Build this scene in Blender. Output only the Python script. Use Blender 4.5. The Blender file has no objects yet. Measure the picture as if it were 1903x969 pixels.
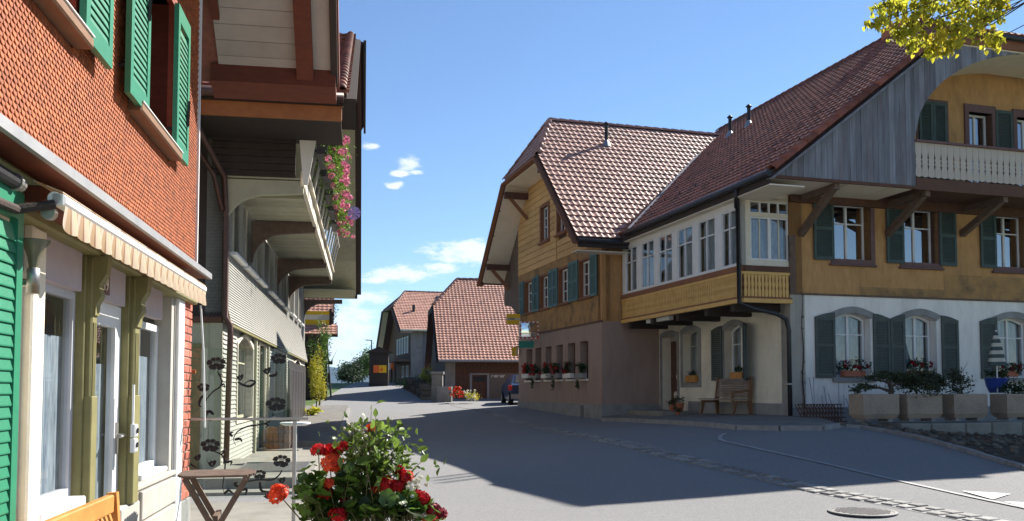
import bpy, math, random
import numpy as np
from mathutils import Vector, Matrix, noise
from mathutils.geometry import tessellate_polygon
random.seed(7)
SC = bpy.context.scene
COL = SC.collection
# ---------------------------------------------------------------- camera (eye at world z = 0, the street lies about 1.5 m below)
FPX, CX, YC, YH = 1650.0, 951.5, 641.0, 725.0
PITCH = math.atan((YH - YC) / FPX)
cam_d = bpy.data.cameras.new('camera')
cam = bpy.data.objects.new('camera', cam_d)
COL.objects.link(cam)
cam.rotation_euler = (math.radians(90) + PITCH, 0, 0)
cam_d.sensor_width = 36.0
cam_d.lens = 36.0 * FPX / 1903.0
cam_d.shift_y = (YC - 484.5) / 1903.0
cam_d.clip_start = 0.05
cam_d.clip_end = 20000
SC.camera = cam
# ---------------------------------------------------------------- sky, sun, exposure
SUN = Vector((0.94, 0.906, 1.0)).normalized()
SUN_EL = math.asin(SUN.z)
SUN_AZ = math.atan2(SUN.x, SUN.y)
SC.view_settings.view_transform = 'Standard'
SC.view_settings.look = 'None'
SC.view_settings.exposure = 1.3
SC.view_settings.gamma = 1
SC.view_settings.use_curve_mapping = False
world = bpy.data.worlds.new("World")
SC.world = world
world.use_nodes = True
def build_world():
    nt = world.node_tree
    nt.nodes.clear()
    N, L = nt.nodes.new, nt.links.new
    out = N('ShaderNodeOutputWorld'); bg = N('ShaderNodeBackground')
    sky = N('ShaderNodeTexSky'); sky.sky_type = 'NISHITA'; sky.sun_disc = False
    sky.sun_elevation = SUN_EL; sky.sun_rotation = SUN_AZ
    sky.altitude = 800; sky.air_density = 1.0; sky.dust_density = 0.0; sky.ozone_density = 4.5
    bg.inputs[1].default_value = 0.066
    tc = N('ShaderNodeTexCoord')
    # clouds: soft puffs where the sky has them, broken up by noise
    puffs = [(862, 468, .040, .014), (745, 510, .038, .010), (690, 555, .026, .010), (645, 608, .045, .026), (700, 520, .03, .006), (880, 478, .03, .012),
             (758, 306, .016, .009), (742, 322, .012, .004), (735, 345, .010, .004), (690, 272, .010, .004), (600, 640, .05, .02), (775, 320, .010, .003),
             (820, 500, .03, .006), (1700, -900, .3, .08)]
    nz = N('ShaderNodeTexNoise'); nz.inputs['Scale'].default_value = 38; nz.inputs['Detail'].default_value = 9; nz.inputs['Roughness'].default_value = .68
    mp = N('ShaderNodeMapping'); mp.inputs['Scale'].default_value = (1, 1, 2.6)
    L(tc.outputs['Generated'], mp.inputs[0]); L(mp.outputs[0], nz.inputs['Vector'])
    acc = None
    for (px, py, sx, sz) in puffs:
        d = raydir(px, py).normalized()
        su = N('ShaderNodeVectorMath'); su.operation = 'SUBTRACT'; su.inputs[1].default_value = d
        L(tc.outputs['Generated'], su.inputs[0])
        sc = N('ShaderNodeVectorMath'); sc.operation = 'MULTIPLY'; sc.inputs[1].default_value = (1 / sx, 1 / sx, 1 / sz)
        L(su.outputs[0], sc.inputs[0])
        ln = N('ShaderNodeVectorMath'); ln.operation = 'LENGTH'; L(sc.outputs[0], ln.inputs[0])
        mr = N('ShaderNodeMapRange'); mr.interpolation_type = 'SMOOTHSTEP'
        mr.inputs[1].default_value = 0.0; mr.inputs[2].default_value = 1.9; mr.inputs[3].default_value = 1; mr.inputs[4].default_value = 0
        L(ln.outputs['Value'], mr.inputs[0])
        if acc is None: acc = mr.outputs[0]
        else:
            ad = N('ShaderNodeMath'); ad.operation = 'MAXIMUM'; L(acc, ad.inputs[0]); L(mr.outputs[0], ad.inputs[1]); acc = ad.outputs[0]
    a1 = N('ShaderNodeMath'); a1.operation = 'MULTIPLY'; a1.inputs[1].default_value = .78; L(acc, a1.inputs[0]); ad = N('ShaderNodeMath'); ad.operation = 'MULTIPLY_ADD'; ad.inputs[1].default_value = 1.7; L(nz.outputs['Fac'], ad.inputs[0]); L(a1.outputs[0], ad.inputs[2])
    mr = N('ShaderNodeMapRange'); mr.interpolation_type = 'SMOOTHSTEP'
    mr.inputs[1].default_value = 1.12; mr.inputs[2].default_value = 1.62; mr.inputs[3].default_value = 0; mr.inputs[4].default_value = .9
    L(ad.outputs[0], mr.inputs[0])
    mu = N('ShaderNodeMath'); mu.operation = 'MULTIPLY'; L(mr.outputs[0], mu.inputs[0])
    gt = N('ShaderNodeMath'); gt.operation = 'GREATER_THAN'; gt.inputs[1].default_value = 0.001; L(acc, gt.inputs[0]); L(gt.outputs[0], mu.inputs[1])
    mix = N('ShaderNodeMix'); mix.data_type = 'RGBA'; mix.inputs['B'].default_value = (6.6, 7.0, 7.6, 1)
    L(mu.outputs[0], mix.inputs['Factor']); L(sky.outputs[0], mix.inputs['A'])
    L(mix.outputs['Result'], bg.inputs[0]); L(bg.outputs[0], out.inputs[0])
def raydir(x, y):
    a, b = (x - CX) / FPX, (YC - y) / FPX
    c, s = math.cos(PITCH), math.sin(PITCH)
    return Vector((a, c - b * s, s + b * c))
def project(p):
    c, s = math.cos(PITCH), math.sin(PITCH)
    d = p[1] * c + p[2] * s
    if d <= 0.01: return None
    return (CX + FPX * p[0] / d, YC - FPX * (-p[1] * s + p[2] * c) / d)
build_world()
sun_d = bpy.data.lights.new('sun', 'SUN'); sun_d.energy = 5.0; sun_d.angle = math.radians(0.5); sun_d.color = (1.0, .95, .87)
sun_o = bpy.data.objects.new('sun', sun_d); COL.objects.link(sun_o); sun_o.location = (20, 20, 40)
sun_o.rotation_euler = (-SUN).to_track_quat('-Z', 'Y').to_euler()
# ---------------------------------------------------------------- frames
class Fr:
    def __init__(s, ox, oy, ux, uy, z=0):
        s.o = Vector((ox, oy, z)); s.u = Vector((ux, uy, 0)).normalized()
        s.n = Vector((s.u.y, -s.u.x, 0))          # outward, u runs to the right seen from outside
        s.m = Matrix(((s.u.x, -s.n.x, 0, ox), (s.u.y, -s.n.y, 0, oy), (0, 0, 1, z), (0, 0, 0, 1)))
    def uz(s, px, py, off=0.0):
        d = raydir(px, py); q = s.o + s.n * off
        t = q.dot(s.n) / d.dot(s.n); p = d * t - s.o
        return p.dot(s.u), p.z
    def U(s, px, py=600, off=0.0): return s.uz(px, py, off)[0]
    def Z(s, px, py, off=0.0): return s.uz(px, py, off)[1]
    def P(s, u, off=0.0, z=0.0): return s.o + s.u * u + s.n * off + Vector((0, 0, z))
A = Vector((-0.285, 0.9585, 0)).normalized(); B = Vector((A.y, -A.x, 0))
LD = Vector((-0.164, 0.9865, 0)).normalized()
FB = Fr(6.73, 21.4, B.x, B.y)                       # big house, gable front
FA = Fr(6.73, 21.4, -A.x, -A.y)                     # big house, street side (u negative goes away)
FM = Fr(2.81, 27.7, -A.x, -A.y)                     # middle house, gable towards the street
FS = Fr(2.81, 27.7, B.x, B.y)                       # middle house, side wall
W1 = Fr(-3.0, 6.8, LD.x, LD.y)                      # shingled house on the left
W2 = Fr(-5.39, 17.0, LD.x, LD.y)                    # grey farmhouse on the left
# ---------------------------------------------------------------- ground height
CP = [(6.7, 21.4, -.70), (4.7, 28.3, -.78), (2.8, 27.7, -.92), (.3, 36.1, -.70), (-5.4, 17, -1.47), (-6.5, 23.4, -1.5), (-8.3, 34, -1.30),
      (-3.45, 9.5, -1.5), (0, 10, -1.55), (3, 11, -1.5), (6, 11, -1.45), (0, 4, -1.6), (-4, 4, -1.55), (9, 5, -1.6), (6.9, 19.4, -.76), (7.9, 18.2, -.9),
      (8.25, 16.8, -1.05), (8.3, 14.4, -1.30), (14, 19, -1.25), (8.6, 18.9, -1.02), (10.5, 19.0, -1.12), (12, 18.4, -1.25), (14, 13, -1.4), (0, 20, -1.35), (-1.5, 23, -1.35), (-3, 40, -.85), (-4, 50, -.38), (-8, 60, .05), (-10, 75, .6),
      (-20, 75, .5), (-3, 60, .25), (2, 48, -.55), (8, 75, 1.0), (12, 50, -.2), (-16, 40, -.9), (-20, 20, -1.6), (-12, 10, -1.6), (25, 30, -.3), (25, 10, -1.5), (-3.8, 49, -.42)]
_c = np.array(CP, float)
def _tps(r): return np.where(r > 1e-9, r * r * np.log(np.maximum(r, 1e-9)), 0.0)
_n = len(_c)
_K = _tps(np.sqrt(((_c[:, None, :2] - _c[None, :, :2]) ** 2).sum(-1))) + np.eye(_n) * 1.5
_Pm = np.c_[np.ones(_n), _c[:, :2]]
_w = np.linalg.solve(np.r_[np.c_[_K, _Pm], np.c_[_Pm.T, np.zeros((3, 3))]], np.r_[_c[:, 2], 0, 0, 0])
def gz(x, y):
    if y > 78:
        b = gz(x, 78); return b - 0.0012 * (y - 78) ** 2 * 1.0 if y < 160 else b - 8.07 - (y - 160) * .02
    x = max(-22, min(25, x)); y = max(2, y)
    r = np.sqrt((_c[:, 0] - x) ** 2 + (_c[:, 1] - y) ** 2)
    return float(_tps(r) @ _w[:_n] + _w[_n] + _w[_n + 1] * x + _w[_n + 2] * y)
def ground_px(px, py, dz=0.0):
    d = raydir(px, py); t = 6.0
    while t < 140:
        p = d * t
        if p.z <= gz(p.x, p.y) + dz: break
        t += .1
    lo, hi = t - .1, t
    for _ in range(12):
        m = (lo + hi) / 2; p = d * m
        if p.z <= gz(p.x, p.y) + dz: hi = m
        else: lo = m
    return Vector((d.x * hi, d.y * hi, gz(d.x * hi, d.y * hi) + dz))
# ---------------------------------------------------------------- materials
def S(r, g, b):
    f = lambda c: ((c / 255) / 12.92 if c <= 10 else (((c / 255) + .055) / 1.055) ** 2.4)
    return (f(r), f(g), f(b), 1)
def mat(name, c1, c2=None, rough=.8, scale=8, bump=0.0, bscale=60, metal=0.0, stretch=(1, 1, 1), var=None, spec=.3, c3=None, s3=.7, transl=0.0, detail=6, wear=.5):
    m = bpy.data.materials.new(name); m.use_nodes = True; nt = m.node_tree
    N, L = nt.nodes.new, nt.links.new
    bs = nt.nodes['Principled BSDF']
    bs.inputs['Roughness'].default_value = rough; bs.inputs['Metallic'].default_value = metal
    bs.inputs['Specular IOR Level'].default_value = spec
    c2 = c2 or tuple(x * .8 for x in c1[:3]) + (1,)
    tc = N('ShaderNodeTexCoord'); mp = N('ShaderNodeMapping'); mp.inputs['Scale'].default_value = stretch
    L(tc.outputs['Object'], mp.inputs[0])
    nz = N('ShaderNodeTexNoise'); nz.inputs['Scale'].default_value = scale; nz.inputs['Detail'].default_value = detail; nz.inputs['Roughness'].default_value = .62
    L(mp.outputs[0], nz.inputs['Vector'])
    mr = N('ShaderNodeMapRange'); mr.inputs[1].default_value = .3; mr.inputs[2].default_value = .7; L(nz.outputs['Fac'], mr.inputs[0])
    mx = N('ShaderNodeMix'); mx.data_type = 'RGBA'; mx.inputs['A'].default_value = c1; mx.inputs['B'].default_value = c2
    L(mr.outputs[0], mx.inputs['Factor']); col = mx.outputs['Result']
    if c3:
        n3 = N('ShaderNodeTexNoise'); n3.inputs['Scale'].default_value = s3; n3.inputs['Detail'].default_value = 5; n3.inputs['Roughness'].default_value = .7
        L(mp.outputs[0], n3.inputs['Vector'])
        m3 = N('ShaderNodeMapRange'); m3.inputs[1].default_value = .48; m3.inputs[2].default_value = .72; m3.inputs[4].default_value = wear; L(n3.outputs['Fac'], m3.inputs[0])
        x3 = N('ShaderNodeMix'); x3.data_type = 'RGBA'; x3.inputs['B'].default_value = c3
        L(m3.outputs[0], x3.inputs['Factor']); L(col, x3.inputs['A']); col = x3.outputs['Result']
    if var:                                       # (low factor, high factor): every piece has its own tone, stored on its faces
        at = N('ShaderNodeAttribute'); at.attribute_name = 'tone'
        vr = N('ShaderNodeMapRange'); vr.inputs[3].default_value = var[0]; vr.inputs[4].default_value = var[1]; L(at.outputs['Fac'], vr.inputs[0])
        vm = N('ShaderNodeVectorMath'); vm.operation = 'SCALE'; L(col, vm.inputs[0]); L(vr.outputs[0], vm.inputs['Scale']); col = vm.outputs[0]
    L(col, bs.inputs['Base Color'])
    if bump:
        nb = N('ShaderNodeTexNoise'); nb.inputs['Scale'].default_value = bscale; nb.inputs['Detail'].default_value = 8; nb.inputs['Roughness'].default_value = .7
        L(mp.outputs[0], nb.inputs['Vector'])
        bp = N('ShaderNodeBump'); bp.inputs['Strength'].default_value = bump; bp.inputs['Distance'].default_value = .01
        L(nb.outputs['Fac'], bp.inputs['Height']); L(bp.outputs[0], bs.inputs['Normal'])
    if transl:
        tr = N('ShaderNodeBsdfTranslucent'); L(col, tr.inputs['Color']); ms = N('ShaderNodeMixShader'); ms.inputs[0].default_value = transl
        L(bs.outputs[0], ms.inputs[1]); L(tr.outputs[0], ms.inputs[2]); L(ms.outputs[0], nt.nodes['Material Output'].inputs[0])
    return m
def glass_mat(name, base=.10, tint=(.85, .9, .92, 1), ior=1.5):
    m = bpy.data.materials.new(name); m.use_nodes = True; nt = m.node_tree; nt.nodes.clear()
    N, L = nt.nodes.new, nt.links.new
    o = N('ShaderNodeOutputMaterial'); t = N('ShaderNodeBsdfTransparent'); t.inputs[0].default_value = tint
    g = N('ShaderNodeBsdfGlossy'); g.inputs['Roughness'].default_value = .015
    lw = N('ShaderNodeLayerWeight'); lw.inputs[0].default_value = .5
    pw = N('ShaderNodeMath'); pw.operation = 'POWER'; pw.inputs[1].default_value = 5.0; L(lw.outputs['Facing'], pw.inputs[0])
    ad = N('ShaderNodeMath'); ad.operation = 'MULTIPLY_ADD'; ad.use_clamp = True; ad.inputs[1].default_value = .9; ad.inputs[2].default_value = base + .04 * (ior - 1) / .5; L(pw.outputs[0], ad.inputs[0])
    nz = N('ShaderNodeTexNoise'); nz.inputs['Scale'].default_value = 1.7
    bp = N('ShaderNodeBump'); bp.inputs['Strength'].default_value = .04; bp.inputs['Distance'].default_value = .02
    tc = N('ShaderNodeTexCoord'); L(tc.outputs['Object'], nz.inputs[0]); L(nz.outputs['Fac'], bp.inputs['Height']); L(bp.outputs[0], g.inputs['Normal'])
    mx = N('ShaderNodeMixShader'); L(ad.outputs[0], mx.inputs[0]); L(t.outputs[0], mx.inputs[1]); L(g.outputs[0], mx.inputs[2]); L(mx.outputs[0], o.inputs[0])
    return m
M = {}
def dm(k, *a, **kw): M[k] = mat(k, *a, **kw)
dm('asphalt', (.275, .27, .265, 1), (.18, .178, .178, 1), .93, 34, .7, 160, c3=(.20, .198, .20, 1), s3=.28, spec=.12, detail=9, wear=.45)
dm('paving', (.22, .21, .19, 1), (.16, .15, .138, 1), .9, 2.5, .4, 120, c3=(.13, .12, .10, 1), s3=1.2, spec=.15)
dm('concrete', (.27, .255, .22, 1), (.2, .19, .165, 1), .85, 3, .35, 90, c3=(.17, .155, .12, 1), s3=1.5)
dm('kerb', (.30, .29, .28, 1), (.2, .19, .18, 1), .85, 6, .4, 80)
dm('cobble', (.34, .33, .31, 1), (.2, .19, .18, 1), .8, 9, .5, 60, var=(.6, 1.15))
dm('road_paint', (.78, .78, .76, 1), (.6, .6, .59, 1), .7, 14, .2, 80, c3=(.3, .3, .3, 1), s3=9, wear=.6)
dm('worn_paint', (.42, .42, .41, 1), (.27, .27, .27, 1), .8, 10, .2, 80, c3=(.22, .22, .22, 1), s3=5, wear=.9)
dm('iron', (.10, .10, .10, 1), (.16, .15, .14, 1), .5, 20, .3, 90, metal=.6)
dm('cast_iron', (.20, .19, .19, 1), (.13, .125, .12, 1), .6, 20, .4, 90, metal=.2)
dm('grass', (.09, .14, .03, 1), (.05, .09, .02, 1), .9, 5, .6, 90)
dm('earth', (.065, .046, .03, 1), (.035, .027, .02, 1), .95, 9, .8, 70, c3=(.13, .10, .07, 1), s3=4)
dm('fieldstone', (.17, .145, .115, 1), (.09, .078, .06, 1), .9, 7, .7, 50, var=(.55, 1.3))
dm('tile', (.30, .105, .068, 1), (.19, .065, .045, 1), .62, 14, .35, 120, var=(.5, 1.3), c3=(.17, .10, .075, 1), s3=1.4, spec=.3)
dm('tile_light', (.50, .27, .20, 1), (.36, .18, .135, 1), .52, 14, .35, 120, var=(.74, 1.16), c3=(.24, .17, .13, 1), s3=.8, spec=.45, wear=.7)
dm('tile_far', (.52, .28, .20, 1), (.42, .21, .15, 1), .55, 10, .3, 90, var=(.76, 1.15), spec=.4)
dm('under_tile', (.09, .045, .035, 1), (.06, .03, .025, 1), .9)
dm('shingle', (.40, .115, .038, 1), (.31, .083, .027, 1), .72, 10, .5, 160, stretch=(1, 1, .4), var=(.72, 1.22))
dm('grey_shingle', (.36, .35, .315, 1), (.29, .285, .255, 1), .7, 5, .3, 140, c3=(.28, .27, .23, 1), s3=1.3)
dm('red_jamb', (.26, .042, .016, 1), (.19, .03, .012, 1), .6, 6, .3, 70, stretch=(1, 1, 5))
dm('red_wood', (.155, .038, .018, 1), (.10, .026, .013, 1), .65, 6, .4, 70, stretch=(1, 1, 5))
dm('orange_wood', (.36, .135, .04, 1), (.26, .09, .028, 1), .6, 5, .35, 60)
dm('bench_wood', (.52, .24, .06, 1), (.40, .17, .04, 1), .5, 7, .3, 60)
dm('dark_wood', (.055, .038, .03, 1), (.035, .026, .022, 1), .8, 6, .5, 60)
dm('brown_wood', (.13, .062, .038, 1), (.085, .042, .028, 1), .75, 6, .45, 60)
dm('old_wood', (.17, .115, .085, 1), (.095, .062, .045, 1), .8, 9, .5, 70)
dm('weathered', (.255, .265, .30, 1), (.15, .15, .17, 1), .85, 3.2, .6, 50, stretch=(3, 3, .35), var=(.62, 1.2), c3=(.13, .085, .07, 1), s3=1.2)
dm('balcony_paint', (.50, .43, .36, 1), (.42, .36, .30, 1), .7, 4, .2, 60)
dm('brown_bench', (.22, .115, .06, 1), (.16, .085, .045, 1), .7, 6, .4, 60)
dm('bench_grey', (.30, .24, .20, 1), (.20, .155, .13, 1), .8, 6, .4, 60)
dm('yellow_plaster', (.56, .315, .135, 1), (.42, .225, .09, 1), .9, 5, .9, 45, stretch=(1.5, 1.5, .5), c3=(.24, .14, .06, 1), s3=1.1, wear=.6, spec=.15)
dm('stained_plaster', (.46, .26, .10, 1), (.27, .165, .08, 1), .92, 2.2, .6, 50, c3=(.085, .065, .05, 1), s3=1.6, wear=.85, spec=.15)
dm('yellow_board', (.66, .40, .16, 1), (.56, .32, .12, 1), .75, 4, .35, 70, stretch=(.5, .5, 3), c3=(.32, .17, .05, 1), s3=1.5, var=(.82, 1.1))
dm('carved_yellow', (.70, .44, .15, 1), (.58, .34, .11, 1), .7, 5, .3, 70)
dm('pink_plaster', (.38, .275, .225, 1), (.32, .23, .19, 1), .92, 3, .6, 50, stretch=(1.6, 1.6, .45), c3=(.25, .18, .15, 1), s3=1.1, wear=.55, spec=.12)
dm('grey_plinth', (.31, .30, .29, 1), (.23, .225, .215, 1), .92, 3, .4, 60, c3=(.15, .13, .11, 1), s3=1.7, spec=.12)
dm('white_plaster', (.84, .80, .74, 1), (.74, .70, .65, 1), .92, 2.6, .6, 50, stretch=(1.6, 1.6, .45), c3=(.46, .44, .40, 1), s3=1.2, wear=.6, spec=.12)
dm('cream_plaster', (.76, .69, .56, 1), (.66, .60, .48, 1), .92, 2.2, .35, 60, c3=(.44, .38, .30, 1), s3=.9, wear=.5, spec=.12)
dm('cream_soffit', (.78, .69, .56, 1), (.68, .60, .48, 1), .8, 3, .2, 60)
dm('pale_soffit', (.42, .36, .32, 1), (.35, .30, .265, 1), .8, 3, .2, 60, var=(.88, 1.08))
dm('white_paint', (.72, .72, .71, 1), (.64, .64, .63, 1), .5, 5, .1, 60, spec=.4)
dm('cream_paint', (.68, .62, .50, 1), (.60, .54, .43, 1), .6, 5, .15, 60)
dm('lilac_panel', (.42, .36, .38, 1), (.37, .32, .34, 1), .75, 4, .15, 60)
dm('olive_paint', (.22, .20, .085, 1), (.165, .15, .062, 1), .6, 5, .25, 60)
dm('olive_soffit', (.44, .42, .30, 1), (.36, .34, .24, 1), .75, 4, .25, 60, var=(.85, 1.1))
dm('grey_paint', (.40, .38, .34, 1), (.34, .32, .285, 1), .7, 4, .2, 60)
dm('green_paint', (.025, .21, .11, 1), (.02, .17, .09, 1), .42, 6, .2, 50, spec=.45)
dm('teal_paint', (.065, .092, .085, 1), (.046, .068, .062, 1), .6, 6, .25, 50)
dm('dark_green_paint', (.085, .10, .09, 1), (.065, .078, .072, 1), .7, 6, .25, 50)
dm('blue_teal_paint', (.10, .19, .185, 1), (.075, .15, .15, 1), .65, 6, .25, 50)
dm('mauve_stone', (.17, .10, .095, 1), (.13, .078, .075, 1), .85, 5, .3, 60)
dm('rust_surround', (.27, .115, .055, 1), (.2, .085, .045, 1), .8, 5, .3, 60)
dm('brick', (.50, .15, .10, 1), (.40, .12, .085, 1), .85, 14, .5, 70, var=(.7, 1.35))
dm('mortar', (.55, .50, .42, 1), (.42, .38, .32, 1), .95, 10, .4, 70)
dm('metal_strip', (.32, .32, .32, 1), (.25, .25, .26, 1), .6, 5, .1, 40, metal=.55)
dm('sash_grey', (.50, .50, .53, 1), (.43, .43, .46, 1), .5, 5, .1, 60, spec=.4)
dm('lamp_glass', (.15, .14, .085, 1), (.11, .105, .065, 1), .15, 6, spec=.6)
dm('steel', (.42, .41, .39, 1), (.34, .33, .32, 1), .45, 12, .05, 40, metal=.9)
dm('copper_pipe', (.12, .062, .048, 1), (.08, .045, .038, 1), .42, 7, .15, 40, metal=.5)
dm('dark_pipe', (.055, .05, .052, 1), (.035, .033, .036, 1), .45, 7, .15, 40, metal=.4)
dm('black_metal', (.018, .018, .02, 1), (.03, .03, .03, 1), .5, 10)
dm('awning_metal', (.82, .80, .76, 1), (.74, .72, .68, 1), .4, 6, spec=.5)
dm('curtain', (.58, .63, .68, 1), (.24, .28, .33, 1), .9, 16, .4, 120, stretch=(1.6, 1, .22), transl=.25, detail=8)
dm('soil', (.04, .03, .022, 1), (.025, .02, .015, 1), .95, 20, .8, 60)
dm('terracotta', (.42, .14, .08, 1), (.34, .11, .06, 1), .8, 8, .3, 60)
dm('aggregate', (.42, .33, .25, 1), (.26, .205, .155, 1), .9, 55, .8, 130, c3=(.14, .12, .10, 1), s3=2.5, detail=3)
dm('leaf', (.085, .15, .022, 1), (.045, .095, .016, 1), .42, 9, var=(.3, 1.9), transl=.45, spec=.5)
dm('leaf_fresh', (.16, .26, .03, 1), (.10, .19, .025, 1), .45, 9, var=(.5, 1.5), transl=.4)
dm('leaf_rose', (.13, .19, .03, 1), (.065, .115, .018, 1), .42, 9, var=(.35, 1.9), transl=.45, spec=.5)
dm('leaf_dark', (.035, .065, .018, 1), (.022, .045, .014, 1), .55, 9, var=(.5, 1.5), transl=.2)
dm('leaf_bonsai', (.055, .07, .035, 1), (.035, .05, .025, 1), .7, 9, var=(.5, 1.5), transl=.1)
dm('leaf_lime', (.52, .45, .04, 1), (.28, .33, .03, 1), .5, 3, var=(.5, 1.6), transl=.6, c3=(.50, .28, .03, 1), s3=1.6, wear=.8)
dm('leaf_yellow', (.50, .44, .03, 1), (.34, .34, .03, 1), .5, 3, var=(.5, 1.4), transl=.4)
dm('bark', (.085, .065, .05, 1), (.05, .04, .03, 1), .95, 12, .8, 40)
dm('stem', (.14, .12, .05, 1), (.08, .075, .03, 1), .7, 12)
dm('petal_red', (.62, .012, .012, 1), (.46, .006, .010, 1), .5, 30, var=(.6, 1.3), transl=.3)
dm('petal_orange', (.78, .085, .02, 1), (.66, .045, .015, 1), .5, 30, var=(.7, 1.25), transl=.3)
dm('petal_crimson', (.30, .008, .02, 1), (.14, .004, .012, 1), .5, 30, var=(.6, 1.4), transl=.25)
dm('petal_white', (.78, .76, .66, 1), (.68, .65, .5, 1), .5, 30, var=(.7, 1.1), transl=.3)
dm('petal_pink', (.72, .27, .36, 1), (.60, .16, .28, 1), .5, 30, var=(.7, 1.25), transl=.3)
dm('sign_yellow', (.80, .50, .01, 1), (.74, .45, .01, 1), .5, 4)
dm('sign_orange', (.80, .16, .02, 1), (.75, .12, .02, 1), .5, 4)
dm('sign_green', (.03, .27, .22, 1), (.025, .22, .18, 1), .5, 4)
dm('sign_red', (.62, .04, .03, 1), (.5, .03, .025, 1), .5, 4)
dm('car_blue', (.02, .04, .10, 1), (.018, .035, .09, 1), .3, 4, spec=.6)
dm('rubber', (.02, .02, .02, 1), (.03, .03, .03, 1), .9, 4)
dm('black_vinyl', (.012, .012, .013, 1), (.02, .02, .02, 1), .6, 4)
dm('blue_glaze', (.04, .08, .35, 1), (.03, .06, .28, 1), .3, 4)
dm('mountain', (.03, .055, .06, 1), (.022, .042, .048, 1), .95, .004)
dm('cushion_grey', (.3, .3, .33, 1), None, .9)
M['glass'] = glass_mat('glass', .10)
M['glass_sky'] = glass_mat('glass_sky', .42)
M['glass_clear'] = glass_mat('glass_clear', .0, (.93, .96, .94, 1), 1.35)
M['mirror'] = glass_mat('mirror', 1.0)
def stripe_mat(name, cols, width):
    m = bpy.data.materials.new(name); m.use_nodes = True; nt = m.node_tree; N, L = nt.nodes.new, nt.links.new
    bs = nt.nodes['Principled BSDF']; bs.inputs['Roughness'].default_value = .85
    tc = N('ShaderNodeTexCoord'); sp = N('ShaderNodeSeparateXYZ'); L(tc.outputs['Object'], sp.inputs[0])
    dv = N('ShaderNodeMath'); dv.operation = 'DIVIDE'; dv.inputs[1].default_value = width; L(sp.outputs[0], dv.inputs[0])
    fr = N('ShaderNodeMath'); fr.operation = 'FRACT'; L(dv.outputs[0], fr.inputs[0])
    rp = N('ShaderNodeValToRGB'); rp.color_ramp.interpolation = 'CONSTANT'; L(fr.outputs[0], rp.inputs[0])
    el = rp.color_ramp.elements
    while len(el) > 1: el.remove(el[-1])
    el[0].position = 0; el[0].color = cols[0][1]
    for p, c in cols[1:]: e = el.new(p); e.color = c
    nz = N('ShaderNodeTexNoise'); nz.inputs['Scale'].default_value = 300; L(tc.outputs['Object'], nz.inputs[0])
    bp = N('ShaderNodeBump'); bp.inputs['Strength'].default_value = .2; bp.inputs['Distance'].default_value = .002; L(nz.outputs['Fac'], bp.inputs['Height']); L(bp.outputs[0], bs.inputs['Normal'])
    L(rp.outputs[0], bs.inputs['Base Color'])
    tr = N('ShaderNodeBsdfTranslucent'); L(rp.outputs[0], tr.inputs['Color']); ms = N('ShaderNodeMixShader'); ms.inputs[0].default_value = .3
    L(bs.outputs[0], ms.inputs[1]); L(tr.outputs[0], ms.inputs[2]); L(ms.outputs[0], nt.nodes['Material Output'].inputs[0])
    return m
M['valance'] = stripe_mat('valance', [(0, (.50, .38, .26, 1)), (.3, (.34, .18, .09, 1)), (.38, (.56, .46, .36, 1)), (.62, (.44, .29, .17, 1)), (.8, (.28, .15, .08, 1)), (.86, (.52, .41, .3, 1))], .21)
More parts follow.
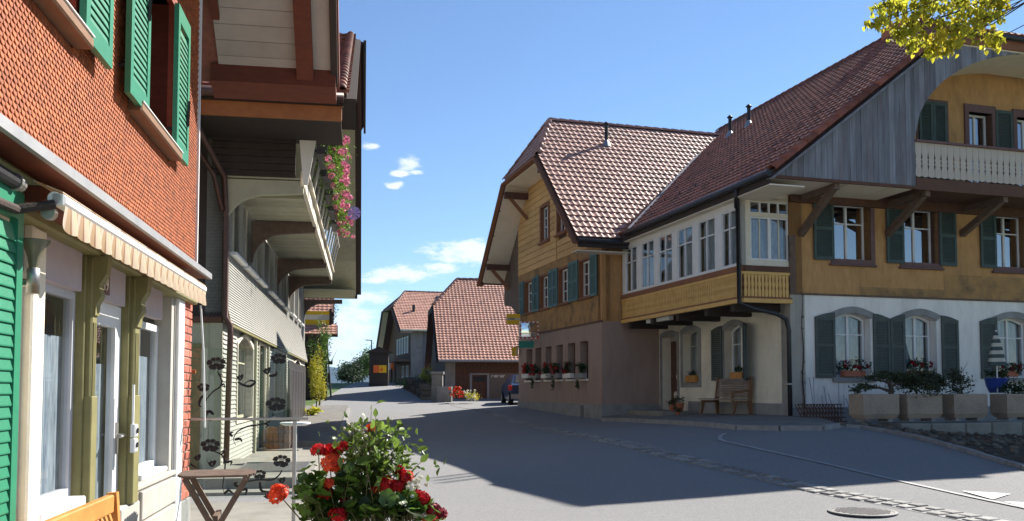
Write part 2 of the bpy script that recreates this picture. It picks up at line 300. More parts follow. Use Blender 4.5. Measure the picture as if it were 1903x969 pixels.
# ---------------------------------------------------------------- mesh builder
class MB:
    def __init__(s): s.v = []; s.f = []; s.t = []; s.tone = .5
    def add(s, vs, fs):
        b = len(s.v); s.v += [tuple(v) for v in vs]; s.f += [tuple(b + i for i in f) for f in fs]; s.t += [s.tone] * len(fs); return s
    def box(s, x0, x1, y0, y1, z0, z1):
        if x0 > x1: x0, x1 = x1, x0
        if y0 > y1: y0, y1 = y1, y0
        if z0 > z1: z0, z1 = z1, z0
        return s.add([(x0, y0, z0), (x1, y0, z0), (x1, y1, z0), (x0, y1, z0), (x0, y0, z1), (x1, y0, z1), (x1, y1, z1), (x0, y1, z1)],
              [(3, 2, 1, 0), (4, 5, 6, 7), (0, 1, 5, 4), (1, 2, 6, 5), (2, 3, 7, 6), (3, 0, 4, 7)])
    def cbox(s, x0, x1, y0, y1, z0, z1, c=.01):       # box with the front edges (low y) chamfered
        return s.add([(x0, y0 + c, z0), (x1, y0 + c, z0), (x1, y1, z0), (x0, y1, z0), (x0, y0 + c, z1), (x1, y0 + c, z1), (x1, y1, z1), (x0, y1, z1),
               (x0 + c, y0, z0 + c), (x1 - c, y0, z0 + c), (x1 - c, y0, z1 - c), (x0 + c, y0, z1 - c)],
              [(3, 2, 1, 0), (4, 5, 6, 7), (1, 2, 6, 5), (2, 3, 7, 6), (3, 0, 4, 7), (8, 9, 10, 11), (0, 1, 9, 8), (1, 5, 10, 9), (5, 4, 11, 10), (4, 0, 8, 11)])
    def beam(s, p, q, w, h, up=(0, 0, 1)):
        p, q = Vector(p), Vector(q); d = (q - p).normalized(); up = Vector(up)
        sx = d.cross(up)
        if sx.length < 1e-4: sx = d.cross(Vector((1, 0, 0)))
        sx.normalize(); sy = sx.cross(d).normalized()
        vs = []
        for e in (p, q):
            for a, b in ((-1, -1), (1, -1), (1, 1), (-1, 1)): vs.append(e + sx * (a * w / 2) + sy * (b * h / 2))
        return s.add(vs, [(0, 1, 2, 3), (7, 6, 5, 4), (0, 4, 5, 1), (1, 5, 6, 2), (2, 6, 7, 3), (3, 7, 4, 0)])
    def tube(s, pts, r, n=8, cap=True):
        pts = [Vector(p) for p in pts]; rr = r if isinstance(r, (list, tuple)) else [r] * len(pts); vs, fs = [], []
        ref = None
        for i, p in enumerate(pts):
            d = (pts[min(i + 1, len(pts) - 1)] - pts[max(i - 1, 0)]).normalized()
            if ref is None: ref = d.cross(Vector((.31, .17, .93)) if abs(d.z) < .9 else Vector((1, .2, 0))).normalized()
            ref = (ref - d * ref.dot(d)).normalized(); o2 = d.cross(ref)
            for k in range(n):
                a = 2 * math.pi * k / n; vs.append(p + (ref * math.cos(a) + o2 * math.sin(a)) * rr[i])
        for i in range(len(pts) - 1):
            for k in range(n): fs.append((i * n + k, i * n + (k + 1) % n, (i + 1) * n + (k + 1) % n, (i + 1) * n + k))
        if cap: fs.append(tuple(range(n - 1, -1, -1))); fs.append(tuple((len(pts) - 1) * n + k for k in range(n)))
        return s.add(vs, fs)
    def prism(s, outer, y0, y1, holes=(), back=True):   # polygon in x,z extruded along y
        isr = lambda l: len(l) == 4 and len({round(p[0], 6) for p in l}) == 2 and len({round(p[1], 6) for p in l}) == 2
        if holes and isr(outer) and all(isr(h) for h in holes):
            bb = lambda l: (min(p[0] for p in l), max(p[0] for p in l), min(p[1] for p in l), max(p[1] for p in l))
            O = bb(outer); Hs = [bb(h) for h in holes]
            Hs = [(max(h[0], O[0]), min(h[1], O[1]), max(h[2], O[2]), min(h[3], O[3])) for h in Hs]; Hs = [h for h in Hs if h[1] > h[0] and h[3] > h[2]]
            X = sorted({O[0], O[1]} | {h[0] for h in Hs} | {h[1] for h in Hs}); Zs = sorted({O[2], O[3]} | {h[2] for h in Hs} | {h[3] for h in Hs})
            hole = lambda i, j: i < 0 or j < 0 or i >= len(X) - 1 or j >= len(Zs) - 1 or any(h[0] <= (X[i] + X[i + 1]) / 2 <= h[1] and h[2] <= (Zs[j] + Zs[j + 1]) / 2 <= h[3] for h in Hs)
            for i in range(len(X) - 1):
                for j in range(len(Zs) - 1):
                    if hole(i, j): continue
                    a, b, c, d = X[i], X[i + 1], Zs[j], Zs[j + 1]
                    s.add([(a, y0, c), (b, y0, c), (b, y0, d), (a, y0, d), (a, y1, c), (b, y1, c), (b, y1, d), (a, y1, d)],
                          [(0, 1, 2, 3), (7, 6, 5, 4)] + ([(0, 3, 7, 4)] if hole(i - 1, j) else []) + ([(1, 5, 6, 2)] if hole(i + 1, j) else []) + ([(0, 4, 5, 1)] if hole(i, j - 1) else []) + ([(3, 2, 6, 7)] if hole(i, j + 1) else []))
            return s
        loops = [list(outer)] + [list(h) for h in holes]; flat = [p for l in loops for p in l]
        tri = tessellate_polygon([[Vector((p[0], p[1], 0)) for p in l] for l in loops])
        n = len(flat); vs = [(p[0], y0, p[1]) for p in flat] + [(p[0], y1, p[1]) for p in flat]; fs = []
        for t in tri:
            a, b, c = (flat[i] for i in t)
            ar = (b[0] - a[0]) * (c[1] - a[1]) - (c[0] - a[0]) * (b[1] - a[1])
            t = t if ar > 0 else t[::-1]
            fs.append(tuple(t))
            if back: fs.append(tuple(n + i for i in t[::-1]))
        k = 0
        for l in loops:
            m = len(l)
            for i in range(m): fs.append((k + i, k + (i + 1) % m, n + k + (i + 1) % m, n + k + i))
            k += m
        return s.add(vs, fs)
    def slab(s, pts, th, dr):                           # 3D polygon thickened by th along dr
        pts = [Vector(p) for p in pts]; dr = Vector(dr).normalized() * th; n = len(pts)
        vs = pts + [p + dr for p in pts]
        tri = tessellate_polygon([pts])
        fs = [tuple(t) for t in tri] + [tuple(n + i for i in t[::-1]) for t in tri] + [(i, n + i, n + (i + 1) % n, (i + 1) % n) for i in range(n)]
        return s.add(vs, fs)
    def lathe(s, prof, c=(0, 0, 0), n=14, squash=1.0):
        vs, fs = [], []
        for r, z in prof:
            for k in range(n): a = 2 * math.pi * k / n; vs.append((c[0] + r * math.cos(a), c[1] + r * math.sin(a) * squash, c[2] + z))
        for i in range(len(prof) - 1):
            for k in range(n): fs.append((i * n + k, i * n + (k + 1) % n, (i + 1) * n + (k + 1) % n, (i + 1) * n + k))
        fs.append(tuple(range(n - 1, -1, -1))); fs.append(tuple((len(prof) - 1) * n + k for k in range(n)))
        return s.add(vs, fs)
    def data(s, name, material, smooth=False):
        me = bpy.data.meshes.new(name); me.from_pydata(s.v, [], s.f); me.materials.append(M[material] if isinstance(material, str) else material)
        at = me.attributes.new('tone', 'FLOAT', 'FACE'); at.data.foreach_set('value', s.t)
        if smooth: me.polygons.foreach_set('use_smooth', [True] * len(me.polygons))
        me.update(); return me
WM = {}
I4 = Matrix.Identity(4)
def put(name, me, parent=None, m=None, label=None, kind=None):
    m = m if m is not None else I4
    if isinstance(m, Fr): m = m.m
    o = bpy.data.objects.new(name, me); COL.objects.link(o)
    if parent is not None: o.parent = parent; o.matrix_basis = WM[parent.name].inverted() @ m
    else: o.matrix_basis = m
    WM[o.name] = m.copy()
    if label: o['label'] = label
    if kind: o['kind'] = kind
    return o
def part(name, mb, material, parent, m=None, smooth=False, label=None, kind=None):
    return put(name, mb.data(name, material, smooth), parent, m, label, kind)
def tag(o, label, cat, group=None):
    o['label'] = label; o['category'] = cat
    if group: o['group'] = group
    return o
def thing(name, label, cat, loc, group=None, m=None):
    if m is None: m = Matrix.Translation(Vector(loc))
    o = put(name, None, None, m); o.empty_display_size = .3
    return tag(o, label, cat, group)
def struct(name, mb, material, m=None, smooth=False): return put(name, mb.data(name, material, smooth), None, m, None, 'structure')
def arch(u0, u1, z0, z1, rise, n=8):
    pts = [(u0, z0), (u1, z0)]
    for i in range(n + 1):
        t = i / n; pts.append((u1 + (u0 - u1) * t, z1 - rise + rise * math.sin(math.pi * t)))
    return pts
def rect(u0, u1, z0, z1): return [(u0, z0), (u1, z0), (u1, z1), (u0, z1)]
def inset(p, d):
    us = [q[0] for q in p]; zs = [q[1] for q in p]; cu, cz = (min(us) + max(us)) / 2, (min(zs) + max(zs)) / 2
    fu = 1 - 2 * d / (max(us) - min(us)); fz = 1 - 2 * d / (max(zs) - min(zs))
    return [(cu + (a - cu) * fu, cz + (b - cz) * fz) for a, b in p]
def window(parent, F, u0, u1, z0, z1, y, fr=.055, cols=2, trans=(.66,), rise=0.0, fm='white_paint', curtain=1.0, mull=.06, glass='glass', bar=.03, cext=0.0, cdep=.13):
    """sash window: frame part, each pane a sub-part, curtain behind; y is the depth behind the wall face"""
    if u0 > u1: u0, u1 = u1, u0
    mb = MB(); o = arch(u0, u1, z0, z1, rise) if rise else rect(u0, u1, z0, z1)
    mb.prism(o, y, y + .06, [inset(o, fr)])
    ia, ib = u0 + fr, u1 - fr; za, zb = z0 + fr, z1 - fr; H = zb - za
    xs = [ia + (ib - ia) * k / cols for k in range(cols + 1)]
    for x in xs[1:-1]: mb.box(x - mull / 2, x + mull / 2, y - .012, y + .045, za, zb - .002)
    zs = [za] + [za + H * t for t in trans] + [zb]
    for z in zs[1:-1]: mb.box(ia, ib, y - .006, y + .035, z - bar / 2, z + bar / 2)
    w = part('window', mb, fm, parent, F)
    for i in range(cols):
        for j in range(len(zs) - 1):
            top = zs[j + 1]
            pb = MB(); a, b = xs[i] + (mull / 2 if i else 0), xs[i + 1] - (mull / 2 if i < cols - 1 else 0)
            pb.add([(a, y + .02, zs[j]), (b, y + .02, zs[j]), (b, y + .02, top), (a, y + .02, top)], [(0, 1, 2, 3)])
            part('pane', pb, glass, w, F)
    if curtain:
        cb = MB(); ca, cc = ia, ib; ia, ib = ia - cext * .2, ib + cext; n = max(10, int((ib - ia) / .03)); vs, fs = [], []
        zc = za + H * curtain
        for k in range(n + 1):
            x = ia + (ib - ia) * k / n; d = .006 * math.sin(k * 1.9 + z0) + .008 * math.sin(k * .45)
            vs += [(x, y + cdep + d, za - .03), (x, y + cdep + d * .6, zc)]
        for k in range(n): fs.append((2 * k, 2 * k + 2, 2 * k + 3, 2 * k + 1))
        cb.add(vs, fs); part('curtain', cb, 'curtain', w, F)
    return w
def shutter(parent, F, u0, u1, z0, z1, y, m='teal_paint', rise=0.0, side=0, slat=.055, th=.035, st=.07, label=None, midrail=True):
    """louvred leaf; rise>0 slopes the head like half an arch (side: -1 low at u0, +1 low at u1)"""
    if u0 > u1: u0, u1 = u1, u0
    mb = MB()
    if rise:
        o = [(u0, z0), (u1, z0)]
        for i in range(6):
            t = i / 5; u = u1 + (u0 - u1) * t; q = (1 - t) if side > 0 else t
            o.append((u, z1 - rise * (1 - math.cos(q * math.pi / 2))))
    else: o = rect(u0, u1, z0, z1)
    mb.prism(o, y - th, y, [rect(u0 + st, u1 - st, z0 + st * 1.3, z1 - st * 1.2 - rise * .9)])
    if midrail: mb.box(u0 + st, u1 - st, y - th + .003, y - .003, (z0 + z1) / 2 - st * .6, (z0 + z1) / 2 + st * .6)
    s = part('shutter', mb, m, parent, F, label=label)
    sb = MB(); z = z0 + st * 1.3 + .01; ze = z1 - st * 1.2 - rise * .9 - .01
    while z < ze:
        sb.add([(u0 + st, y - th + .002, z), (u1 - st, y - th + .002, z), (u1 - st, y - .006, z + slat * .9), (u0 + st, y - .006, z + slat * .9),
                (u0 + st, y - th + .010, z - .004), (u1 - st, y - th + .010, z - .004), (u1 - st, y + .002, z + slat * .9 - .008), (u0 + st, y + .002, z + slat * .9 - .008)],
               [(0, 1, 2, 3), (4, 7, 6, 5), (0, 4, 5, 1), (2, 6, 7, 3)]); z += slat
    part('slats', sb, m, s, F, kind='stuff')
    return s
# ---------------------------------------------------------------- roofs
def tile_mesh(w, l, tone, mb=None, mtx=None, q=5):
    """one interlocking clay tile: two shallow rolls, raised lower end. x across, y up the slope, z off the plane"""
    n = q; vs = []
    for yy, zz in ((0, .042), (l * 1.12, .006)):
        for k in range(n + 1):
            x = w * k / n; vs.append((x, yy, zz + .021 * (math.cos(2 * math.pi * k / n) * .5 + .5) ** 1.4))
    for k in range(n + 1): vs.append((w * k / n, .004, .001))
    vs += vs[:n + 1]
    fs = [(k, k + 1, n + 2 + k, n + 1 + k) for k in range(n)] + [(2 * n + 2 + k, 2 * n + 3 + k, 3 * n + 4 + k, 3 * n + 3 + k) for k in range(n)]
    mb = mb or MB(); mb.tone = tone
    if mtx is not None: vs = [mtx @ Vector(v) for v in vs]
    mb.add(vs, fs); return mb
def inpoly(x, y, p):
    c = False; j = len(p) - 1
    for i in range(len(p)):
        if (p[i][1] > y) != (p[j][1] > y) and x < (p[j][0] - p[i][0]) * (y - p[i][1]) / (p[j][1] - p[i][1]) + p[i][0]: c = not c
        j = i
    return c
class Roof:
    def __init__(s, thing_, tile='tile', w=.21, l=.32, nobj=296, q=5):
        s.t = thing_; s.mat = tile; s.w = w; s.l = l; s.n = nobj; s.q = q; s.tiles = []
        s.root = None; s.slabs = MB()
        s.data = [tile_mesh(w, l, (i + .5) / 10, None, None, q).data('roof_tile', tile, True) for i in range(10)]
    def plane(s, O, U, pts3, tiled=True, th=.16):
        """O on the eave line, U along the eave; pts3 polygon in world space lying in the plane"""
        O, U = Vector(O), Vector(U).normalized(); a, b, c = Vector(pts3[0]), Vector(pts3[1]), Vector(pts3[2])
        N = (b - a).cross(c - a).normalized()
        if N.z < 0: N = -N
        V = N.cross(U).normalized()
        if V.z < 0: V = -V; U = -U
        s.slabs.slab([Vector(p) - N * .004 for p in pts3], th, -N)
        if not tiled: return
        R = Matrix((( U.x, V.x, N.x), (U.y, V.y, N.y), (U.z, V.z, N.z)))
        P2 = [((Vector(p) - O).dot(U), (Vector(p) - O).dot(V)) for p in pts3]
        x0, x1 = min(p[0] for p in P2), max(p[0] for p in P2); y0, y1 = min(p[1] for p in P2), max(p[1] for p in P2)
        r = 0; y = y0
        while y < y1:
            x = x0 
            while x < x1:
                if inpoly(x + s.w / 2, y + s.l / 2, P2):
                    p = O + U * x + V * (y - .02) + N * random.uniform(0, .004)
                    m = Matrix.Translation(p) @ (R @ Matrix.Rotation(random.gauss(0, .006), 3, 'Z') @ Matrix.Rotation(random.gauss(0, .006), 3, 'X')).to_4x4()
                    s.tiles.append((m, min(.999, max(0, random.gauss(.5, .24)))))
                x += s.w
            y += s.l; r += 1
    def finish(s, slab_mat='under_tile'):
        root = part('roof', s.slabs, slab_mat, s.t)
        def key(mt):
            p = mt[0].translation; q = project(p)
            return (0 if q and 0 < q[0] < 1903 and 0 < q[1] < 969 else 1, p.length)
        s.tiles.sort(key=key)
        for m, tn in s.tiles[:s.n]: put('roof_tile', s.data[int(tn * 10)], root, m)
        if len(s.tiles) > s.n:
            mb = MB()
            for m, tn in s.tiles[s.n:]: tile_mesh(s.w, s.l, tn, mb, m, s.q)
            part('roof_tiles', mb, s.mat, root, smooth=True, kind='stuff')
        s.root = root; return root
def ridge_tiles(root, p, q, m='tile', r=.12, l=.38):
    p, q = Vector(p), Vector(q); d = q - p; n = max(1, int(d.length / l)); step = d / n; dn = d.normalized()
    sx = dn.cross(Vector((0, 0, 1))).normalized(); up = sx.cross(dn)
    datas = []
    for tn in range(4):
        mb = MB(); mb.tone = (tn + .6) / 4.5; vs = []
        for yy, rr in ((0, r * 1.1), (step.length * 1.08, r * .88)):
            for k in range(7):
                a = math.pi * (k / 6) * 1.1 - .05 * math.pi; vs.append((rr * math.cos(a), yy, rr * math.sin(a) * .85))
        vs += [(.8 * x, y + .002, .8 * z) for x, y, z in vs[:7]]
        mb.add(vs, [(k, 7 + k, 8 + k, k + 1) for k in range(6)] + [(k, k + 1, 15 + k, 14 + k) for k in range(6)])
        datas.append(mb.data('ridge_tile', m, True))
    for i in range(n):
        o = p + step * i
        put('ridge_tile', datas[random.randrange(4)], root, Matrix(((sx.x, dn.x, up.x, o.x), (sx.y, dn.y, up.y, o.y), (sx.z, dn.z, up.z, o.z), (0, 0, 0, 1))))
# ================================================================ setting: ground, road, pavements
def build_ground():
    xs = [-3000, -1200, -500, -200, -100, -60, -40, -30] + [-24 + k for k in range(0, 53)] + [32, 40, 60, 100, 200, 500, 1200, 3000]
    ys = [-60, -20, -6] + [0 + k for k in range(0, 82)] + [85, 90, 100, 115, 140, 180, 260, 400, 700, 1200, 2000, 3300, 5200]
    vs = [(x, y, gz(x, y) - .06) for y in ys for x in xs]; n = len(xs)
    fs = [(j * n + i, j * n + i + 1, (j + 1) * n + i + 1, (j + 1) * n + i) for j in range(len(ys) - 1) for i in range(n - 1)]
    mb = MB(); mb.add(vs, fs); struct('ground', mb, 'grass', smooth=True)
build_ground()
def drape(name, left, right, m, dz, n=40, w=6, kind='structure', parent=None):
    """sheet between two ground polylines (lists of x,y), following the ground"""
    def samp(pl, t):
        L = [0]
        for a, b in zip(pl, pl[1:]): L.append(L[-1] + math.hypot(b[0] - a[0], b[1] - a[1]))
        d = t * L[-1]
        for i in range(len(pl) - 1):
            if d <= L[i + 1] + 1e-6:
                f = (d - L[i]) / max(1e-6, L[i + 1] - L[i]); return (pl[i][0] + (pl[i + 1][0] - pl[i][0]) * f, pl[i][1] + (pl[i + 1][1] - pl[i][1]) * f)
        return pl[-1][:2]
    mb = MB(); vs = []
    for i in range(n + 1):
        a, b = samp(left, i / n), samp(right, i / n)
        for k in range(w + 1):
            t = k / w; x, y = a[0] + (b[0] - a[0]) * t, a[1] + (b[1] - a[1]) * t; vs.append((x, y, gz(x, y) + dz))
    fs = [(i * (w + 1) + k, i * (w + 1) + k + 1, (i + 1) * (w + 1) + k + 1, (i + 1) * (w + 1) + k) for i in range(n) for k in range(w)]
    mb.add(vs, fs)
    return struct(name, mb, m, smooth=True)
# the road fans out into the junction by the terrace
drape('road', [(-9, -20), (-7, 6), (-5.9, 17), (-7.2, 24), (-9, 34), (-10.2, 48), (-12, 62), (-15, 90)],
      [(24, -20), (24, 6), (24, 14), (12, 24), (8, 38), (3, 48), (-4.2, 62), (-6.2, 90)], 'asphalt', 0.0, 150, 30)
G = lambda x, y, dz=0: ground_px(x, y, dz)
def strip(name, pix, width, m, dz=.012, pts=None):
    P = pts or [G(x, y) for x, y in pix]; Q = []
    for a, b in zip(P, P[1:]):
        k = max(1, int((b - a).length / .4)); Q += [a + (b - a) * (i / k) for i in range(k)]
    Q.append(P[-1]); l, r = [], []
    for i, p in enumerate(Q):
        d = (Q[min(i + 1, len(Q) - 1)] - Q[max(0, i - 1)]); d.z = 0; d.normalize(); s = Vector((d.y, -d.x, 0)) * width / 2
        l.append(p - s); r.append(p + s)
    mb = MB(); mb.add([(q.x, q.y, gz(q.x, q.y) + dz) for pr in zip(l, r) for q in pr], [(2 * i, 2 * i + 1, 2 * i + 3, 2 * i + 2) for i in range(len(Q) - 1)])
    return struct(name, mb, m)
strip('road_marking', [(1347, 806.5), (1338, 812), (1338, 817), (1347, 821.5), (1392, 831), (1436, 841), (1553, 867), (1724, 906.5), (1903, 945), (2150, 1000)], .085, 'worn_paint')
strip('road_marking', [(752, 722), (790, 732), (885, 761)], .12, 'kerb')
strip('road_seam', [(640, 846), (606, 828)], .02, 'iron')
def poly_mark(pix):
    P = [G(*p) for p in pix]; mb = MB(); mb.add([(p.x, p.y, p.z + .013) for p in P], [tuple(range(len(P)))]); struct('road_marking', mb, 'road_paint')
poly_mark([(1787.7, 914), (1845.6, 930), (1878, 919.6)]); poly_mark([(1865.6, 934), (1930, 951), (1960, 938)])
# manhole
def manhole():
    c = G(1603, 952.5); t = thing('manhole_cover', 'round cast iron manhole cover set in the sunlit road', 'manhole cover', (c.x, c.y, c.z))
    mb = MB(); mb.lathe([(.40, 0.0), (.40, .016), (.36, .018), (.36, .012)], n=40); part('rim', mb, 'cast_iron', t, WM[t.name])
    mb = MB(); mb.lathe([(.355, 0), (.355, .015)], n=36)
    for i in range(-7, 8):
        for j in range(-7, 8):
            x, y = i * .044, j * .044
            if x * x + y * y < .1: mb.box(x - .013, x + .013, y - .013, y + .013, .0151, .021)
    part('lid', mb, 'cast_iron', t, WM[t.name])
manhole()
# two rows of setts between the road and the side lane
def gutter():
    pix = [(888, 762), (1131, 819), (1241, 846), (1400, 883), (1538, 915), (1680, 939), (1807, 964), (2000, 1003)]
    base = strip('stone_gutter', pix, .46, 'kerb', .004)
    P = [G(*p) for p in pix]; Q = []
    for a, b in zip(P, P[1:]):
        k = max(1, int((b - a).length / .205)); Q += [(a + (b - a) * ((i + .5) / k), (b - a).normalized()) for i in range(k)]
    Q.reverse(); rest = MB(); data = []
    for v in range(8):
        mb = MB(); mb.tone = (v + .5) / 8; c = .012
        w, l, h = .19 * random.uniform(.86, 1.0), .185 * random.uniform(.85, 1), .02 * random.uniform(.6, 1.1)
        j = lambda: random.uniform(-.012, .012)
        b = [(-w / 2 + j(), -l / 2 + j()), (w / 2 + j(), -l / 2 + j()), (w / 2 + j(), l / 2 + j()), (-w / 2 + j(), l / 2 + j())]
        mb.add([(x, y, -.03) for x, y in b] + [(x, y, h - .008) for x, y in b] + [(x * .86, y * .86, h) for x, y in b],
               [(0, 1, 5, 4), (1, 2, 6, 5), (2, 3, 7, 6), (3, 0, 4, 7), (4, 5, 9, 8), (5, 6, 10, 9), (6, 7, 11, 10), (7, 4, 8, 11), (8, 9, 10, 11)])
        data.append(mb)
    md = [d.data('stone', 'cobble') for d in data]; cnt = 0
    for q, d in Q:
        s = Vector((d.y, -d.x, 0)).normalized()
        for k in (-1, 1):
            p = q + s * (.11 * k); ang = math.atan2(d.y, d.x) - math.pi / 2
            mt = Matrix.Translation((p.x, p.y, gz(p.x, p.y) + .004)) @ Matrix.Rotation(ang, 4, 'Z'); i = random.randrange(8)
            if cnt < 280: put('stone', md[i], base, mt); cnt += 1
            else: rest.tone = random.random(); rest.add([mt @ Vector(v) for v in data[i].v], data[i].f)
    if rest.v: part('stones', rest, 'cobble', base, kind='stuff')
gutter()
# raised pavement in front of the pink wall and the porch
def pavement():
    edge = [G(*p) for p in [(1121, 783), (1160, 783.5), (1230, 787.5), (1300, 792), (1372, 799), (1450, 800.5), (1528, 800), (1556, 795)]]
    h = .09; mb = MB(); vs = []
    inner = [FS.P(.02, -.3), FS.P(.6, -.3), FS.P(1.3, -.3), FS.P(2.1, -.3), FA.P(-4, -.3), FA.P(-1.5, -.3), FB.P(.0, -.3), FB.P(.8, -.3)]
    for a, b in zip(edge, inner):
        for k in range(7):
            t = k / 6; x, y = a.x + (b.x - a.x) * t, a.y + (b.y - a.y) * t; vs.append((x, y, gz(x, y) + h))
        
    n = 7; fs = [(i * n + k, (i + 1) * n + k, (i + 1) * n + k + 1, i * n + k + 1) for i in range(len(edge) - 1) for k in range(n - 1)]
    mb.add(vs, fs); struct('pavement', mb, 'paving')
    kb = None; cnt = 0; par = None
    pars = MB(); pars.box(0, .01, 0, .01, -.2, -.19)
    par = struct('kerb', pars, 'kerb', Matrix.Translation((edge[3].x, edge[3].y, edge[3].z)))
    for a, b in zip(edge, edge[1:]):
        k = max(1, round((b - a).length / .9))
        for i in range(k):
            p, q = a + (b - a) * (i / k), a + (b - a) * ((i + .985) / k); m2 = MB()
            m2.beam((p.x, p.y, gz(p.x, p.y) + h - .06), (q.x, q.y, gz(q.x, q.y) + h - .06), .14, .14)
            part('stone', m2, 'kerb', par)
pavement()
# left pavement along the grey farmhouse, forecourt ramp, terrace
def left_side():
    P = lambda u, off, z: W2.P(u, off, z)
    mb = MB(); vs = []
    N = 24
    for i in range(N + 1):
        u = 5.5 + 20 * i / N
        for off in (-.2, .6, 1.2, 1.75): p = P(u, off, 0); vs.append((p.x, p.y, gz(p.x, p.y) + .10))
        p = P(u, 1.76, 0); vs.append((p.x, p.y, gz(p.x, p.y) - .1))
    mb.add(vs, [(i * 5 + k, (i + 1) * 5 + k, (i + 1) * 5 + k + 1, i * 5 + k + 1) for i in range(N) for k in range(4)] + [(i * 5 + 3, (i + 1) * 5 + 3, (i + 1) * 5 + 4, i * 5 + 4) for i in range(N)])
    mb.add([P(5.5, -.2, -1.3), P(5.5, 1.76, -1.3), P(5.5, 1.76, -1.8), P(5.5, -.2, -1.8)], [(0, 1, 2, 3)])
    struct('pavement', mb, 'paving')
    kb = MB(); kb.box(0, .01, 0, .01, -.1, -.09); k0 = struct('kerb', kb, 'kerb', Matrix.Translation(P(5.5, 1.8, -1.5)))
    for i in range(18):
        a, b = P(5.5 + i, 1.82, 0), P(5.5 + i + .985, 1.82, 0); m2 = MB()
        m2.beam((a.x, a.y, gz(a.x, a.y) + .05), (b.x, b.y, gz(b.x, b.y) + .05), .14, .13); part('stone', m2, 'kerb', k0)
    # forecourt in front of the farmhouse door
    m2 = MB(); m2.box(-4.6, 5.5, -1.9, .3, -2.0, -1.44); struct('pavement', m2, 'concrete', W2.m)
    # raised landing of three concrete slabs with a steel grating let into it
    t = thing('landing', 'low raised concrete landing with a metal grating, beyond the glass screen', 'landing', W2.P(-3.5, .6, -1.44))
    for i, (a, b) in enumerate([(-4.1, -2.75), (-2.74, -1.5), (-1.49, -.1)]):
        m3 = MB(); m3.cbox(a, b, -1.75, -.1, -1.45, -1.29 - .004 * i, .012); part('slab', m3, 'concrete', t, W2.m)
    m3 = MB()
    for k in range(16): m3.box(-3.2 + k * .11, -3.14 + k * .11, -1.6, -.55, -1.29, -1.262)
    m3.box(-3.22, -1.5, -1.62, -1.59, -1.29, -1.26); m3.box(-3.22, -1.5, -.56, -.53, -1.29, -1.26)
    part('grating', m3, 'steel', t, W2.m)
    # terrace of the shingled house
    m4 = MB(); m4.box(-8, 4.6, -1.35, .5, -2.0, -1.425); struct('terrace', m4, 'concrete', W1.m)
left_side()
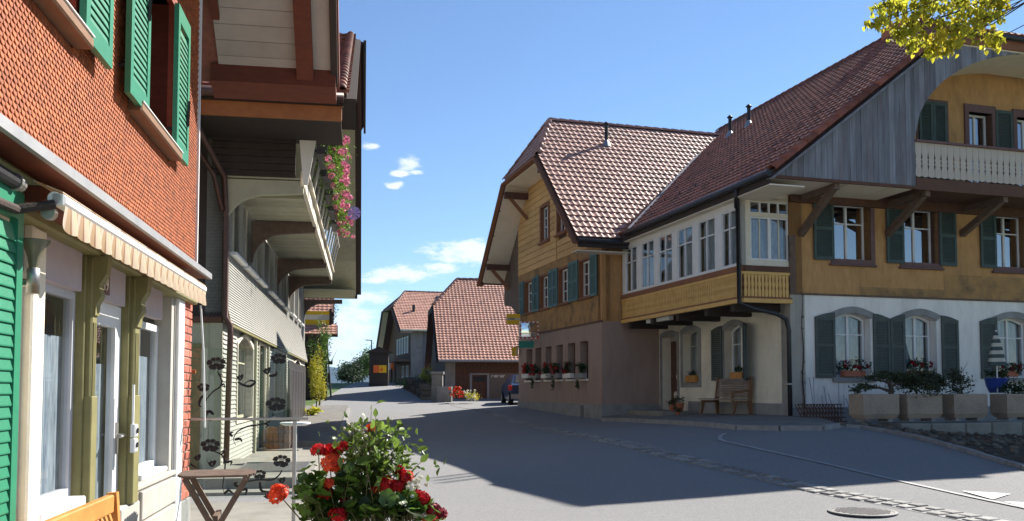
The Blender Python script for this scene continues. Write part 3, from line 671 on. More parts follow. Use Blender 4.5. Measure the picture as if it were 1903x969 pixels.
# flower bed with stones between the planters and the side lane
def bed():
    edge = [(1540, 793), (1600, 797), (1650, 805), (1700, 815), (1750, 828), (1800, 842), (1850, 857), (1903, 873), (2010, 905)]
    E = [G(*p) for p in edge]
    back = [FB.P(.9 + i * .95, 2.25) for i in range(len(E))]
    mb = MB(); vs = []; n = 9
    for a, b in zip(E, back):
        for k in range(n):
            t = k / (n - 1); x, y = a.x + (b.x - a.x) * t, a.y + (b.y - a.y) * t
            vs.append((x, y, gz(x, y) + .035 + .04 * math.sin(math.pi * t) + random.uniform(-.012, .012)))
    mb.add(vs, [(i * n + k, i * n + k + 1, (i + 1) * n + k + 1, (i + 1) * n + k) for i in range(len(E) - 1) for k in range(n - 1)])
    b = struct('flower_bed', mb, 'earth')
    # edging setts
    kb = MB(); kb.box(0, .01, 0, .01, -.2, -.19); k0 = struct('bed_edging', kb, 'kerb', Matrix.Translation(E[3]))
    for a, c in zip(E, E[1:]):
        k = max(1, round((c - a).length / .45))
        for i in range(k):
            p, q = a + (c - a) * (i / k), a + (c - a) * ((i + .95) / k); m2 = MB(); m2.tone = random.random()
            m2.beam((p.x, p.y, gz(p.x, p.y) + .02 + random.uniform(0, .015)), (q.x, q.y, gz(q.x, q.y) + .02 + random.uniform(0, .015)), .10, .09); part('stone', m2, 'kerb', k0)
    rocks = []
    for v in range(8):
        m = MB(); rows = []; n1 = 7
        prof = [(-.5, .05), (-.3, .8), (0, 1.0), (.28, .75), (.45, .15)]
        vs = []
        for z, r in prof:
            for k in range(n1):
                a = 2 * math.pi * k / n1; rr = r * random.uniform(.75, 1.1); vs.append((rr * math.cos(a), rr * .75 * math.sin(a), z * 1.1 + random.uniform(-.06, .06)))
        m.tone = random.random()
        m.add(vs, [(i * n1 + k, i * n1 + (k + 1) % n1, (i + 1) * n1 + (k + 1) % n1, (i + 1) * n1 + k) for i in range(4) for k in range(n1)] + [tuple(4 * n1 + k for k in range(n1))])
        rocks.append(m.data('stone', 'fieldstone', False))
    for i in range(230):
        s = random.random(); j = s * (len(E) - 1.001); k = int(j); f = j - k
        a, c = E[k].lerp(E[k + 1], f), back[k].lerp(back[k + 1], f); t = random.random() ** 1.3 * .93 + .04
        x, y = a.x + (c.x - a.x) * t, a.y + (c.y - a.y) * t; z = gz(x, y) + .045 + .04 * math.sin(math.pi * t)
        sc = random.uniform(.03, .115) * (1.0 if random.random() < .85 else 1.5)
        put('stone', rocks[random.randrange(8)], b, Matrix.Translation((x, y, z)) @ Matrix.Rotation(random.uniform(0, 6.3), 4, 'Z') @ Matrix.Scale(sc, 4))
    # fallen leaves
    lf = MB()
    for i in range(420):
        s = random.random(); j = s * (len(E) - 1.001); k = int(j); f = j - k
        a, c = E[k].lerp(E[k + 1], f), back[k].lerp(back[k + 1], f); t = random.uniform(-.12, .95)
        x, y = a.x + (c.x - a.x) * t, a.y + (c.y - a.y) * t; z = (gz(x, y) + .055 + .04 * math.sin(math.pi * t)) if t > 0 else gz(x, y) + .02
        lf.tone = random.random(); r = random.uniform(.02, .045); th = random.uniform(0, 6.3)
        lf.add([(x + r * math.cos(th + q * 1.57) * (1 if q % 2 else .6), y + r * math.sin(th + q * 1.57) * (1 if q % 2 else .6), z + random.uniform(0, .02)) for q in range(4)], [(0, 1, 2, 3)])
    o = part('fallen_leaves', lf, 'orange_wood', None, kind='stuff'); tag(o, 'scattered brown fallen leaves on the stony bed and lane edge', 'leaves')
    # stone plinth under the planters
    p0 = thing('low_stone_wall', 'low wall of long stone blocks below the row of planters', 'wall', FB.P(4, 2.0, -.85))
    u = 1.2
    while u < 9:
        w = random.uniform(.7, 1.15); m = MB(); m.cbox(u, u + w - .02, -2.32, -1.6, -1.4, -.745 + random.uniform(-.012, .012), .02); m.tone = random.random()
        part('stone', m, 'concrete', p0, FB.m); u += w
bed()
# ================================================================ middle house: pink ground floor, yellow boards above
def gable_profile(a0, z0, a1, z1, hip, ):
    pass
def middle_house():
    t = thing('gabled_house', 'yellow boarded house with pink ground floor, half-hipped tiled roof and teal shutters', 'house', FM.P(0, 0, -.92))
    U = FM.U
    zs = FM.Z(1112, 598)                      # top of the pink ground floor
    uL = -8.9
    # --- ground floor wall with six window openings
    wins = [(978, 989, 651, 707), (995, 1006, 648, 706), (1014, 1025, 645, 706), (1034, 1046, 641, 706), (1055, 1069, 637, 706), (1078, 1093, 631.5, 705)]
    zt = sum(FM.Z((a + b) / 2, c) for a, b, c, d in wins) / 6; zb = sum(FM.Z((a + b) / 2, d) for a, b, c, d in wins) / 6
    us = [(U(a, 680), U(b, 680)) for a, b, c, d in wins]
    outer = [(uL, -1.1), (0, -1.3), (0, zs), (uL, zs)]
    mb = MB(); mb.prism(outer, 0, .35, [rect(a, b, zb, zt) for a, b in us]); part('wall', mb, 'pink_plaster', t, FM, label='pink plastered ground floor wall')
    zpl = FM.Z(1112, 752)
    mb = MB(); mb.prism([(uL - .02, -1.15), (.035, -1.35), (.035, zpl), (uL - .02, zpl)], -.035, .02); part('plinth', mb, 'grey_plinth', t, FM)
    mb = MB(); mb.prism([(U(1081, 760), -1.0), (U(1086, 760), -1.0), (U(1086, 760), zpl - .05), (U(1081, 760), zpl - .05)], -.05, -.03); part('cellar_vent', mb, 'iron', t, FM)
    mb = MB(); mb.box(uL, .04, -.03, .02, zs - .03, zs + .03); part('string_course', mb, 'brown_wood', t, FM)
    for i, (a, b) in enumerate(us):
        window(t, FM, a, b, zb + .02, zt, .24, fr=.045, cols=2, trans=(.68,), fm='brown_wood', mull=.05)
        sb = MB(); sb.cbox(a - .06, b + .06, -.07, .25, zb - .07, zb, .01); part('sill', sb, 'white_plaster', t, FM)
    # --- upper storeys: plaster band with four windows, boards above
    ups = [(975, 992), (1005, 1020), (1040, 1057), (1079, 1097)]; yt = 472; zt2 = FM.Z(1105, 473); zb2 = FM.Z(1105, 549)
    zband = FM.Z(1112, 452)
    us2 = []
    oc = [U((a + b) / 2, 560) for a, b in ups]
    for c in oc: us2.append((c - .52, c + .52))
    mb = MB(); mb.prism([(uL, zs), (0, zs), (0, zband), (uL, zband)], 0, .3, [rect(a, b, zb2, zt2 - .06) for a, b in us2]); part('wall', mb, 'stained_plaster', t, FM, label='weather-stained yellow plaster band')
    for i, (a, b) in enumerate(us2):
        sm = MB(); sm.prism(rect(a - .02, b + .02, zb2 - .02, zt2), -.03, .27, [rect(a + .05, b - .05, zb2 + .05, zt2 - .08)]); part('window_surround', sm, 'rust_surround', t, FM)
        window(t, FM, a + .05, b - .05, zb2 + .05, zt2 - .08, .12, cols=2, trans=(.33, .66), fr=.06)
        sb = MB(); sb.cbox(a - .1, b + .1, -.10, .1, zb2 - .06, zb2 - .022, .01); part('sill', sb, 'rust_surround', t, FM)
        shutter(t, FM, a - .60, a - .04, zb2 - .03, zt2 + .02, -.04, 'blue_teal_paint', label='faded blue-green louvred shutter'); shutter(t, FM, b + .04, b + .60, zb2 - .03, zt2 + .02, -.04, 'blue_teal_paint', label='faded blue-green louvred shutter')
    # boards of the gable
    umid = -5.46; HIPZ = 8.3; RZ = 10.15; k = (RZ - 4.65) / 5.96
    def roofz(u): return RZ - k * abs(u - umid)
    gw = [(1007, 1021, 384, 446), (1038, 1054, 372, 430)]
    holes = []
    for a, b, c, d in gw:
        m = (a + b) / 2; holes.append((U(a, 410), U(b, 410), FM.Z(m, d), FM.Z(m, c)))
    bk = MB(); bk.prism([(uL, zband), (0, zband), (0, min(9, roofz(0) - .1)), (-3.3, roofz(-3.3) - .12), (-7.5, roofz(-7.5) - .12), (uL, roofz(uL) - .1)], .04, .3,
                        [rect(h[0] - .0, h[1] + .0, h[2], h[3]) for h in holes]); wl = part('wall', bk, 'brown_wood', t, FM, label='boarded gable wall')
    z = zband + .002; bh = .235; r = 0
    while z < 8.1:
        z1 = z + bh - .012; lo_u, hi_u = uL, 0
        # clip by roof slope
        hu = umid + (RZ - .15 - z1) / k; lu = umid - (RZ - .15 - z1) / k
        hi_u = min(0, hu); lo_u = max(uL, lu)
        segs = [(lo_u, hi_u)]
        for h in holes:
            if z1 > h[2] - .02 and z < h[3] + .02:
                ns = []
                for a, b in segs:
                    if h[1] < a or h[0] > b: ns.append((a, b))
                    else:
                        if h[0] - a > .1: ns.append((a, h[0]))
                        if b - h[1] > .1: ns.append((h[1], b))
                segs = ns
        seam = -4.2 + (r % 2) * .0
        for a, b in segs:
            parts = [(a, seam - .004), (seam + .004, b)] if a < seam < b else [(a, b)]
            for a2, b2 in parts:
                m = MB(); m.tone = random.random(); m.add([(a2, -.028, z), (b2, -.028, z), (b2, -.012, z1), (a2, -.012, z1), (a2, .041, z), (b2, .041, z), (b2, .041, z1), (a2, .041, z1)],
                    [(0, 1, 2, 3), (0, 4, 5, 1), (3, 2, 6, 7), (0, 3, 7, 4), (1, 5, 6, 2)]); part('plank', m, 'yellow_board', wl, FM)
        z += bh; r += 1
    m = MB(); m.box(seam - .05, seam + .05, -.045, 0, zband, 8.0); part('trim_board', m, 'yellow_board', t, FM)
    for h in holes:
        s2 = MB(); s2.prism(rect(h[0] - .1, h[1] + .1, h[2] - .08, h[3] + .08), -.06, .2, [rect(h[0] + .02, h[1] - .02, h[2], h[3])]); part('window_surround', s2, 'rust_surround', t, FM)
        window(t, FM, h[0] + .02, h[1] - .02, h[2], h[3], .08, cols=2, trans=(.4, .7))
        s3 = MB(); s3.cbox(h[0] - .14, h[1] + .14, -.14, .0, h[2] - .14, h[2] - .082, .01); part('sill', s3, 'rust_surround', t, FM)
    # --- side wall towards the camera
    ze = 4.55
    mb = MB(); mb.box(0.0, 3.4, .0, .3, zs, ze + .3); mb.box(-.002, .14, -.004, .1, zs, ze); part('wall', mb, 'yellow_plaster', t, FS, label='plain yellow side wall')
    mb = MB(); mb.box(0.004, 3.4, .003, .3, -1.3, zs); part('wall', mb, 'pink_plaster', t, FS, label='pink side wall')
    mb = MB(); mb.box(.0, 3.4, -.032, .0, -1.3, zpl); part('plinth', mb, 'grey_plinth', t, FS)
    # hidden walls close the house
    mb = MB(); mb.box(.45, 12, 8.5, 8.8, -1.2, 4.3); mb.box(11.7, 12, .3, 8.6, -1.2, 6); mb.box(3.4, 12, .4, .7, -1.2, 4.3); part('wall', mb, 'yellow_plaster', t, FS, label='rear walls')
    # left end wall (beyond the facade) with arch panel
    # --- roof
    rf = Roof(t, 'tile_light', nobj=296, q=6)
    vo = 1.0                                              # verge overhang
    W = lambda u, off, z: FM.P(u, off, z)
    ridge0 = W(umid, -.17, RZ); ridge1 = W(umid, -9.5, RZ)
    e0 = W(.5, vo, roofz(.5)); e1 = W(.5, -9.5, roofz(.5)); h0 = W(-3.4, vo, roofz(-3.4)); h1 = W(-7.52, vo, roofz(-7.52))
    l0 = W(-11.4, vo, roofz(-11.4)); l1 = W(-11.4, -9.5, roofz(-11.4))
    rf.plane(e0, B, [e0, e1, ridge1, ridge0, h0])
    rf.plane(h0, A, [h0, ridge0, h1])
    rf.plane(l1, B, [l1, l0, h1, ridge0, ridge1], tiled=False)
    root = rf.finish()
    ridge_tiles(root, ridge0, ridge1, 'tile_light'); ridge_tiles(root, h0, ridge0, 'tile_light'); ridge_tiles(root, h1, ridge0, 'tile_light')
    # eaves, gutter, barge boards, soffit of the gable overhang
    m = MB(); dn = Vector((0, 0, 1))
    m.beam(e0 + Vector((0, 0, -.12)) + A * -.06, W(.56, -7.5, roofz(.5) - .12), .05, .34); part('fascia', m, 'dark_wood', t)
    g0, g1 = W(.62, vo, roofz(.5) - .1), W(.62, -7.3, roofz(.5) - .12); m = MB(); m.tube([g0, g1], .07, 8); part('gutter', m, 'dark_pipe', t)
    m = MB(); m.slab([W(.5, vo, 4.25), W(.5, -7, 4.25), W(-.02, -7, 4.25), W(-.02, vo, 4.25)], .03, (0, 0, 1)); part('eave_soffit', m, 'cream_soffit', t)
    for nm, p, q in (('barge_board', e0, h0), ('barge_board', h1, l0), ('barge_board', h0, h1)):
        m = MB(); m.beam(p + Vector((0, 0, -.17)), q + Vector((0, 0, -.17)), .06, .30, FM.n); part(nm, m, 'rust_surround', t)
    # arched underside towards the street
    pts = []
    for (ua, ub) in (((.3), (-3.4)), ((-7.52), (-11.2))):
        for i in range(4):
            a, b = ua + (ub - ua) * i / 4, ua + (ub - ua) * (i + 1) / 4
            m = MB(); m.slab([W(a, vo - .05, roofz(a) - .24), W(b - .02 * (1 if ub < ua else -1), vo - .05, roofz(b) - .24), W(b, -.02, roofz(b) - .24), W(a, -.02, roofz(a) - .24)], .02, (0, 0, 1)); part('soffit_panel', m, 'cream_soffit', t)
    m = MB(); m.slab([W(-3.4, vo - .05, 8.0), W(-7.5, vo - .05, 8.0), W(-7.5, -.02, 8.0), W(-3.4, -.02, 8.0)], .03, (0, 0, 1)); part('soffit_panel', m, 'cream_soffit', t)
    # purlins with braces
    for u, z in ((-.25, roofz(-.25) - .42), (-3.35, roofz(-3.35) - .5), (-7.6, roofz(-7.6) - .5), (-10.3, roofz(-10.3) - .5)):
        m = MB(); m.beam(W(u, -.1, z), W(u, vo - .02, z), .2, .24); part('purlin', m, 'brown_wood' if u < -1 else 'dark_wood', t)
        if u < -3: m = MB(); m.beam(W(u, .02, z - .9), W(u, vo * .75, z - .1), .12, .14, (1, 0, 0)); part('brace', m, 'rust_surround', t)
    # curved cheek that carries the roof beyond the corner
    zc0 = FM.Z(945, 584); ux = -11.1; pr = [(uL + .02, zc0 - .9)]
    for i in range(9):
        q = i / 8 * math.pi / 2; pr.append((uL - 2.0 * (1 - math.cos(q)), zc0 - .9 + 1.3 * math.sin(q)))
    pr += [(ux, zc0 + .45), (ux, roofz(ux) - .25), (uL + .02, roofz(uL) - .25)]
    m = MB(); m.prism(pr, .02, .12); part('cheek_wall', m, 'old_wood', t, FM)
    # chimney vent pipe on the slope
    ray = raydir(1127, 270); N = (ridge1 - e0).cross(B); N = B.cross((ridge0 - W(umid, 0, RZ) + (W(.5, 0, roofz(.5)) - W(umid, 0, RZ)))).normalized()
    q = e0.dot(N) / ray.dot(N) ; p = ray * q
    vent_pipe(t, p)
    return t
def vent_pipe(parent, p, h=.8):
    m = MB(); m.tube([p + Vector((0, 0, -.1)), p + Vector((0, 0, h))], .065, 10); m.tube([p + Vector((0, 0, h)), p + Vector((0, 0, h + .07))], [.11, .04], 10)
    m.tube([p + Vector((0, 0, h - .02)), p + Vector((0, 0, h + .0))], .11, 10); v = part('vent_pipe', m, 'black_metal', parent)
    m = MB(); m.tube([p + Vector((0, 0, -.08)), p + Vector((0, 0, .2))], [.2, .06], 10); part('flashing', m, 'steel', v)
middle_house()
# ================================================================ big house on the right
EO = Vector((5.72, 19.5, 4.85)); EP = .767                 # eave corner at the verge, pitch
UC = 6.6                                                     # gable centre along FB
def rp(r, tt, dz=0): return EO + B * r + A * tt + Vector((0, 0, EP * r + dz))
def big_house():
    t = thing('chalet_house', 'large yellow Bernese house with white ground floor, arched weathered gable and glazed veranda', 'house', FB.P(0, 0, -.75))
    zmid = FB.Z(1600, 549.5); zg0 = -1.2
    Fx = lambda x, y, off=0: FB.uz(x, y, off)
    # ---- ground floor, white
    low = [(1552, 1618, 585, 700), (1681, 1741, 585, 700), (1852, 1916, 584, 700)]
    zt = FB.Z(1650, 584); zb = FB.Z(1650, 702); H = []
    for a, b, c, d in low: H.append((FB.U(a, 640), FB.U(b, 640)))
    H += [(H[2][0] + 2.35, H[2][1] + 2.35), (H[2][0] + 4.5, H[2][1] + 4.5)]
    mb = MB(); mb.prism(rect(0, 13.2, zg0, zmid), 0, .4, [arch(a, b, zb, zt, .13) for a, b in H]); part('wall', mb, 'white_plaster', t, FB, label='white plastered ground floor')
    zpl = FB.Z(1560, 748)
    mb = MB(); mb.box(-.012, 13.2, -.03, .02, zg0, -.42); part('plinth', mb, 'grey_plinth', t, FB)
    for i, (a, b) in enumerate(H):
        sm = MB(); o = arch(a - .1, b + .1, zt - .12, zt + .14, .14); o = [(a - .12, zt - .14), (b + .12, zt - .14)] + arch(a - .12, b + .12, zt - .14, zt + .13, .13)[2:]
        sm.prism([(a, zt - .135), ] + [(a - .12, zt - .03)] + [(u, z) for u, z in arch(a - .12, b + .12, zt, zt + .16, .16)[2:]][::-1] + [(b + .12, zt - .03), (b, zt - .135)] + [(u, z) for u, z in arch(a, b, zb, zt, .13)[2:]], -.03, .0)
        part('lintel', sm, 'grey_plinth', t, FB)
        sb = MB(); sb.cbox(a - .1, b + .1, -.08, .1, zb - .12, zb - .0, .01); part('sill', sb, 'grey_plinth', t, FB)
        window(t, FB, a + .02, b - .02, zb + .01, zt - .0, .22, rise=.13, trans=(.68,), fr=.06)
    shs = [(1514, 1551), (1622, 1653), (1654, 1681), (1749, 1780), (1821, 1852)]
    for j, (a, b) in enumerate(shs): shutter(t, FB, FB.U(a, 640), FB.U(b, 640), zb - .02, zt - .0, -.01, 'dark_green_paint', rise=.12, side=(-1, 1, -1, 1, -1)[j], label='dark grey-green shutter with a curved head')
    for k in (1, 2, 3):
        a = H[2][1] + .05 + (k - 1) * 2.35; 
        if k < 3: shutter(t, FB, a, a + .5, zb - .02, zt, -.01, 'dark_green_paint', rise=.12, side=1, label='dark grey-green shutter with a curved head')
    # ---- first floor, yellow
    zgt = 5.0
    up = [(1549, 1601, 379, 485), (1677, 1726, 386, 491), (1849, 1891, 395, 495)]
    zu1 = (FB.Z(1575, 380) + FB.Z(1700, 388) + FB.Z(1870, 395)) / 3; zu0 = (FB.Z(1575, 485) + FB.Z(1700, 489) + FB.Z(1870, 494)) / 3
    HU = [(FB.U(a, 430), FB.U(b + 16, 430)) for a, b, c, d in up] + [(9.2, 10.1), (11.4, 12.3)]
    zb1 = 4.86
    mb = MB(); mb.prism(rect(.0, 13.2, zmid, zb1), 0, .4, [rect(a, b, zu0, zu1) for a, b in HU])
    part('wall', mb, 'yellow_plaster', t, FB, label='yellow plastered first floor')
    mb = MB(); mb.box(2.0, 13.2, -.006, .0, zmid, zmid + .22); mb.box(4.55, 13.2, -.008, .0, zmid + .2, zmid + .62); part('stain_band', mb, 'stained_plaster', t, FB)
    mb = MB(); mb.box(-.03, 13.2, -.035, .01, zmid - .035, zmid + .01); part('string_course', mb, 'old_wood', t, FB)
    for a, b in HU:
        sm = MB(); sm.prism(rect(a - .09, b + .12, zu0 - .12, zu1 + .14), -.03, .26, [rect(a, b, zu0, zu1)]); part('window_surround', sm, 'mauve_stone', t, FB)
        window(t, FB, a, b, zu0, zu1, .24, trans=(.67,), fr=.05, curtain=0, glass='glass_sky')
        sb = MB(); sb.cbox(a - .15, b + .13, -.09, .0, zu0 - .17, zu0 - .122, .01); part('sill', sb, 'mauve_stone', t, FB)
    for (a, b) in [(1510, 1547), (1645, 1677), (1743, 1774), (1819, 1848)]:
        shutter(t, FB, FB.U(a, 430), FB.U(b, 430), zu0 - .05, zu1 + .1, -.035, 'teal_paint', label='teal louvred shutter of the first floor')
    m = MB(); m.box(1.6, 11.6, 2.6, 2.7, -1, 5.0); m.box(.5, .6, .5, 2.6, zmid, 4.6); m.box(1.0, 12.2, .42, 2.6, 4.95, 5.05); part('inner_walls', m, 'dark_wood', t, FB)
    # corner post
    mb = MB(); mb.box(-.02, .14, -.05, .1, zmid, 3.75); part('corner_post', mb, 'old_wood', t, FB)
    # ---- upper gable wall behind the balcony
    zbal = FB.Z(1800, 345, 1.2)
    hg = []
    for a, b, c, d in [(1706, 1757, 190, 300), (1799, 1842, 208, 300), (1888, 1935, 215, 300)]: hg.append((FB.U(a, 240), FB.U(b, 240)))
    zgt1 = FB.Z(1815, 210); zgb = zb1 + .42
    mb = MB(); mb.prism([(0, zb1), (13.2, zb1), (13.2, 5.8), (13.2 - 3.9, 8.6), (3.9, 8.6), (0, 5.8)], .002, .38, [rect(a, b, zgb, zgt1) for a, b in hg[1:]]); part('wall', mb, 'yellow_plaster', t, FB, label='yellow gable wall behind the balcony')
    for i, (a, b) in enumerate(hg):
        if i == 0:
            m = MB(); m.box(a - .06, b + .09, -.02, .0, zgb - .1, zgt1 + .22); part('window_surround', m, 'mauve_stone', t, FB)
            mid = (a + b) / 2; shutter(t, FB, a, mid - .005, zgb, zgt1 + .14, -.03, 'teal_paint', label='closed teal shutter of the balcony window'); shutter(t, FB, mid + .005, b, zgb, zgt1 + .14, -.03, 'teal_paint', label='closed teal shutter of the balcony window')
        else:
            sm = MB(); sm.prism(rect(a - .13, b + .13, zgb - .12, zgt1 + .2), -.05, .25, [rect(a, b, zgb, zgt1)]); part('window_surround', sm, 'mauve_stone', t, FB)
            window(t, FB, a, b, zgb, zgt1, .18, trans=(.45,), fr=.055, curtain=0, glass='glass_sky')
    a = hg[2][0]; shutter(t, FB, a - .72, a - .16, zgb, zgt1 + .12, -.03, 'teal_paint', label='open teal shutter beside the balcony window')
    # ---- balcony slab, beams and boards
    uB = FB.U(1701, 290, 1.5); uE = 2 * UC - uB
    zbt = (FB.Z(1702, 264, 1.5) + FB.Z(1890, 282, 1.5)) / 2; zbb = (FB.Z(1702, 328, 1.5) + FB.Z(1890, 345, 1.5)) / 2
    mb = MB(); mb.box(uB - 3.7 if False else -.0, 13.2, -1.42, .0, zbb - .22, zbb - .08); part('balcony_floor', mb, 'brown_wood', t, FB)
    mb = MB(); mb.box(uB, uE, -1.52, -1.42, zbb - .30, zbb - .02); part('balcony_beam', mb, 'brown_wood', t, FB)
    mb = MB(); mb.box(-.0, 13.2, -.12, .0, zb1 - .3, zb1 - .02); part('wall_beam', mb, 'brown_wood', t, FB)
    mb = MB(); mb.box(uB, uE, -1.56, -1.44, zbt, zbt + .05); part('balcony_rail', mb, 'mauve_stone', t, FB)
    h = zbt - zbb; w = .185; n = int((uE - uB) / w); bd = None
    c = zbb + h * .45
    half = [(0, zbb), (w / 2 - .004, zbb + .03), (w / 2 - .004, c - .20), (w / 2 - .03, c - .09), (w / 2 - .004, c - .06), (w / 2 - .022, c - .02), (w / 2 - .022, c + .02), (w / 2 - .004, c + .06), (w / 2 - .03, c + .09), (w / 2 - .004, c + .22), (w / 2 - .004, zbt - .002)]
    prof = [(x, z) for x, z in half] + [(-x, z) for x, z in half[1:][::-1]]
    mbb = MB(); mbb.prism(prof, -1.50, -1.475); bd = mbb.data('balcony_board', 'balcony_paint')
    for i in range(n): put('balcony_board', bd, t, FB.m @ Matrix.Translation((uB + w * (i + .5), 0, 0)))
    # ---- weathered gable boarding with the great arch
    zg = (FB.Z(1450, 332, 1.5) + FB.Z(1690, 342, 1.5)) / 2
    aw = UC - uB; zc = zbt; ah = FB.Z(1900, 96, 1.5) - zc
    def top(u): return 4.85 + EP * min(min(u + 1.51, 2 * UC - u + 1.51), 5.1) - .12
    def bot(u):
        d = abs(u - UC)
        if d >= aw: return zg
        return zc + ah * math.sqrt(max(0, 1 - (d / aw) ** 2))
    base = MB(); pr = []
    u = -1.35; N = 60; us = [(-1.35 + (2 * UC + 2.7) * i / 120) for i in range(121)]
    bw = .155; u = -1.38
    gb = MB(); gb.box(-1.3, uB - .02, -1.47, -1.44, zg + .02, zg + .12); gr = part('gable_boarding', gb, 'old_wood', t, FB, label='silvery weathered boarding with a wide arch')
    while u < 2 * UC + 1.35:
        a, b = u, u + bw - .006
        for e in (uB, uE):
            if a < e < b: b = e - .002
        ta, tb = top(a), top(b); ba, bb = bot(a if a > uB - 1e-3 else a), bot(b)
        if a < uB: ba = bb = zg
        if b > uE: ba = bb = zg
        ba -= random.uniform(0, .012); y = -1.50 - random.uniform(0, .008)
        m = MB(); m.tone = random.random()
        if ta > ba + .03 or tb > bb + .03:
            m.prism([(a, ba), (b, bb), (b, max(tb, bb + .01)), (a, max(ta, ba + .01))], y, -1.47); part('board', m, 'weathered', gr, FB)
        u = (e + .002 if False else b + .006)
    # arch lining (cream vault) between boards and wall
    n = 20; m = MB(); vs = []
    for i in range(n + 1):
        th = math.pi * i / n; uu, zz = UC - (aw + .02) * math.cos(th), zc + (ah + .02) * math.sin(th)
        vs += [(uu, -1.46, zz), (uu, .01, zz)]
    m.add(vs, [(2 * i, 2 * i + 1, 2 * i + 3, 2 * i + 2) for i in range(n)]); part('arch_vault', m, 'cream_soffit', t, FB, smooth=True)
    m = MB(); m.box(uB - .04, uB, -1.46, .0, zg, zc); m.box(uE, uE + .04, -1.46, .0, zg, zc); part('arch_cheek', m, 'old_wood', t, FB)
    # soffit under boarding
    for a, b in ((-1.35, .62), (.66, uB - .62), (uB - .58, uB)):
        m = MB(); m.box(a, b, -1.45, -.0 if a > -.1 else .0, zg - .035, zg); part('soffit_panel', m, 'cream_soffit', t, FB)
    m = MB(); m.beam(FB.P(-1.38, 1.49, zg - .02), FB.P(uB, 1.49, zg - .02), .06, .07); part('trim_board', m, 'brown_wood', t)
    # braces
    for px in (1487, 1648, 1786, 1940, 2080):
        u = FB.U(px, 430); z0 = FB.Z(min(px, 1890), 436); m = MB(); m.beam(FB.P(u, .02, z0), FB.P(u, 1.3, zg - .13), .13, .16, (0, 0, 1)); 
        m.beam(FB.P(u, .0, zg - .12), FB.P(u, 1.44, zg - .12), .13, .14); part('brace', m, 'old_wood', t)
    # ---- street side: porch wall, recessed under the veranda
    door = (FA.U(1231, 690), FA.U(1259, 690)); w1 = (FA.U(1269, 660), FA.U(1299, 660)); w2 = (FA.U(1346, 650), FA.U(1383, 650))
    zd1 = FA.Z(1245, 622); zd0 = -.62; zw1 = FA.Z(1285, 612); zw0 = FA.Z(1285, 712); zx1 = FA.Z(1365, 603); zx0 = FA.Z(1365, 706)
    zv = FA.Z(1371, 566, 1.3)
    mb = MB(); mb.prism(rect(-7.4, 0, -1.2, zmid), 0.0, .4, [arch(door[0], door[1], zd0, zd1, .08), arch(w1[0], w1[1], zw0, zw1, .12), arch(w2[0], w2[1], zx0, zx1, .14)])
    part('wall', mb, 'cream_plaster', t, FA, label='cream porch wall under the veranda')
    mb = MB(); mb.box(-5.2, .02, -.028, .01, -1.2, FA.Z(1440, 750)); part('plinth', mb, 'grey_plinth', t, FA)
    for (a, b, z0, z1, r) in ((w1[0], w1[1], zw0, zw1, .12), (w2[0], w2[1], zx0, zx1, .14), (door[0], door[1], zd0, zd1, .08)):
        sm = MB(); oo = arch(a - .13, b + .13, z0 - .13, z1 + .13, r + .02); sm.prism(oo, -.025, .0, [arch(a, b, z0 + .0, z1, r)]); part('window_surround', sm, 'grey_plinth', t, FA)
    window(t, FA, w1[0], w1[1], zw0, zw1, .24, rise=.12, trans=(.7,), fm='grey_paint'); window(t, FA, w2[0], w2[1], zx0, zx1, .24, rise=.14, trans=(.66,))
    shutter(t, FA, w2[0] - .62, w2[0] - .05, zx0 - .02, zx1, -.03, 'dark_green_paint', rise=.1, side=-1); 
    # right shutter stands open away from the wall
    Fs = Fr(*(FA.P(w2[1] + .05, .02).xy), *( (FA.u * .88 + FA.n * .47).xy)); shutter(t, Fs, .0, .62, zx0 - .02, zx1, -.01, 'teal_paint', rise=.1, side=1, label='half-open green shutter')
    m = MB(); m.prism(arch(door[0] + .01, door[1] - .01, zd0, zd1 - .01, .07), .3, .36, [rect(door[0] + .5, door[1] - .25, zd0 + .9, zd1 - .35)] if door[1] - door[0] > .9 else []); d = part('door', m, 'grey_paint', t, FA)
    m = MB(); m.box(door[0] + .1, door[1] - .1, .25, .29, zd0 + .1, zd1 - .2); part('door_panel', m, 'brown_wood', d, FA)
    for s in (-.28, .28):
        for zz in (.75,):
            m = MB(); m.lathe([(.0, 0), (.11, .0), (.11, .02), (0, .02)], n=8); part('ornament', m, 'cream_paint', d, FA.m @ Matrix.Translation(((door[0] + door[1]) / 2 + s * .3, .245, zd0 + zz + s)) @ Matrix.Rotation(math.pi / 2, 4, 'X'))
    m = MB(); m.tube([FA.P(door[0] + .2, -.25, zd0 + 1.05), FA.P(door[0] + .2, -.18, zd0 + 1.05), FA.P(door[0] + .32, -.18, zd0 + 1.05)], .014, 6); part('handle', m, 'steel', d)
    # steps
    for i, (o1, a0, b0, zz) in enumerate(((1.5, -7.1, -4.2, -.78), (1.15, -7.1, -4.6, -.62))):
        m = MB(); m.cbox(a0, b0, -o1, .0, -1.2, zz, .015); part('step', m, 'concrete', t, FA)
    # ---- veranda
    V = 1.3; us = [(1162.5, 1183), (1192, 1215), (1224, 1249), (1259, 1287), (1298, 1329), (1342, 1371)]
    zh = FA.Z(1371, 386, V); zs_ = FA.Z(1371, 491, V); zpt = FA.Z(1371, 506, V); zpb = FA.Z(1371, 556, V); ztop = FA.Z(1371, 372, V)
    y = -V
    ends = [(FA.U(a, 520, V), FA.U(b, 520, V)) for a, b in us]; uA = -7.05
    ends[-1] = (ends[-1][0], min(ends[-1][1], -.12))
    vm = MB(); vm.prism(rect(uA, 0, zs_ - .06, ztop + .35), y, y + .1, [rect(a, b, zs_, zh) for a, b in ends]); vf = part('veranda_frame', vm, 'white_paint', t, FA)
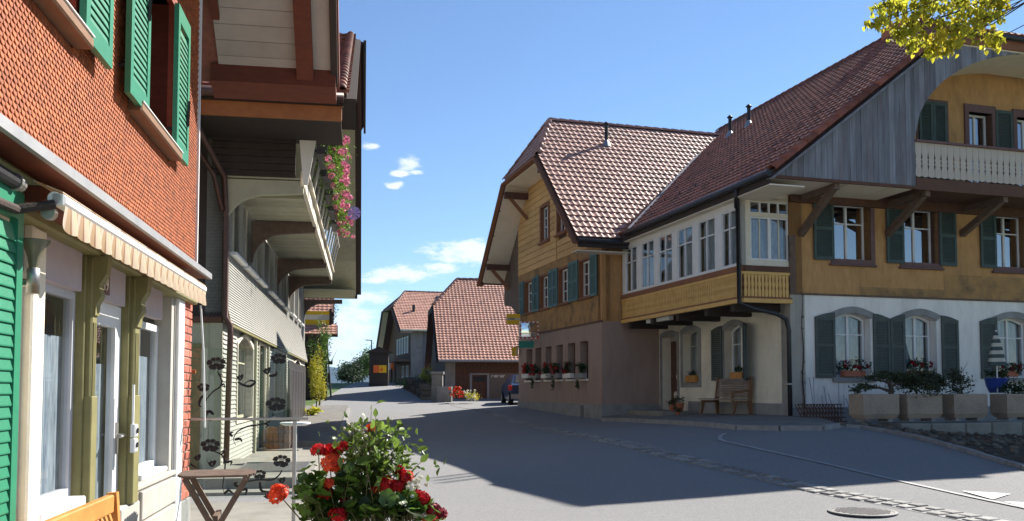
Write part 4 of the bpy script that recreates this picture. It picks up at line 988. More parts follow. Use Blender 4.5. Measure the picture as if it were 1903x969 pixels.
    for a, b in ends:
        window(t, FA, a, b, zs_, zh, y + .02, fr=.035, cols=2, trans=(.68,), mull=.04, bar=.035)
    # end wall of veranda
    e = (FB.U(1395, 440), FB.U(1466, 440)); z1, z2, z3 = FB.Z(1430, 376), FB.Z(1430, 397), FB.Z(1430, 404); zz0 = FB.Z(1430, 484)
    vm = MB(); vm.prism(rect(-V, -.02, zs_ - .06, ztop + .35), .0, .1, [rect(e[0], e[1], z2, z1), rect(e[0], e[1], zz0, z3)]); part('veranda_frame', vm, 'cream_paint', t, FB)
    window(t, FB, e[0], e[1], z2, z1, .03, fr=.02, cols=4, trans=(), mull=.04, curtain=0); window(t, FB, e[0], e[1], zz0, z3, .03, fr=.04, cols=2, trans=(), mull=.08)
    for k in (.25, .75):
        uu = e[0] + (e[1] - e[0]) * k; m = MB(); m.box(uu - .012, uu + .012, .03, .06, zz0, z3); part('glazing_bar', m, 'cream_paint', t, FB)
    # floor, bands and carved panels
    for (F, a, b, yy) in ((FA, uA, .0, -V), (FB, -V, -.0, .0)):
        m = MB(); m.box(a - .02, b + (.05 if F is FA else 0), yy - .05, yy + .06, zpt, zs_ - .055); part('sill_band', m, 'rust_surround' if F is FA else 'brown_wood', t, F)
        m = MB(); m.box(a, b, yy - .0, yy + .05, zpb, zpt); part('panel_back', m, 'rust_surround', t, F)
        m = MB(); m.box(a - .01, b + .03, yy - .04, yy + .04, zpt - .07, zpt - .002); part('trim_board', m, 'carved_yellow', t, F)
        m = MB(); m.box(a - .01, b + .03, yy - .045, yy + .04, zpb + .0, zpb + .045); part('trim_board', m, 'rust_surround', t, F)
        m = MB(); m.box(a - .01, b + .03, yy - .06, yy + .05, zpb - .10, zpb - .002); part('trim_board', m, 'carved_yellow', t, F)
        pr = MB(); u = a + .02; w = .095; hh = zpt - .075 - (zpb + .05); zb_ = zpb + .05
        while u < b - w:
            c = u + w / 2
            o = [(c - .034, zb_), (c + .034, zb_), (c + .040, zb_ + hh * .25), (c + .024, zb_ + hh * .4), (c + .042, zb_ + hh * .55), (c + .026, zb_ + hh * .75), (c + .042, zb_ + hh), (c - .042, zb_ + hh), (c - .026, zb_ + hh * .75), (c - .042, zb_ + hh * .55), (c - .024, zb_ + hh * .4), (c - .040, zb_ + hh * .25)]
            pr.prism(o, yy - .028, yy - .002, back=False); u += w
        part('carved_slats', pr, 'carved_yellow', t, F, kind='stuff')
    m = MB(); m.box(uA, 0, -V, -.002, zpb - .04, zpb + .0); m.box(uA, 0, -V + .01, -.0, ztop + .0, ztop + .06); part('veranda_floor', m, 'brown_wood', t, FA)
    for u in (-6.6, -5.0, -3.4, -1.8, -.5):
        m = MB(); m.box(u - .09, u + .09, -V + .02, -.0, zpb - .28, zpb - .04); part('floor_beam', m, 'dark_wood', t, FA)
    m = MB(); m.box(-5.6, -4.1, -V + .12, -V + .26, zpb - .20, zpb - .08); part('strip_light', m, 'white_paint', t, FA)
    # ---- other walls
    m = MB(); m.box(-7.4, 0, -.0, .35, zmid + .01, 4.6); part('wall', m, 'yellow_plaster', t, FA)
    m = MB(); m.prism([(-20, -1), (-7.4, -1), (-7.4, 4.4), (-20, 4.4)], .3, .6); m.box(-20, -.4, 12.9, 13.2, -1, 5); m.box(-20, -19.7, .6, 12.9, -1, 5); part('wall', m, 'yellow_plaster', t, FA)
    # ---- roof
    rf = Roof(t, nobj=296)
    R = 8.11; T = 16.4
    e0, e1 = rp(0, 0), rp(0, T); r0, r1 = rp(R, 4.5), rp(R, T); hc = rp(5.05, 0)
    other = lambda r, tt: EO + B * (2 * R - r) + A * tt + Vector((0, 0, EP * r))
    hc2 = other(5.05, 0)
    rf.plane(e0, A, [e0, hc, r0, r1, e1])
    rf.plane(hc, B, [hc, hc2, r0])
    rf.plane(other(0, 0), A, [other(0, 0), hc2, r0, r1, other(0, T)], tiled=False)
    root = rf.finish(); ridge_tiles(root, r0, r1); ridge_tiles(root, hc, r0)
    # verge tiles along the rake
    ridge_tiles(root, rp(0.05, -.03, .0), rp(5.05, -.03, .0), r=.14, l=.34)
    m = MB(); m.slab([rp(6.0, T - .4, 0), other(6.0, T - .4), r1 + A * -.4], .05, (0, 0, -1)); part('wall', m, 'old_wood', t)
    m = MB(); m.beam(rp(0, -.02, -.17), rp(5.05, -.02, -.17), .05, .26, FB.n); part('barge_board', m, 'weathered', t)
    m = MB(); m.beam(rp(5.0, -.02, -.2), other(5.0, -.02) + Vector((0, 0, -.2)), .07, .3); part('hip_fascia', m, 'rust_surround', t)
    m = MB(); m.tube([rp(5.0, -.14, -.1), other(5.0, -.14) + Vector((0, 0, -.1))], .06, 8); part('gutter', m, 'dark_pipe', t)
    m = MB(); m.slab([rp(5.0, .0, -.38), other(5.0, .0) + Vector((0, 0, -.38)), other(5.0, .0) + Vector((0, 0, -.38)) + A * 1.4, rp(5.0, 1.4, -.38)], .03, (0, 0, 1)); part('soffit_panel', m, 'cream_soffit', t)
    # eave: fascia, gutter, soffit
    m = MB(); m.beam(rp(0, -.0, -.15) + B * .02, rp(0, 9.0, -.15) + B * .02, .05, .26); part('fascia', m, 'dark_wood', t)
    m = MB(); m.tube([rp(0, -.1, -.06) - B * .07, rp(0, 7.7, -.08) - B * .07], .08, 8); part('gutter', m, 'dark_pipe', t)
    m = MB(); m.slab([rp(0, 0, -.30) , rp(0, 9, -.30), rp(0, 9, -.30) + B * .9, rp(0, 0, -.30) + B * .9 ], .03, (0, 0, 1)); part('eave_soffit', m, 'cream_soffit', t)
    # valley flashing between the two roofs
    v0, v1 = rp(.0, 7.45, .03), rp(6.9, 14.35, .03)
    m = MB(); m.beam(v0, v1, .22, .03); part('valley_flashing', m, 'metal_strip', t)
    # snow hooks in rows
    m = MB()
    for r in (1.2, 2.6, 4.4):
        for k in range(14):
            p = rp(r, .6 + k * 1.0, .06); m.beam(p, p + Vector((0, 0, .04)), .015, .035)
    part('snow_hooks', m, 'black_metal', t, kind='stuff')
    N = (A).cross(B + Vector((0, 0, EP))).normalized()
    for px, py in ((1357, 253), (1392, 234)):
        ray = raydir(px, py); q = EO.dot(N) / ray.dot(N); vent_pipe(t, ray * q, .7)
    # chimney with three flues on the ridge
    c = rp(R, 5.4, .0); m = MB(); m.box(-.2, .2, -.5, .5, -.5, .25); 
    mt = Matrix(((B.x, A.x, 0, c.x), (B.y, A.y, 0, c.y), (0, 0, 1, c.z), (0, 0, 0, 1))); ch = part('chimney', m, 'terracotta', t, mt)
    for k in (-1, 0, 1):
        m = MB(); m.tube([(0, k * .35, .2), (0, k * .35, 1.5)], .05, 8); part('flue', m, 'black_metal', ch, mt)
    # ---- downpipes
    m = MB(); p = lambda u, off, z: FA.P(u, off, z)
    zE = 4.65
    m.tube([rp(0, 1.3, -.1) - B * .07, rp(0, 1.5, -.5) + B * .05, p(.02, V + .12, ztop - .0), p(.02, V + .10, zpb - .12), p(.04, V * .8, zpb - .24), p(.06, .42, zpb - .36), p(.06, .16, zpb - .48), p(.06, .09, zpb - .75), p(.06, .09, -.95)], .055, 10); part('downpipe', m, 'dark_pipe', t, smooth=True)
    m = MB(); m.box(-.02, .14, -.17, -.02, .12, .16); part('pipe_clamp', m, 'steel', t, FA)
    return t
big_house()
# ================================================================ shingled house on the left (terrace side)
def round_shingle(w, h, tone, mb=None, off=(0, 0, 0)):
    x0, y0, z0 = off; mb = mb or MB(); mb.tone = tone; g = w * .46; t = .009
    pts = [(g * math.cos(a), g * .9 * math.sin(a)) for a in (math.pi, math.pi * 1.2, math.pi * 1.38, math.pi * 1.5, math.pi * 1.62, math.pi * 1.8, math.pi * 2)]
    vs = [(x0 + a, y0 - .005 - t, z0 + b) for a, b in pts] + [(x0 + g, y0, z0 + h * 1.15), (x0 - g, y0, z0 + h * 1.15)] + [(x0 + a, y0 - .002, z0 + b) for a, b in pts]
    mb.add(vs, [(0, 1, 2, 3, 4, 5, 6, 7, 8)] + [(k, 9 + k, 10 + k, k + 1) for k in range(6)]); return mb
def shingled_house():
    t = thing('shingled_house', 'house clad in small red rounded wooden shingles with bright green shutters, close on the left', 'house', W1.P(0, 0, -1.43))
    Z = lambda x, y, o=0: W1.Z(x, y, o); U = lambda x, y, o=0: W1.U(x, y, o)
    zst = (Z(394, 512, .30) + Z(110, 288, .30)) / 2; zsb = (Z(393, 525, .30) + Z(109, 301, .30)) / 2
    so = .13                                              # shingle plane
    ue = U(366, 300, so); us0 = -5.0
    # --- upper windows
    sa = (U(162, 60, .19), U(199, 100, .19)); sb = (U(233, 150, .19), U(269, 190, .19)); sc = (U(324, 280, .19), U(343, 290, .19))
    z0 = (Z(235.5, 153.6, .19) + Z(266, 198, .19) + Z(339.5, 300, .19) + Z(198, 106, .19)) / 4; z1 = Z(347, 49.5, .19)
    w = sb[1] - sb[0]; sc = (sc[1] - w * .95, sc[1]); sa = (sa[1] - w, sa[1])
    o2 = (sb[1] - .08, U(313, 200, so)); ow = o2[1] - o2[0]; o1 = (sa[0] - .02 - ow, sa[0] - .02 + .02)
    zt = z1 + .02; zo = z0 + .0
    holes = [(o1[0], o1[1], zo, zt), (o2[0], o2[1], zo, zt)]
    ztop = 6.2
    mb = MB(); mb.prism(rect(us0, ue, zst, ztop), -so + .012, .1, [rect(*h) for h in holes]); wl = part('wall', mb, 'red_wood', t, W1, label='wall clad in rounded red shingles')
    sw, sh = .056, .032
    datas = [round_shingle(sw, sh, (i + .5) / 8).data('shingle', 'shingle') for i in range(8)]
    items = []; z = zst + .035; r = 0
    while z < 5.4:
        u = us0 + (sw / 2 if r % 2 else 0)
        while u < ue - sw * .4:
            if not any(h[0] - .1 < u < h[1] + .1 and h[2] - .12 < z < h[3] + .1 for h in holes):
                p = W1.P(u, so, z); q = project(p)
                if q and q[0] > -60 and q[1] > -60: items.append((p.length, u, z))
            u += sw
        z += sh; r += 1
    items.sort(); mb = MB()
    for i, (d, u, z) in enumerate(items):
        jz = random.uniform(-.002, .002)
        if i < 296: put('shingle', datas[random.randrange(8)], wl, W1.m @ Matrix.Translation((u, -so + .012, z + jz)))
        else: round_shingle(sw, sh, random.random(), mb, (u, -so + .012, z + jz))
    part('shingles', mb, 'shingle', wl, W1, kind='stuff')
    m = MB(); m.box(ue, ue + .035, -so - .02, .05, zst, 4.3); part('corner_board', m, 'awning_metal', t, W1)
    for (a, b) in (o1, o2):
        m = MB(); m.prism(rect(a - .1, b + .1, zo - .02, zt + .1), -so - .035, .12, [rect(a, b, zo + .03, zt)]); part('window_surround', m, 'red_jamb', t, W1)
        window(t, W1, a, b, zo + .03, zt, .10, trans=(.68,), fr=.06)
        m = MB(); m.cbox(a - .16, b + .14, -so - .10, .0, zo - .09, zo - .02, .012); part('sill', m, 'brown_bench', t, W1)
        m = MB(); m.box(a - .15, b + .13, -so - .108, -so - .0, zo - .019, zo - .012); part('sill_flashing', m, 'awning_metal', t, W1)
    pairs = [sa, sb, sc, (o1[0] - w - .02, o1[0] - .02)]
    for a, b in pairs:
        s = shutter_big(t, W1, a, b, z0 - .06, z1, -.185, 'green_paint', .052, piece=True)
        m = MB(); zz = z0 + (z1 - z0) * (.33 if (a, b) == sc else .62); m.beam(W1.P(b - .06, .225, zz - .12), W1.P(b - .12, .245, zz + .1), .022, .03); part('catch', m, 'black_metal', t)
        for zz in (z0 + .15,): m = MB(); m.tube([W1.P(a + .05, .13, zz), W1.P(a + .05, .2, zz)], .012, 6); part('hinge', m, 'black_metal', t)
    # --- projecting drip edge
    m = MB(); m.box(us0, U(394, 518, .30), -.30, -.27, zsb, zst); 
    part('drip_strip', m, 'metal_strip', t, W1)
    m = MB(); m.box(us0, U(394, 518, .30), -.29, -so + .0, zst - .012, zst - .002); part('drip_flashing', m, 'metal_strip', t, W1)
    m = MB(); m.box(us0, U(390, 518, .28), -.27, .0, zsb + .005, zst - .014); part('cornice_soffit', m, 'red_wood', t, W1)
    # --- ground floor
    zb = (Z(316, 548) + Z(147, 470)) / 2                   # underside of the beam
    zh = (Z(147, 542) + Z(228, 561) + Z(298, 599)) / 3
    m = MB(); m.box(us0, U(352, 700) + .02, -.06, .2, zb + .22, zsb); part('beam', m, 'red_wood', t, W1)
    m = MB(); m.cbox(us0, U(350, 700), -.13, .2, zb + .08, zb + .22, .03); m.cbox(us0, U(349, 700), -.09, .2, zb, zb + .08, .015); part('cornice', m, 'olive_paint', t, W1)
    X = lambda x, o=0: U(x, 725, o)
    fl = -1.425
    zl1 = (Z(133, 928 - 24, -.1) + Z(66, 948 - 26, -.1)) / 2 - .05
    # lilac panels above the openings
    for a, b, nm in ((66, 147, 0), (168, 229, 0), (250, 299, 0)):
        m = MB(); m.box(X(a) - (.3 if a == 66 else 0), X(b), -.0, .08, zh, zb); part('panel', m, 'lilac_panel', t, W1)
    # house number
    m = MB(); n0 = U(193, 528); nz = Z(193, 527); m.box(n0 - .11, n0 + .11, -.012, .0, nz - .075, nz + .075); pl = part('house_number', m, 'mauve_stone', t, W1)
    text_part('digits', '19', pl, W1, n0 - .06, nz - .05, .014, .13, 'cream_paint')
    rec = .06
    w1 = (X(64), X(136, -rec)); d1 = (X(163, -rec), X(222, -rec)); w3 = (X(244, -.13), X(292, -.13))
    window(t, W1, w1[0] - .25, w1[1], zl1, zh, rec, fr=.05, cols=1, trans=(), curtain=.8, fm='sash_grey', cext=.7, cdep=.07)
    window(t, W1, w3[0], w3[1], zl3 := (Z(290, 868, -.1)), zh - .03, .13, fr=.06, cols=1, trans=(), curtain=.8, cext=.5, cdep=.07)
    m = MB(); m.prism(rect(d1[0] - .06, d1[1], fl + .02, zh), rec, rec + .06, [rect(d1[0] + .08, d1[1] - .15, fl + .52, zh - .17)]); dr = part('door', m, 'white_paint', t, W1)
    m = MB(); m.add([(d1[0] + .08, rec + .03, fl + .52), (d1[1] - .15, rec + .03, fl + .52), (d1[1] - .15, rec + .03, zh - .17), (d1[0] + .08, rec + .03, zh - .17)], [(0, 1, 2, 3)]); part('pane', m, 'glass', dr, W1)
    m = MB(); vs = []
    for k in range(40): x = d1[0] - .0 + (d1[1] - d1[0] + .4) * k / 39; dd = .005 * math.sin(k * 1.3) + .007 * math.sin(k * .5 + 1); vs += [(x, rec + .09 + dd, fl + .45), (x, rec + .09 + dd, zh - .45)]
    m.add(vs, [(2 * k, 2 * k + 2, 2 * k + 3, 2 * k + 1) for k in range(39)]); part('curtain', m, 'curtain', dr, W1)
    zz = Z(222, 815, .0); ud = d1[1] - .07
    m = MB(); m.box(ud - .025, ud + .025, rec - .012, rec, zz - .12, zz + .12); m.tube([(ud, rec - .01, zz + .02), (ud, rec - .065, zz + .02), (ud - .0, rec - .065, zz + .02), (ud - .13, rec - .065, zz + .01)], .011, 8); part('handle', m, 'steel', dr, W1)
    # interior: back wall keeps the room dark
    m = MB(); m.box(us0, ue, 2.4, 2.5, fl, ztop); m.box(us0, ue, .3, 2.4, fl - .1, fl); m.box(us0, ue, .3, 2.4, zb, zb + .1); m.box(ue - .12, ue, .1, 2.5, fl, ztop); m.box(us0, us0 + .1, .1, 2.5, fl, ztop); part('inner_walls', m, 'grey_paint', t, W1)
    # white pilaster at the near side, wall beyond
    m = MB(); m.cbox(X(38), X(63), -.05, .12, fl, zb, .012); part('pilaster', m, 'cream_plaster', t, W1)
    m = MB(); m.box(us0, X(39), .0, .2, fl, zb); part('wall', m, 'cream_plaster', t, W1, label='cream ground floor wall beside the green shutter')
    zs3_ = Z(290, 868, -.1) - .1
    # timber posts with carved brackets
    for a, c in ((136, 178), (222, 258)):
        ua, ub = X(a, -rec), X(c, .04)
        zlow = fl if a == 136 else zs3_ - .07
        m = MB(); m.cbox(ua, ub - .03, .0, .14, zlow, zb, .006); m.cbox(ua + .03, ub, -.04, .05, zlow, zb - .02, .012)
        for k in range(3): m.box(ua + .05 + k * (ub - ua - .08) / 3, ua + .05 + (k + .5) * (ub - ua - .08) / 3, -.047, -.03, Z(240, 735), zb - .45)
        m.cbox(ua + .02, ub + .005, -.052, .04, zlow, Z(240, 735), .006)
        ps = part('post', m, 'olive_paint', t, W1)
        pr = [(.0, zb - .42), (.055, zb - .40), (.06, zb - .33), (.09, zb - .27), (.075, zb - .2), (.12, zb - .12), (.13, zb - .002), (-.04, zb - .002), (-.04, zb - .42)]
        mt = W1.m @ Matrix(((0, 1, 0, 0), (1, 0, 0, 0), (0, 0, 1, 0), (0, 0, 0, 1)))
        q2 = MB(); q2.prism([(-x, z) for x, z in pr], ua + .04, ub - .01); part('bracket', q2, 'olive_paint', ps, mt)
    # electric sockets on the second post
    us_ = X(251, .07); zc = Z(249, 815, .07)
    m = MB(); m.cbox(us_ - .04, us_ + .05, -.09, -.052, zc - .11, zc + .0, .01); m.cbox(us_ - .04, us_ + .05, -.09, -.052, zc + .01, zc + .11, .01); so_ = part('socket', m, 'white_paint', t, W1)
    for k in (-.05, .06): m = MB(); m.lathe([(.022, 0), (.022, .01), (.0, .01)], n=10); part('socket_cap', m, 'black_metal', so_, W1.m @ Matrix.Translation((us_, -.091, zc + k)) @ Matrix.Rotation(math.pi / 2, 4, 'X'))
    m = MB(); m.tube([(us_, -.06, zc + .11), (us_, -.06, zc + .42)], .009, 6); part('cable', m, 'white_paint', t, W1)
    # lower walls and ledges
    zs3 = zl3 - .1
    m = MB(); m.cbox(X(222), X(258), -.03, .16, fl, zs3 - .07, .02); part('panel', m, 'grey_paint', t, W1)
    m = MB(); m.box(X(258), X(325), -.0, .2, fl, zs3); m.cbox(X(247), X(327), -.03, .25, zs3, zs3 + .05, .01); m.cbox(X(262), X(335), -.03, .0, fl, zs3 - .28, .008); m.cbox(X(262), X(335), -.03, .0, zs3 - .26, zs3 - .02, .008); part('parapet_panel', m, 'grey_paint', t, W1)
    m = MB(); m.box(w1[0] - .2, X(148), -.0, .2, fl, zl1 - .1); part('parapet_panel', m, 'grey_paint', t, W1)
    m = MB(); m.cbox(w1[0] - .0, X(150), -.05, .2, zl1 - .1, zl1 - .0, .01); part('sill', m, 'white_paint', t, W1)
    m = MB(); m.cbox(w3[0] - .02, w3[1] + .02, .02, .22, zs3 + .05, zl3, .01); part('sill', m, 'white_paint', t, W1)
    m = MB(); m.box(w3[1] + .0, X(324), .01, .17, zs3 + .05, zb); m.box(X(324) - .03, X(325), -.0, .3, zs3 + .05, zb); part('reveal', m, 'grey_paint', t, W1)
    m = MB(); m.cbox(X(324), X(334.5), -.035, .2, fl, zb, .008); part('pilaster', m, 'white_paint', t, W1)
    # brick pier
    ub0, ub1 = X(335), X(352); zp = Z(345, 926)
    m = MB(); m.box(ub0 + .01, ub1 - .01, .0, .3, fl, zb + .1); pier = part('brick_pier', m, 'mortar', t, W1)
    m = MB(); m.cbox(ub0, ub1 + .02, -.03, .3, fl, zp, .01); part('plinth', m, 'grey_plinth', t, W1)
    z = zp + .008; r = 0; W = ub1 - ub0
    while z < zb - .02:
        cuts = [0, .5, 1.0] if r % 2 else [0, .26, .76, 1.0]
        for a, b in zip(cuts, cuts[1:]):
            m = MB(); m.tone = random.random(); m.cbox(ub0 + W * a + .006, ub0 + W * b - .006, -.014 - random.uniform(0, .006), .02, z, z + .068, .005); part('brick', m, 'brick', pier, W1)
        m = MB(); m.tone = random.random(); m.box(ub1 - .02, ub1 + .004, .022 if r % 2 else .0, .13 if r % 2 else .25, z, z + .068); part('brick', m, 'brick', pier, W1)
        z += .082; r += 1
    # --- big green shutter of the near window, louvres one by one
    ug = U(36.5, 700, .14); zg1 = Z(37, 361, .12)
    shutter_big(t, W1, ug - .75, ug, fl + .12, zg1, -.10, 'green_paint', .058, piece=True)
    # --- roof overhang seen from below
    ze = 3.69; sl = .84; ueave = 3.5; uin = -4.5
    zr = lambda u: ze + sl * (ueave - u)
    P = lambda u, off, dz=0: W1.P(u, off, zr(u) + dz)
    k = 0; u = ueave - .06
    offr = 1.13
    while u > -.2:
        a, b = u, u - .150; m = MB(); m.tone = random.random(); m.slab([P(a, .14), P(a, offr - .09), P(b + .008, offr - .09), P(b + .008, .14)], .02, (0, 0, 1)); part('soffit_board', m, 'pale_soffit', t)
        u -= .15
    m = MB(); m.slab([P(ueave - .06, offr + .09), P(ueave - .06, 1.42), P(-1, 1.42), P(-1, offr + .09)], .02, (0, 0, 1)); part('soffit_board', m, 'pale_soffit', t)
    m = MB(); m.slab([P(ueave, 1.42, -.06), P(ueave, 1.50, -.06), P(-3, 1.50, -.06), P(-3, 1.42, -.06)], .32, (0, 0, 1)); part('verge_board', m, 'dark_wood', t)
    m = MB(); m.slab([P(ueave, offr - .1, -.14), P(ueave, offr + .09, -.14), P(-2, offr + .09, -.14), P(-2, offr - .1, -.14)], .16, (0, 0, 1)); part('rafter', m, 'red_wood', t)
    m = MB(); m.slab([P(ueave - .12, .05, -.2), P(ueave - .12, 1.48, -.2), P(ueave + .16, 1.48, -.08), P(ueave + .16, .05, -.08)], .2, (0, 0, 1)); part('eave_beam', m, 'red_wood', t)
    m = MB(); m.slab([P(ueave + .1, -6, .04), P(ueave + .1, 1.52, .04), P(uin, 1.52, .04), P(uin, -6, .04)], .2, (0, 0, 1)); part('roof', m, 'tile', t)
    m = MB(); m.slab([P(2.9, .13, -.02), P(2.9, .22, -.02), P(-2, .22, -.02), P(-2, .13, -.02)], .06, (0, 0, -1)); part('wall_plate', m, 'red_wood', t)
    return t
def shutter_big(parent, F, u0, u1, z0, z1, y, m, pitch, piece=False):
    mb = MB(); st = .075; th = .04
    zm = (z0 + z1) / 2
    hs = [rect(u0 + st, u1 - st, z0 + .1, zm - .045), rect(u0 + st, u1 - st, zm + .045, z1 - .1)] if not piece else [rect(u0 + st, u1 - st, z0 + .12, z1 - .14)]
    mb.prism(rect(u0, u1, z0, z1), y - th, y, hs); s = part('shutter', mb, m, parent, F, label='bright green louvred shutter')
    W = u1 - u0 - 2 * st; L = MB()
    L.add([(0, -th + .006, 0), (W, -th + .006, 0), (W, -th + .005, .007), (0, -th + .005, .007), (0, -.016, pitch * 1.6), (W, -.016, pitch * 1.6), (W, -.012, pitch * 1.6 - .008), (0, -.012, pitch * 1.6 - .008)],
          [(0, 1, 2, 3), (3, 2, 5, 4), (0, 7, 6, 1), (4, 5, 6, 7)])
    d = L.data('slat', m)
    for h in hs:
        z = h[0][1] + .004
        while z < h[2][1] - pitch * 1.55: put('slat', d, s, F.m @ Matrix.Translation((u0 + st, y, z))); z += pitch
    return s
def text_part(name, txt, parent, F, u, z, off, size, m, sx=1.0):
    cu = bpy.data.curves.new(name, 'FONT'); cu.body = txt; cu.size = size; cu.extrude = .002
    tmp = bpy.data.objects.new('tmp', cu); COL.objects.link(tmp); dg = bpy.context.evaluated_depsgraph_get()
    me = bpy.data.meshes.new_from_object(tmp.evaluated_get(dg)); bpy.data.objects.remove(tmp); bpy.data.curves.remove(cu)
    me.name = name; me.materials.clear(); me.materials.append(M[m])
    mt = F.m if isinstance(F, Fr) else F
    return put(name, me, parent, mt @ Matrix.Translation((u, -off, z)) @ Matrix.Diagonal((sx, 1, 1, 1)) @ Matrix.Rotation(math.pi / 2, 4, 'X'))
shingled_house()
def awning():
    t = thing('awning', 'rolled-in awning with a scalloped striped valance above the shop windows', 'awning', W1.P(1.0, .3, 1.2))
    o = .34
    u0, u1 = W1.U(117, 356, o), W1.U(382, 545, o)
    zt = (W1.Z(130, 363, o) + W1.Z(380, 531, o)) / 2; zb = (W1.Z(130, 385, o) + W1.Z(380, 545, o)) / 2
    m = MB(); m.tube([(u0, -o + .04, (zt + zb) / 2 + .0), (u1, -o + .04, (zt + zb) / 2)], (zt - zb) * .5, 14); m.cbox(u0, u1, -o - .012, -o + .05, zb, zt - .01, .012); part('front_rail', m, 'awning_metal', t, W1)
    m = MB(); m.cbox(u0 + .1, u1 - .1, -.22, -.08, zb + .03, zt + .05, .02); part('cassette', m, 'red_wood', t, W1)
    m = MB(); m.slab([W1.P(u0, o, zt - .005), W1.P(u1, o, zt - .005), W1.P(u1, .2, zt + .05), W1.P(u0, .2, zt + .05)], .006, (0, 0, 1)); part('fabric', m, 'valance', t)
    # valance, one cloth with waves and scallops
    m = MB(); N = 240; L = u1 - u0 - .03; ns = 19; vs = []
    for i in range(N + 1):
        u = u0 + .03 + L * i / N; ph = i / N * ns; drop = .075 + .06 * abs(math.sin(math.pi * ph)) ** .8
        yw = -o + .0 + .018 * math.sin(2 * math.pi * ph + .6) ; 
        for k in range(4): f = k / 3; vs.append((u, -o - .004 + (yw + o) * f, zb - drop * f))
    m.add(vs, [(4 * i + k, 4 * i + k + 1, 4 * (i + 1) + k + 1, 4 * (i + 1) + k) for i in range(N) for k in range(3)]); part('valance', m, 'valance', t, W1, smooth=True)
    # roller, gear and folded arms at the near end
    m = MB(); m.tube([(u0 - 2.2, -.15, zt + .02), (u0 - .12, -.15, zt + .02)], .038, 12); part('roller', m, 'black_metal', t, W1)
    m = MB(); m.tube([(u0 - .12, -.15, zt + .02), (u0 - .09, -.15, zt + .02)], .045, 12); m.tube([(u0 - .06, -.15, zt + .02), (u0 - .03, -.15, zt + .02)], .035, 12); part('end_cap', m, 'steel', t, W1)
    m = MB(); m.tube([(u0 - .9, -.14, zb - .07), (u0 - .1, -.16, zb - .05), (u0 + .0, -.3, zb + .0)], .024, 8); part('arm', m, 'dark_wood', t, W1)
    m = MB(); m.tube([(u0 + .0, -.27, zb - .04), (u0 + .05, -.27, zb - .04)], .035, 12); part('arm_joint', m, 'steel', t, W1)
    # crank rod hanging at the far end
    q = W1.P(u1 - .1, .3, zb); m = MB(); p1 = raydir(373, 568); k = q.y / p1.y; p1 = p1 * k; p2 = raydir(378, 650) * (k * 1.0); p3 = raydir(381, 795) * k
    m.tube([p1, p2, p3], .009, 8); part('crank_rod', m, 'awning_metal', t)
awning()
def wall_lamp():
    c = W1.P(W1.U(62, 500, .16), .16, 0); sc = c.y / 1650
    zt = W1.Z(62, 448, .16); zb = W1.Z(62, 552, .16); H = zt - zb
    t = thing('wall_lamp', 'brushed metal torch-shaped wall lamp with a flared glass bowl', 'wall lamp', (c.x, c.y, zb))
    k = 26 * sc * 1.15
    m = MB(); m.lathe([(k * .22, H * .42), (k * .24, H * .5), (k * .38, H * .7), (k * .62, H * .88), (k * 1.0, H * 1.0), (k * .98, H * 1.015), (k * .55, H * .9), (k * .2, H * .6)], n=24); part('glass_bowl', m, 'lamp_glass', t, WM[t.name], smooth=True)
    m = MB(); m.lathe([(k * .36, .06 * H), (k * .38, .05 * H), (k * .38, .5 * H), (k * .3, .52 * H)], n=20); part('body', m, 'steel', t, WM[t.name], smooth=True)
    m = MB(); m.tube([(0, 0, H * .28), tuple(Vector((-W1.n.x, -W1.n.y, 0)) * .16 + Vector((0, 0, H * .28)))], .012, 8); m.tube([(0, 0, H * .22), tuple(Vector((-W1.n.x, -W1.n.y, 0)) * .16 + Vector((0, 0, H * .22)))], .012, 8); part('bracket', m, 'steel', t, WM[t.name])
wall_lamp()
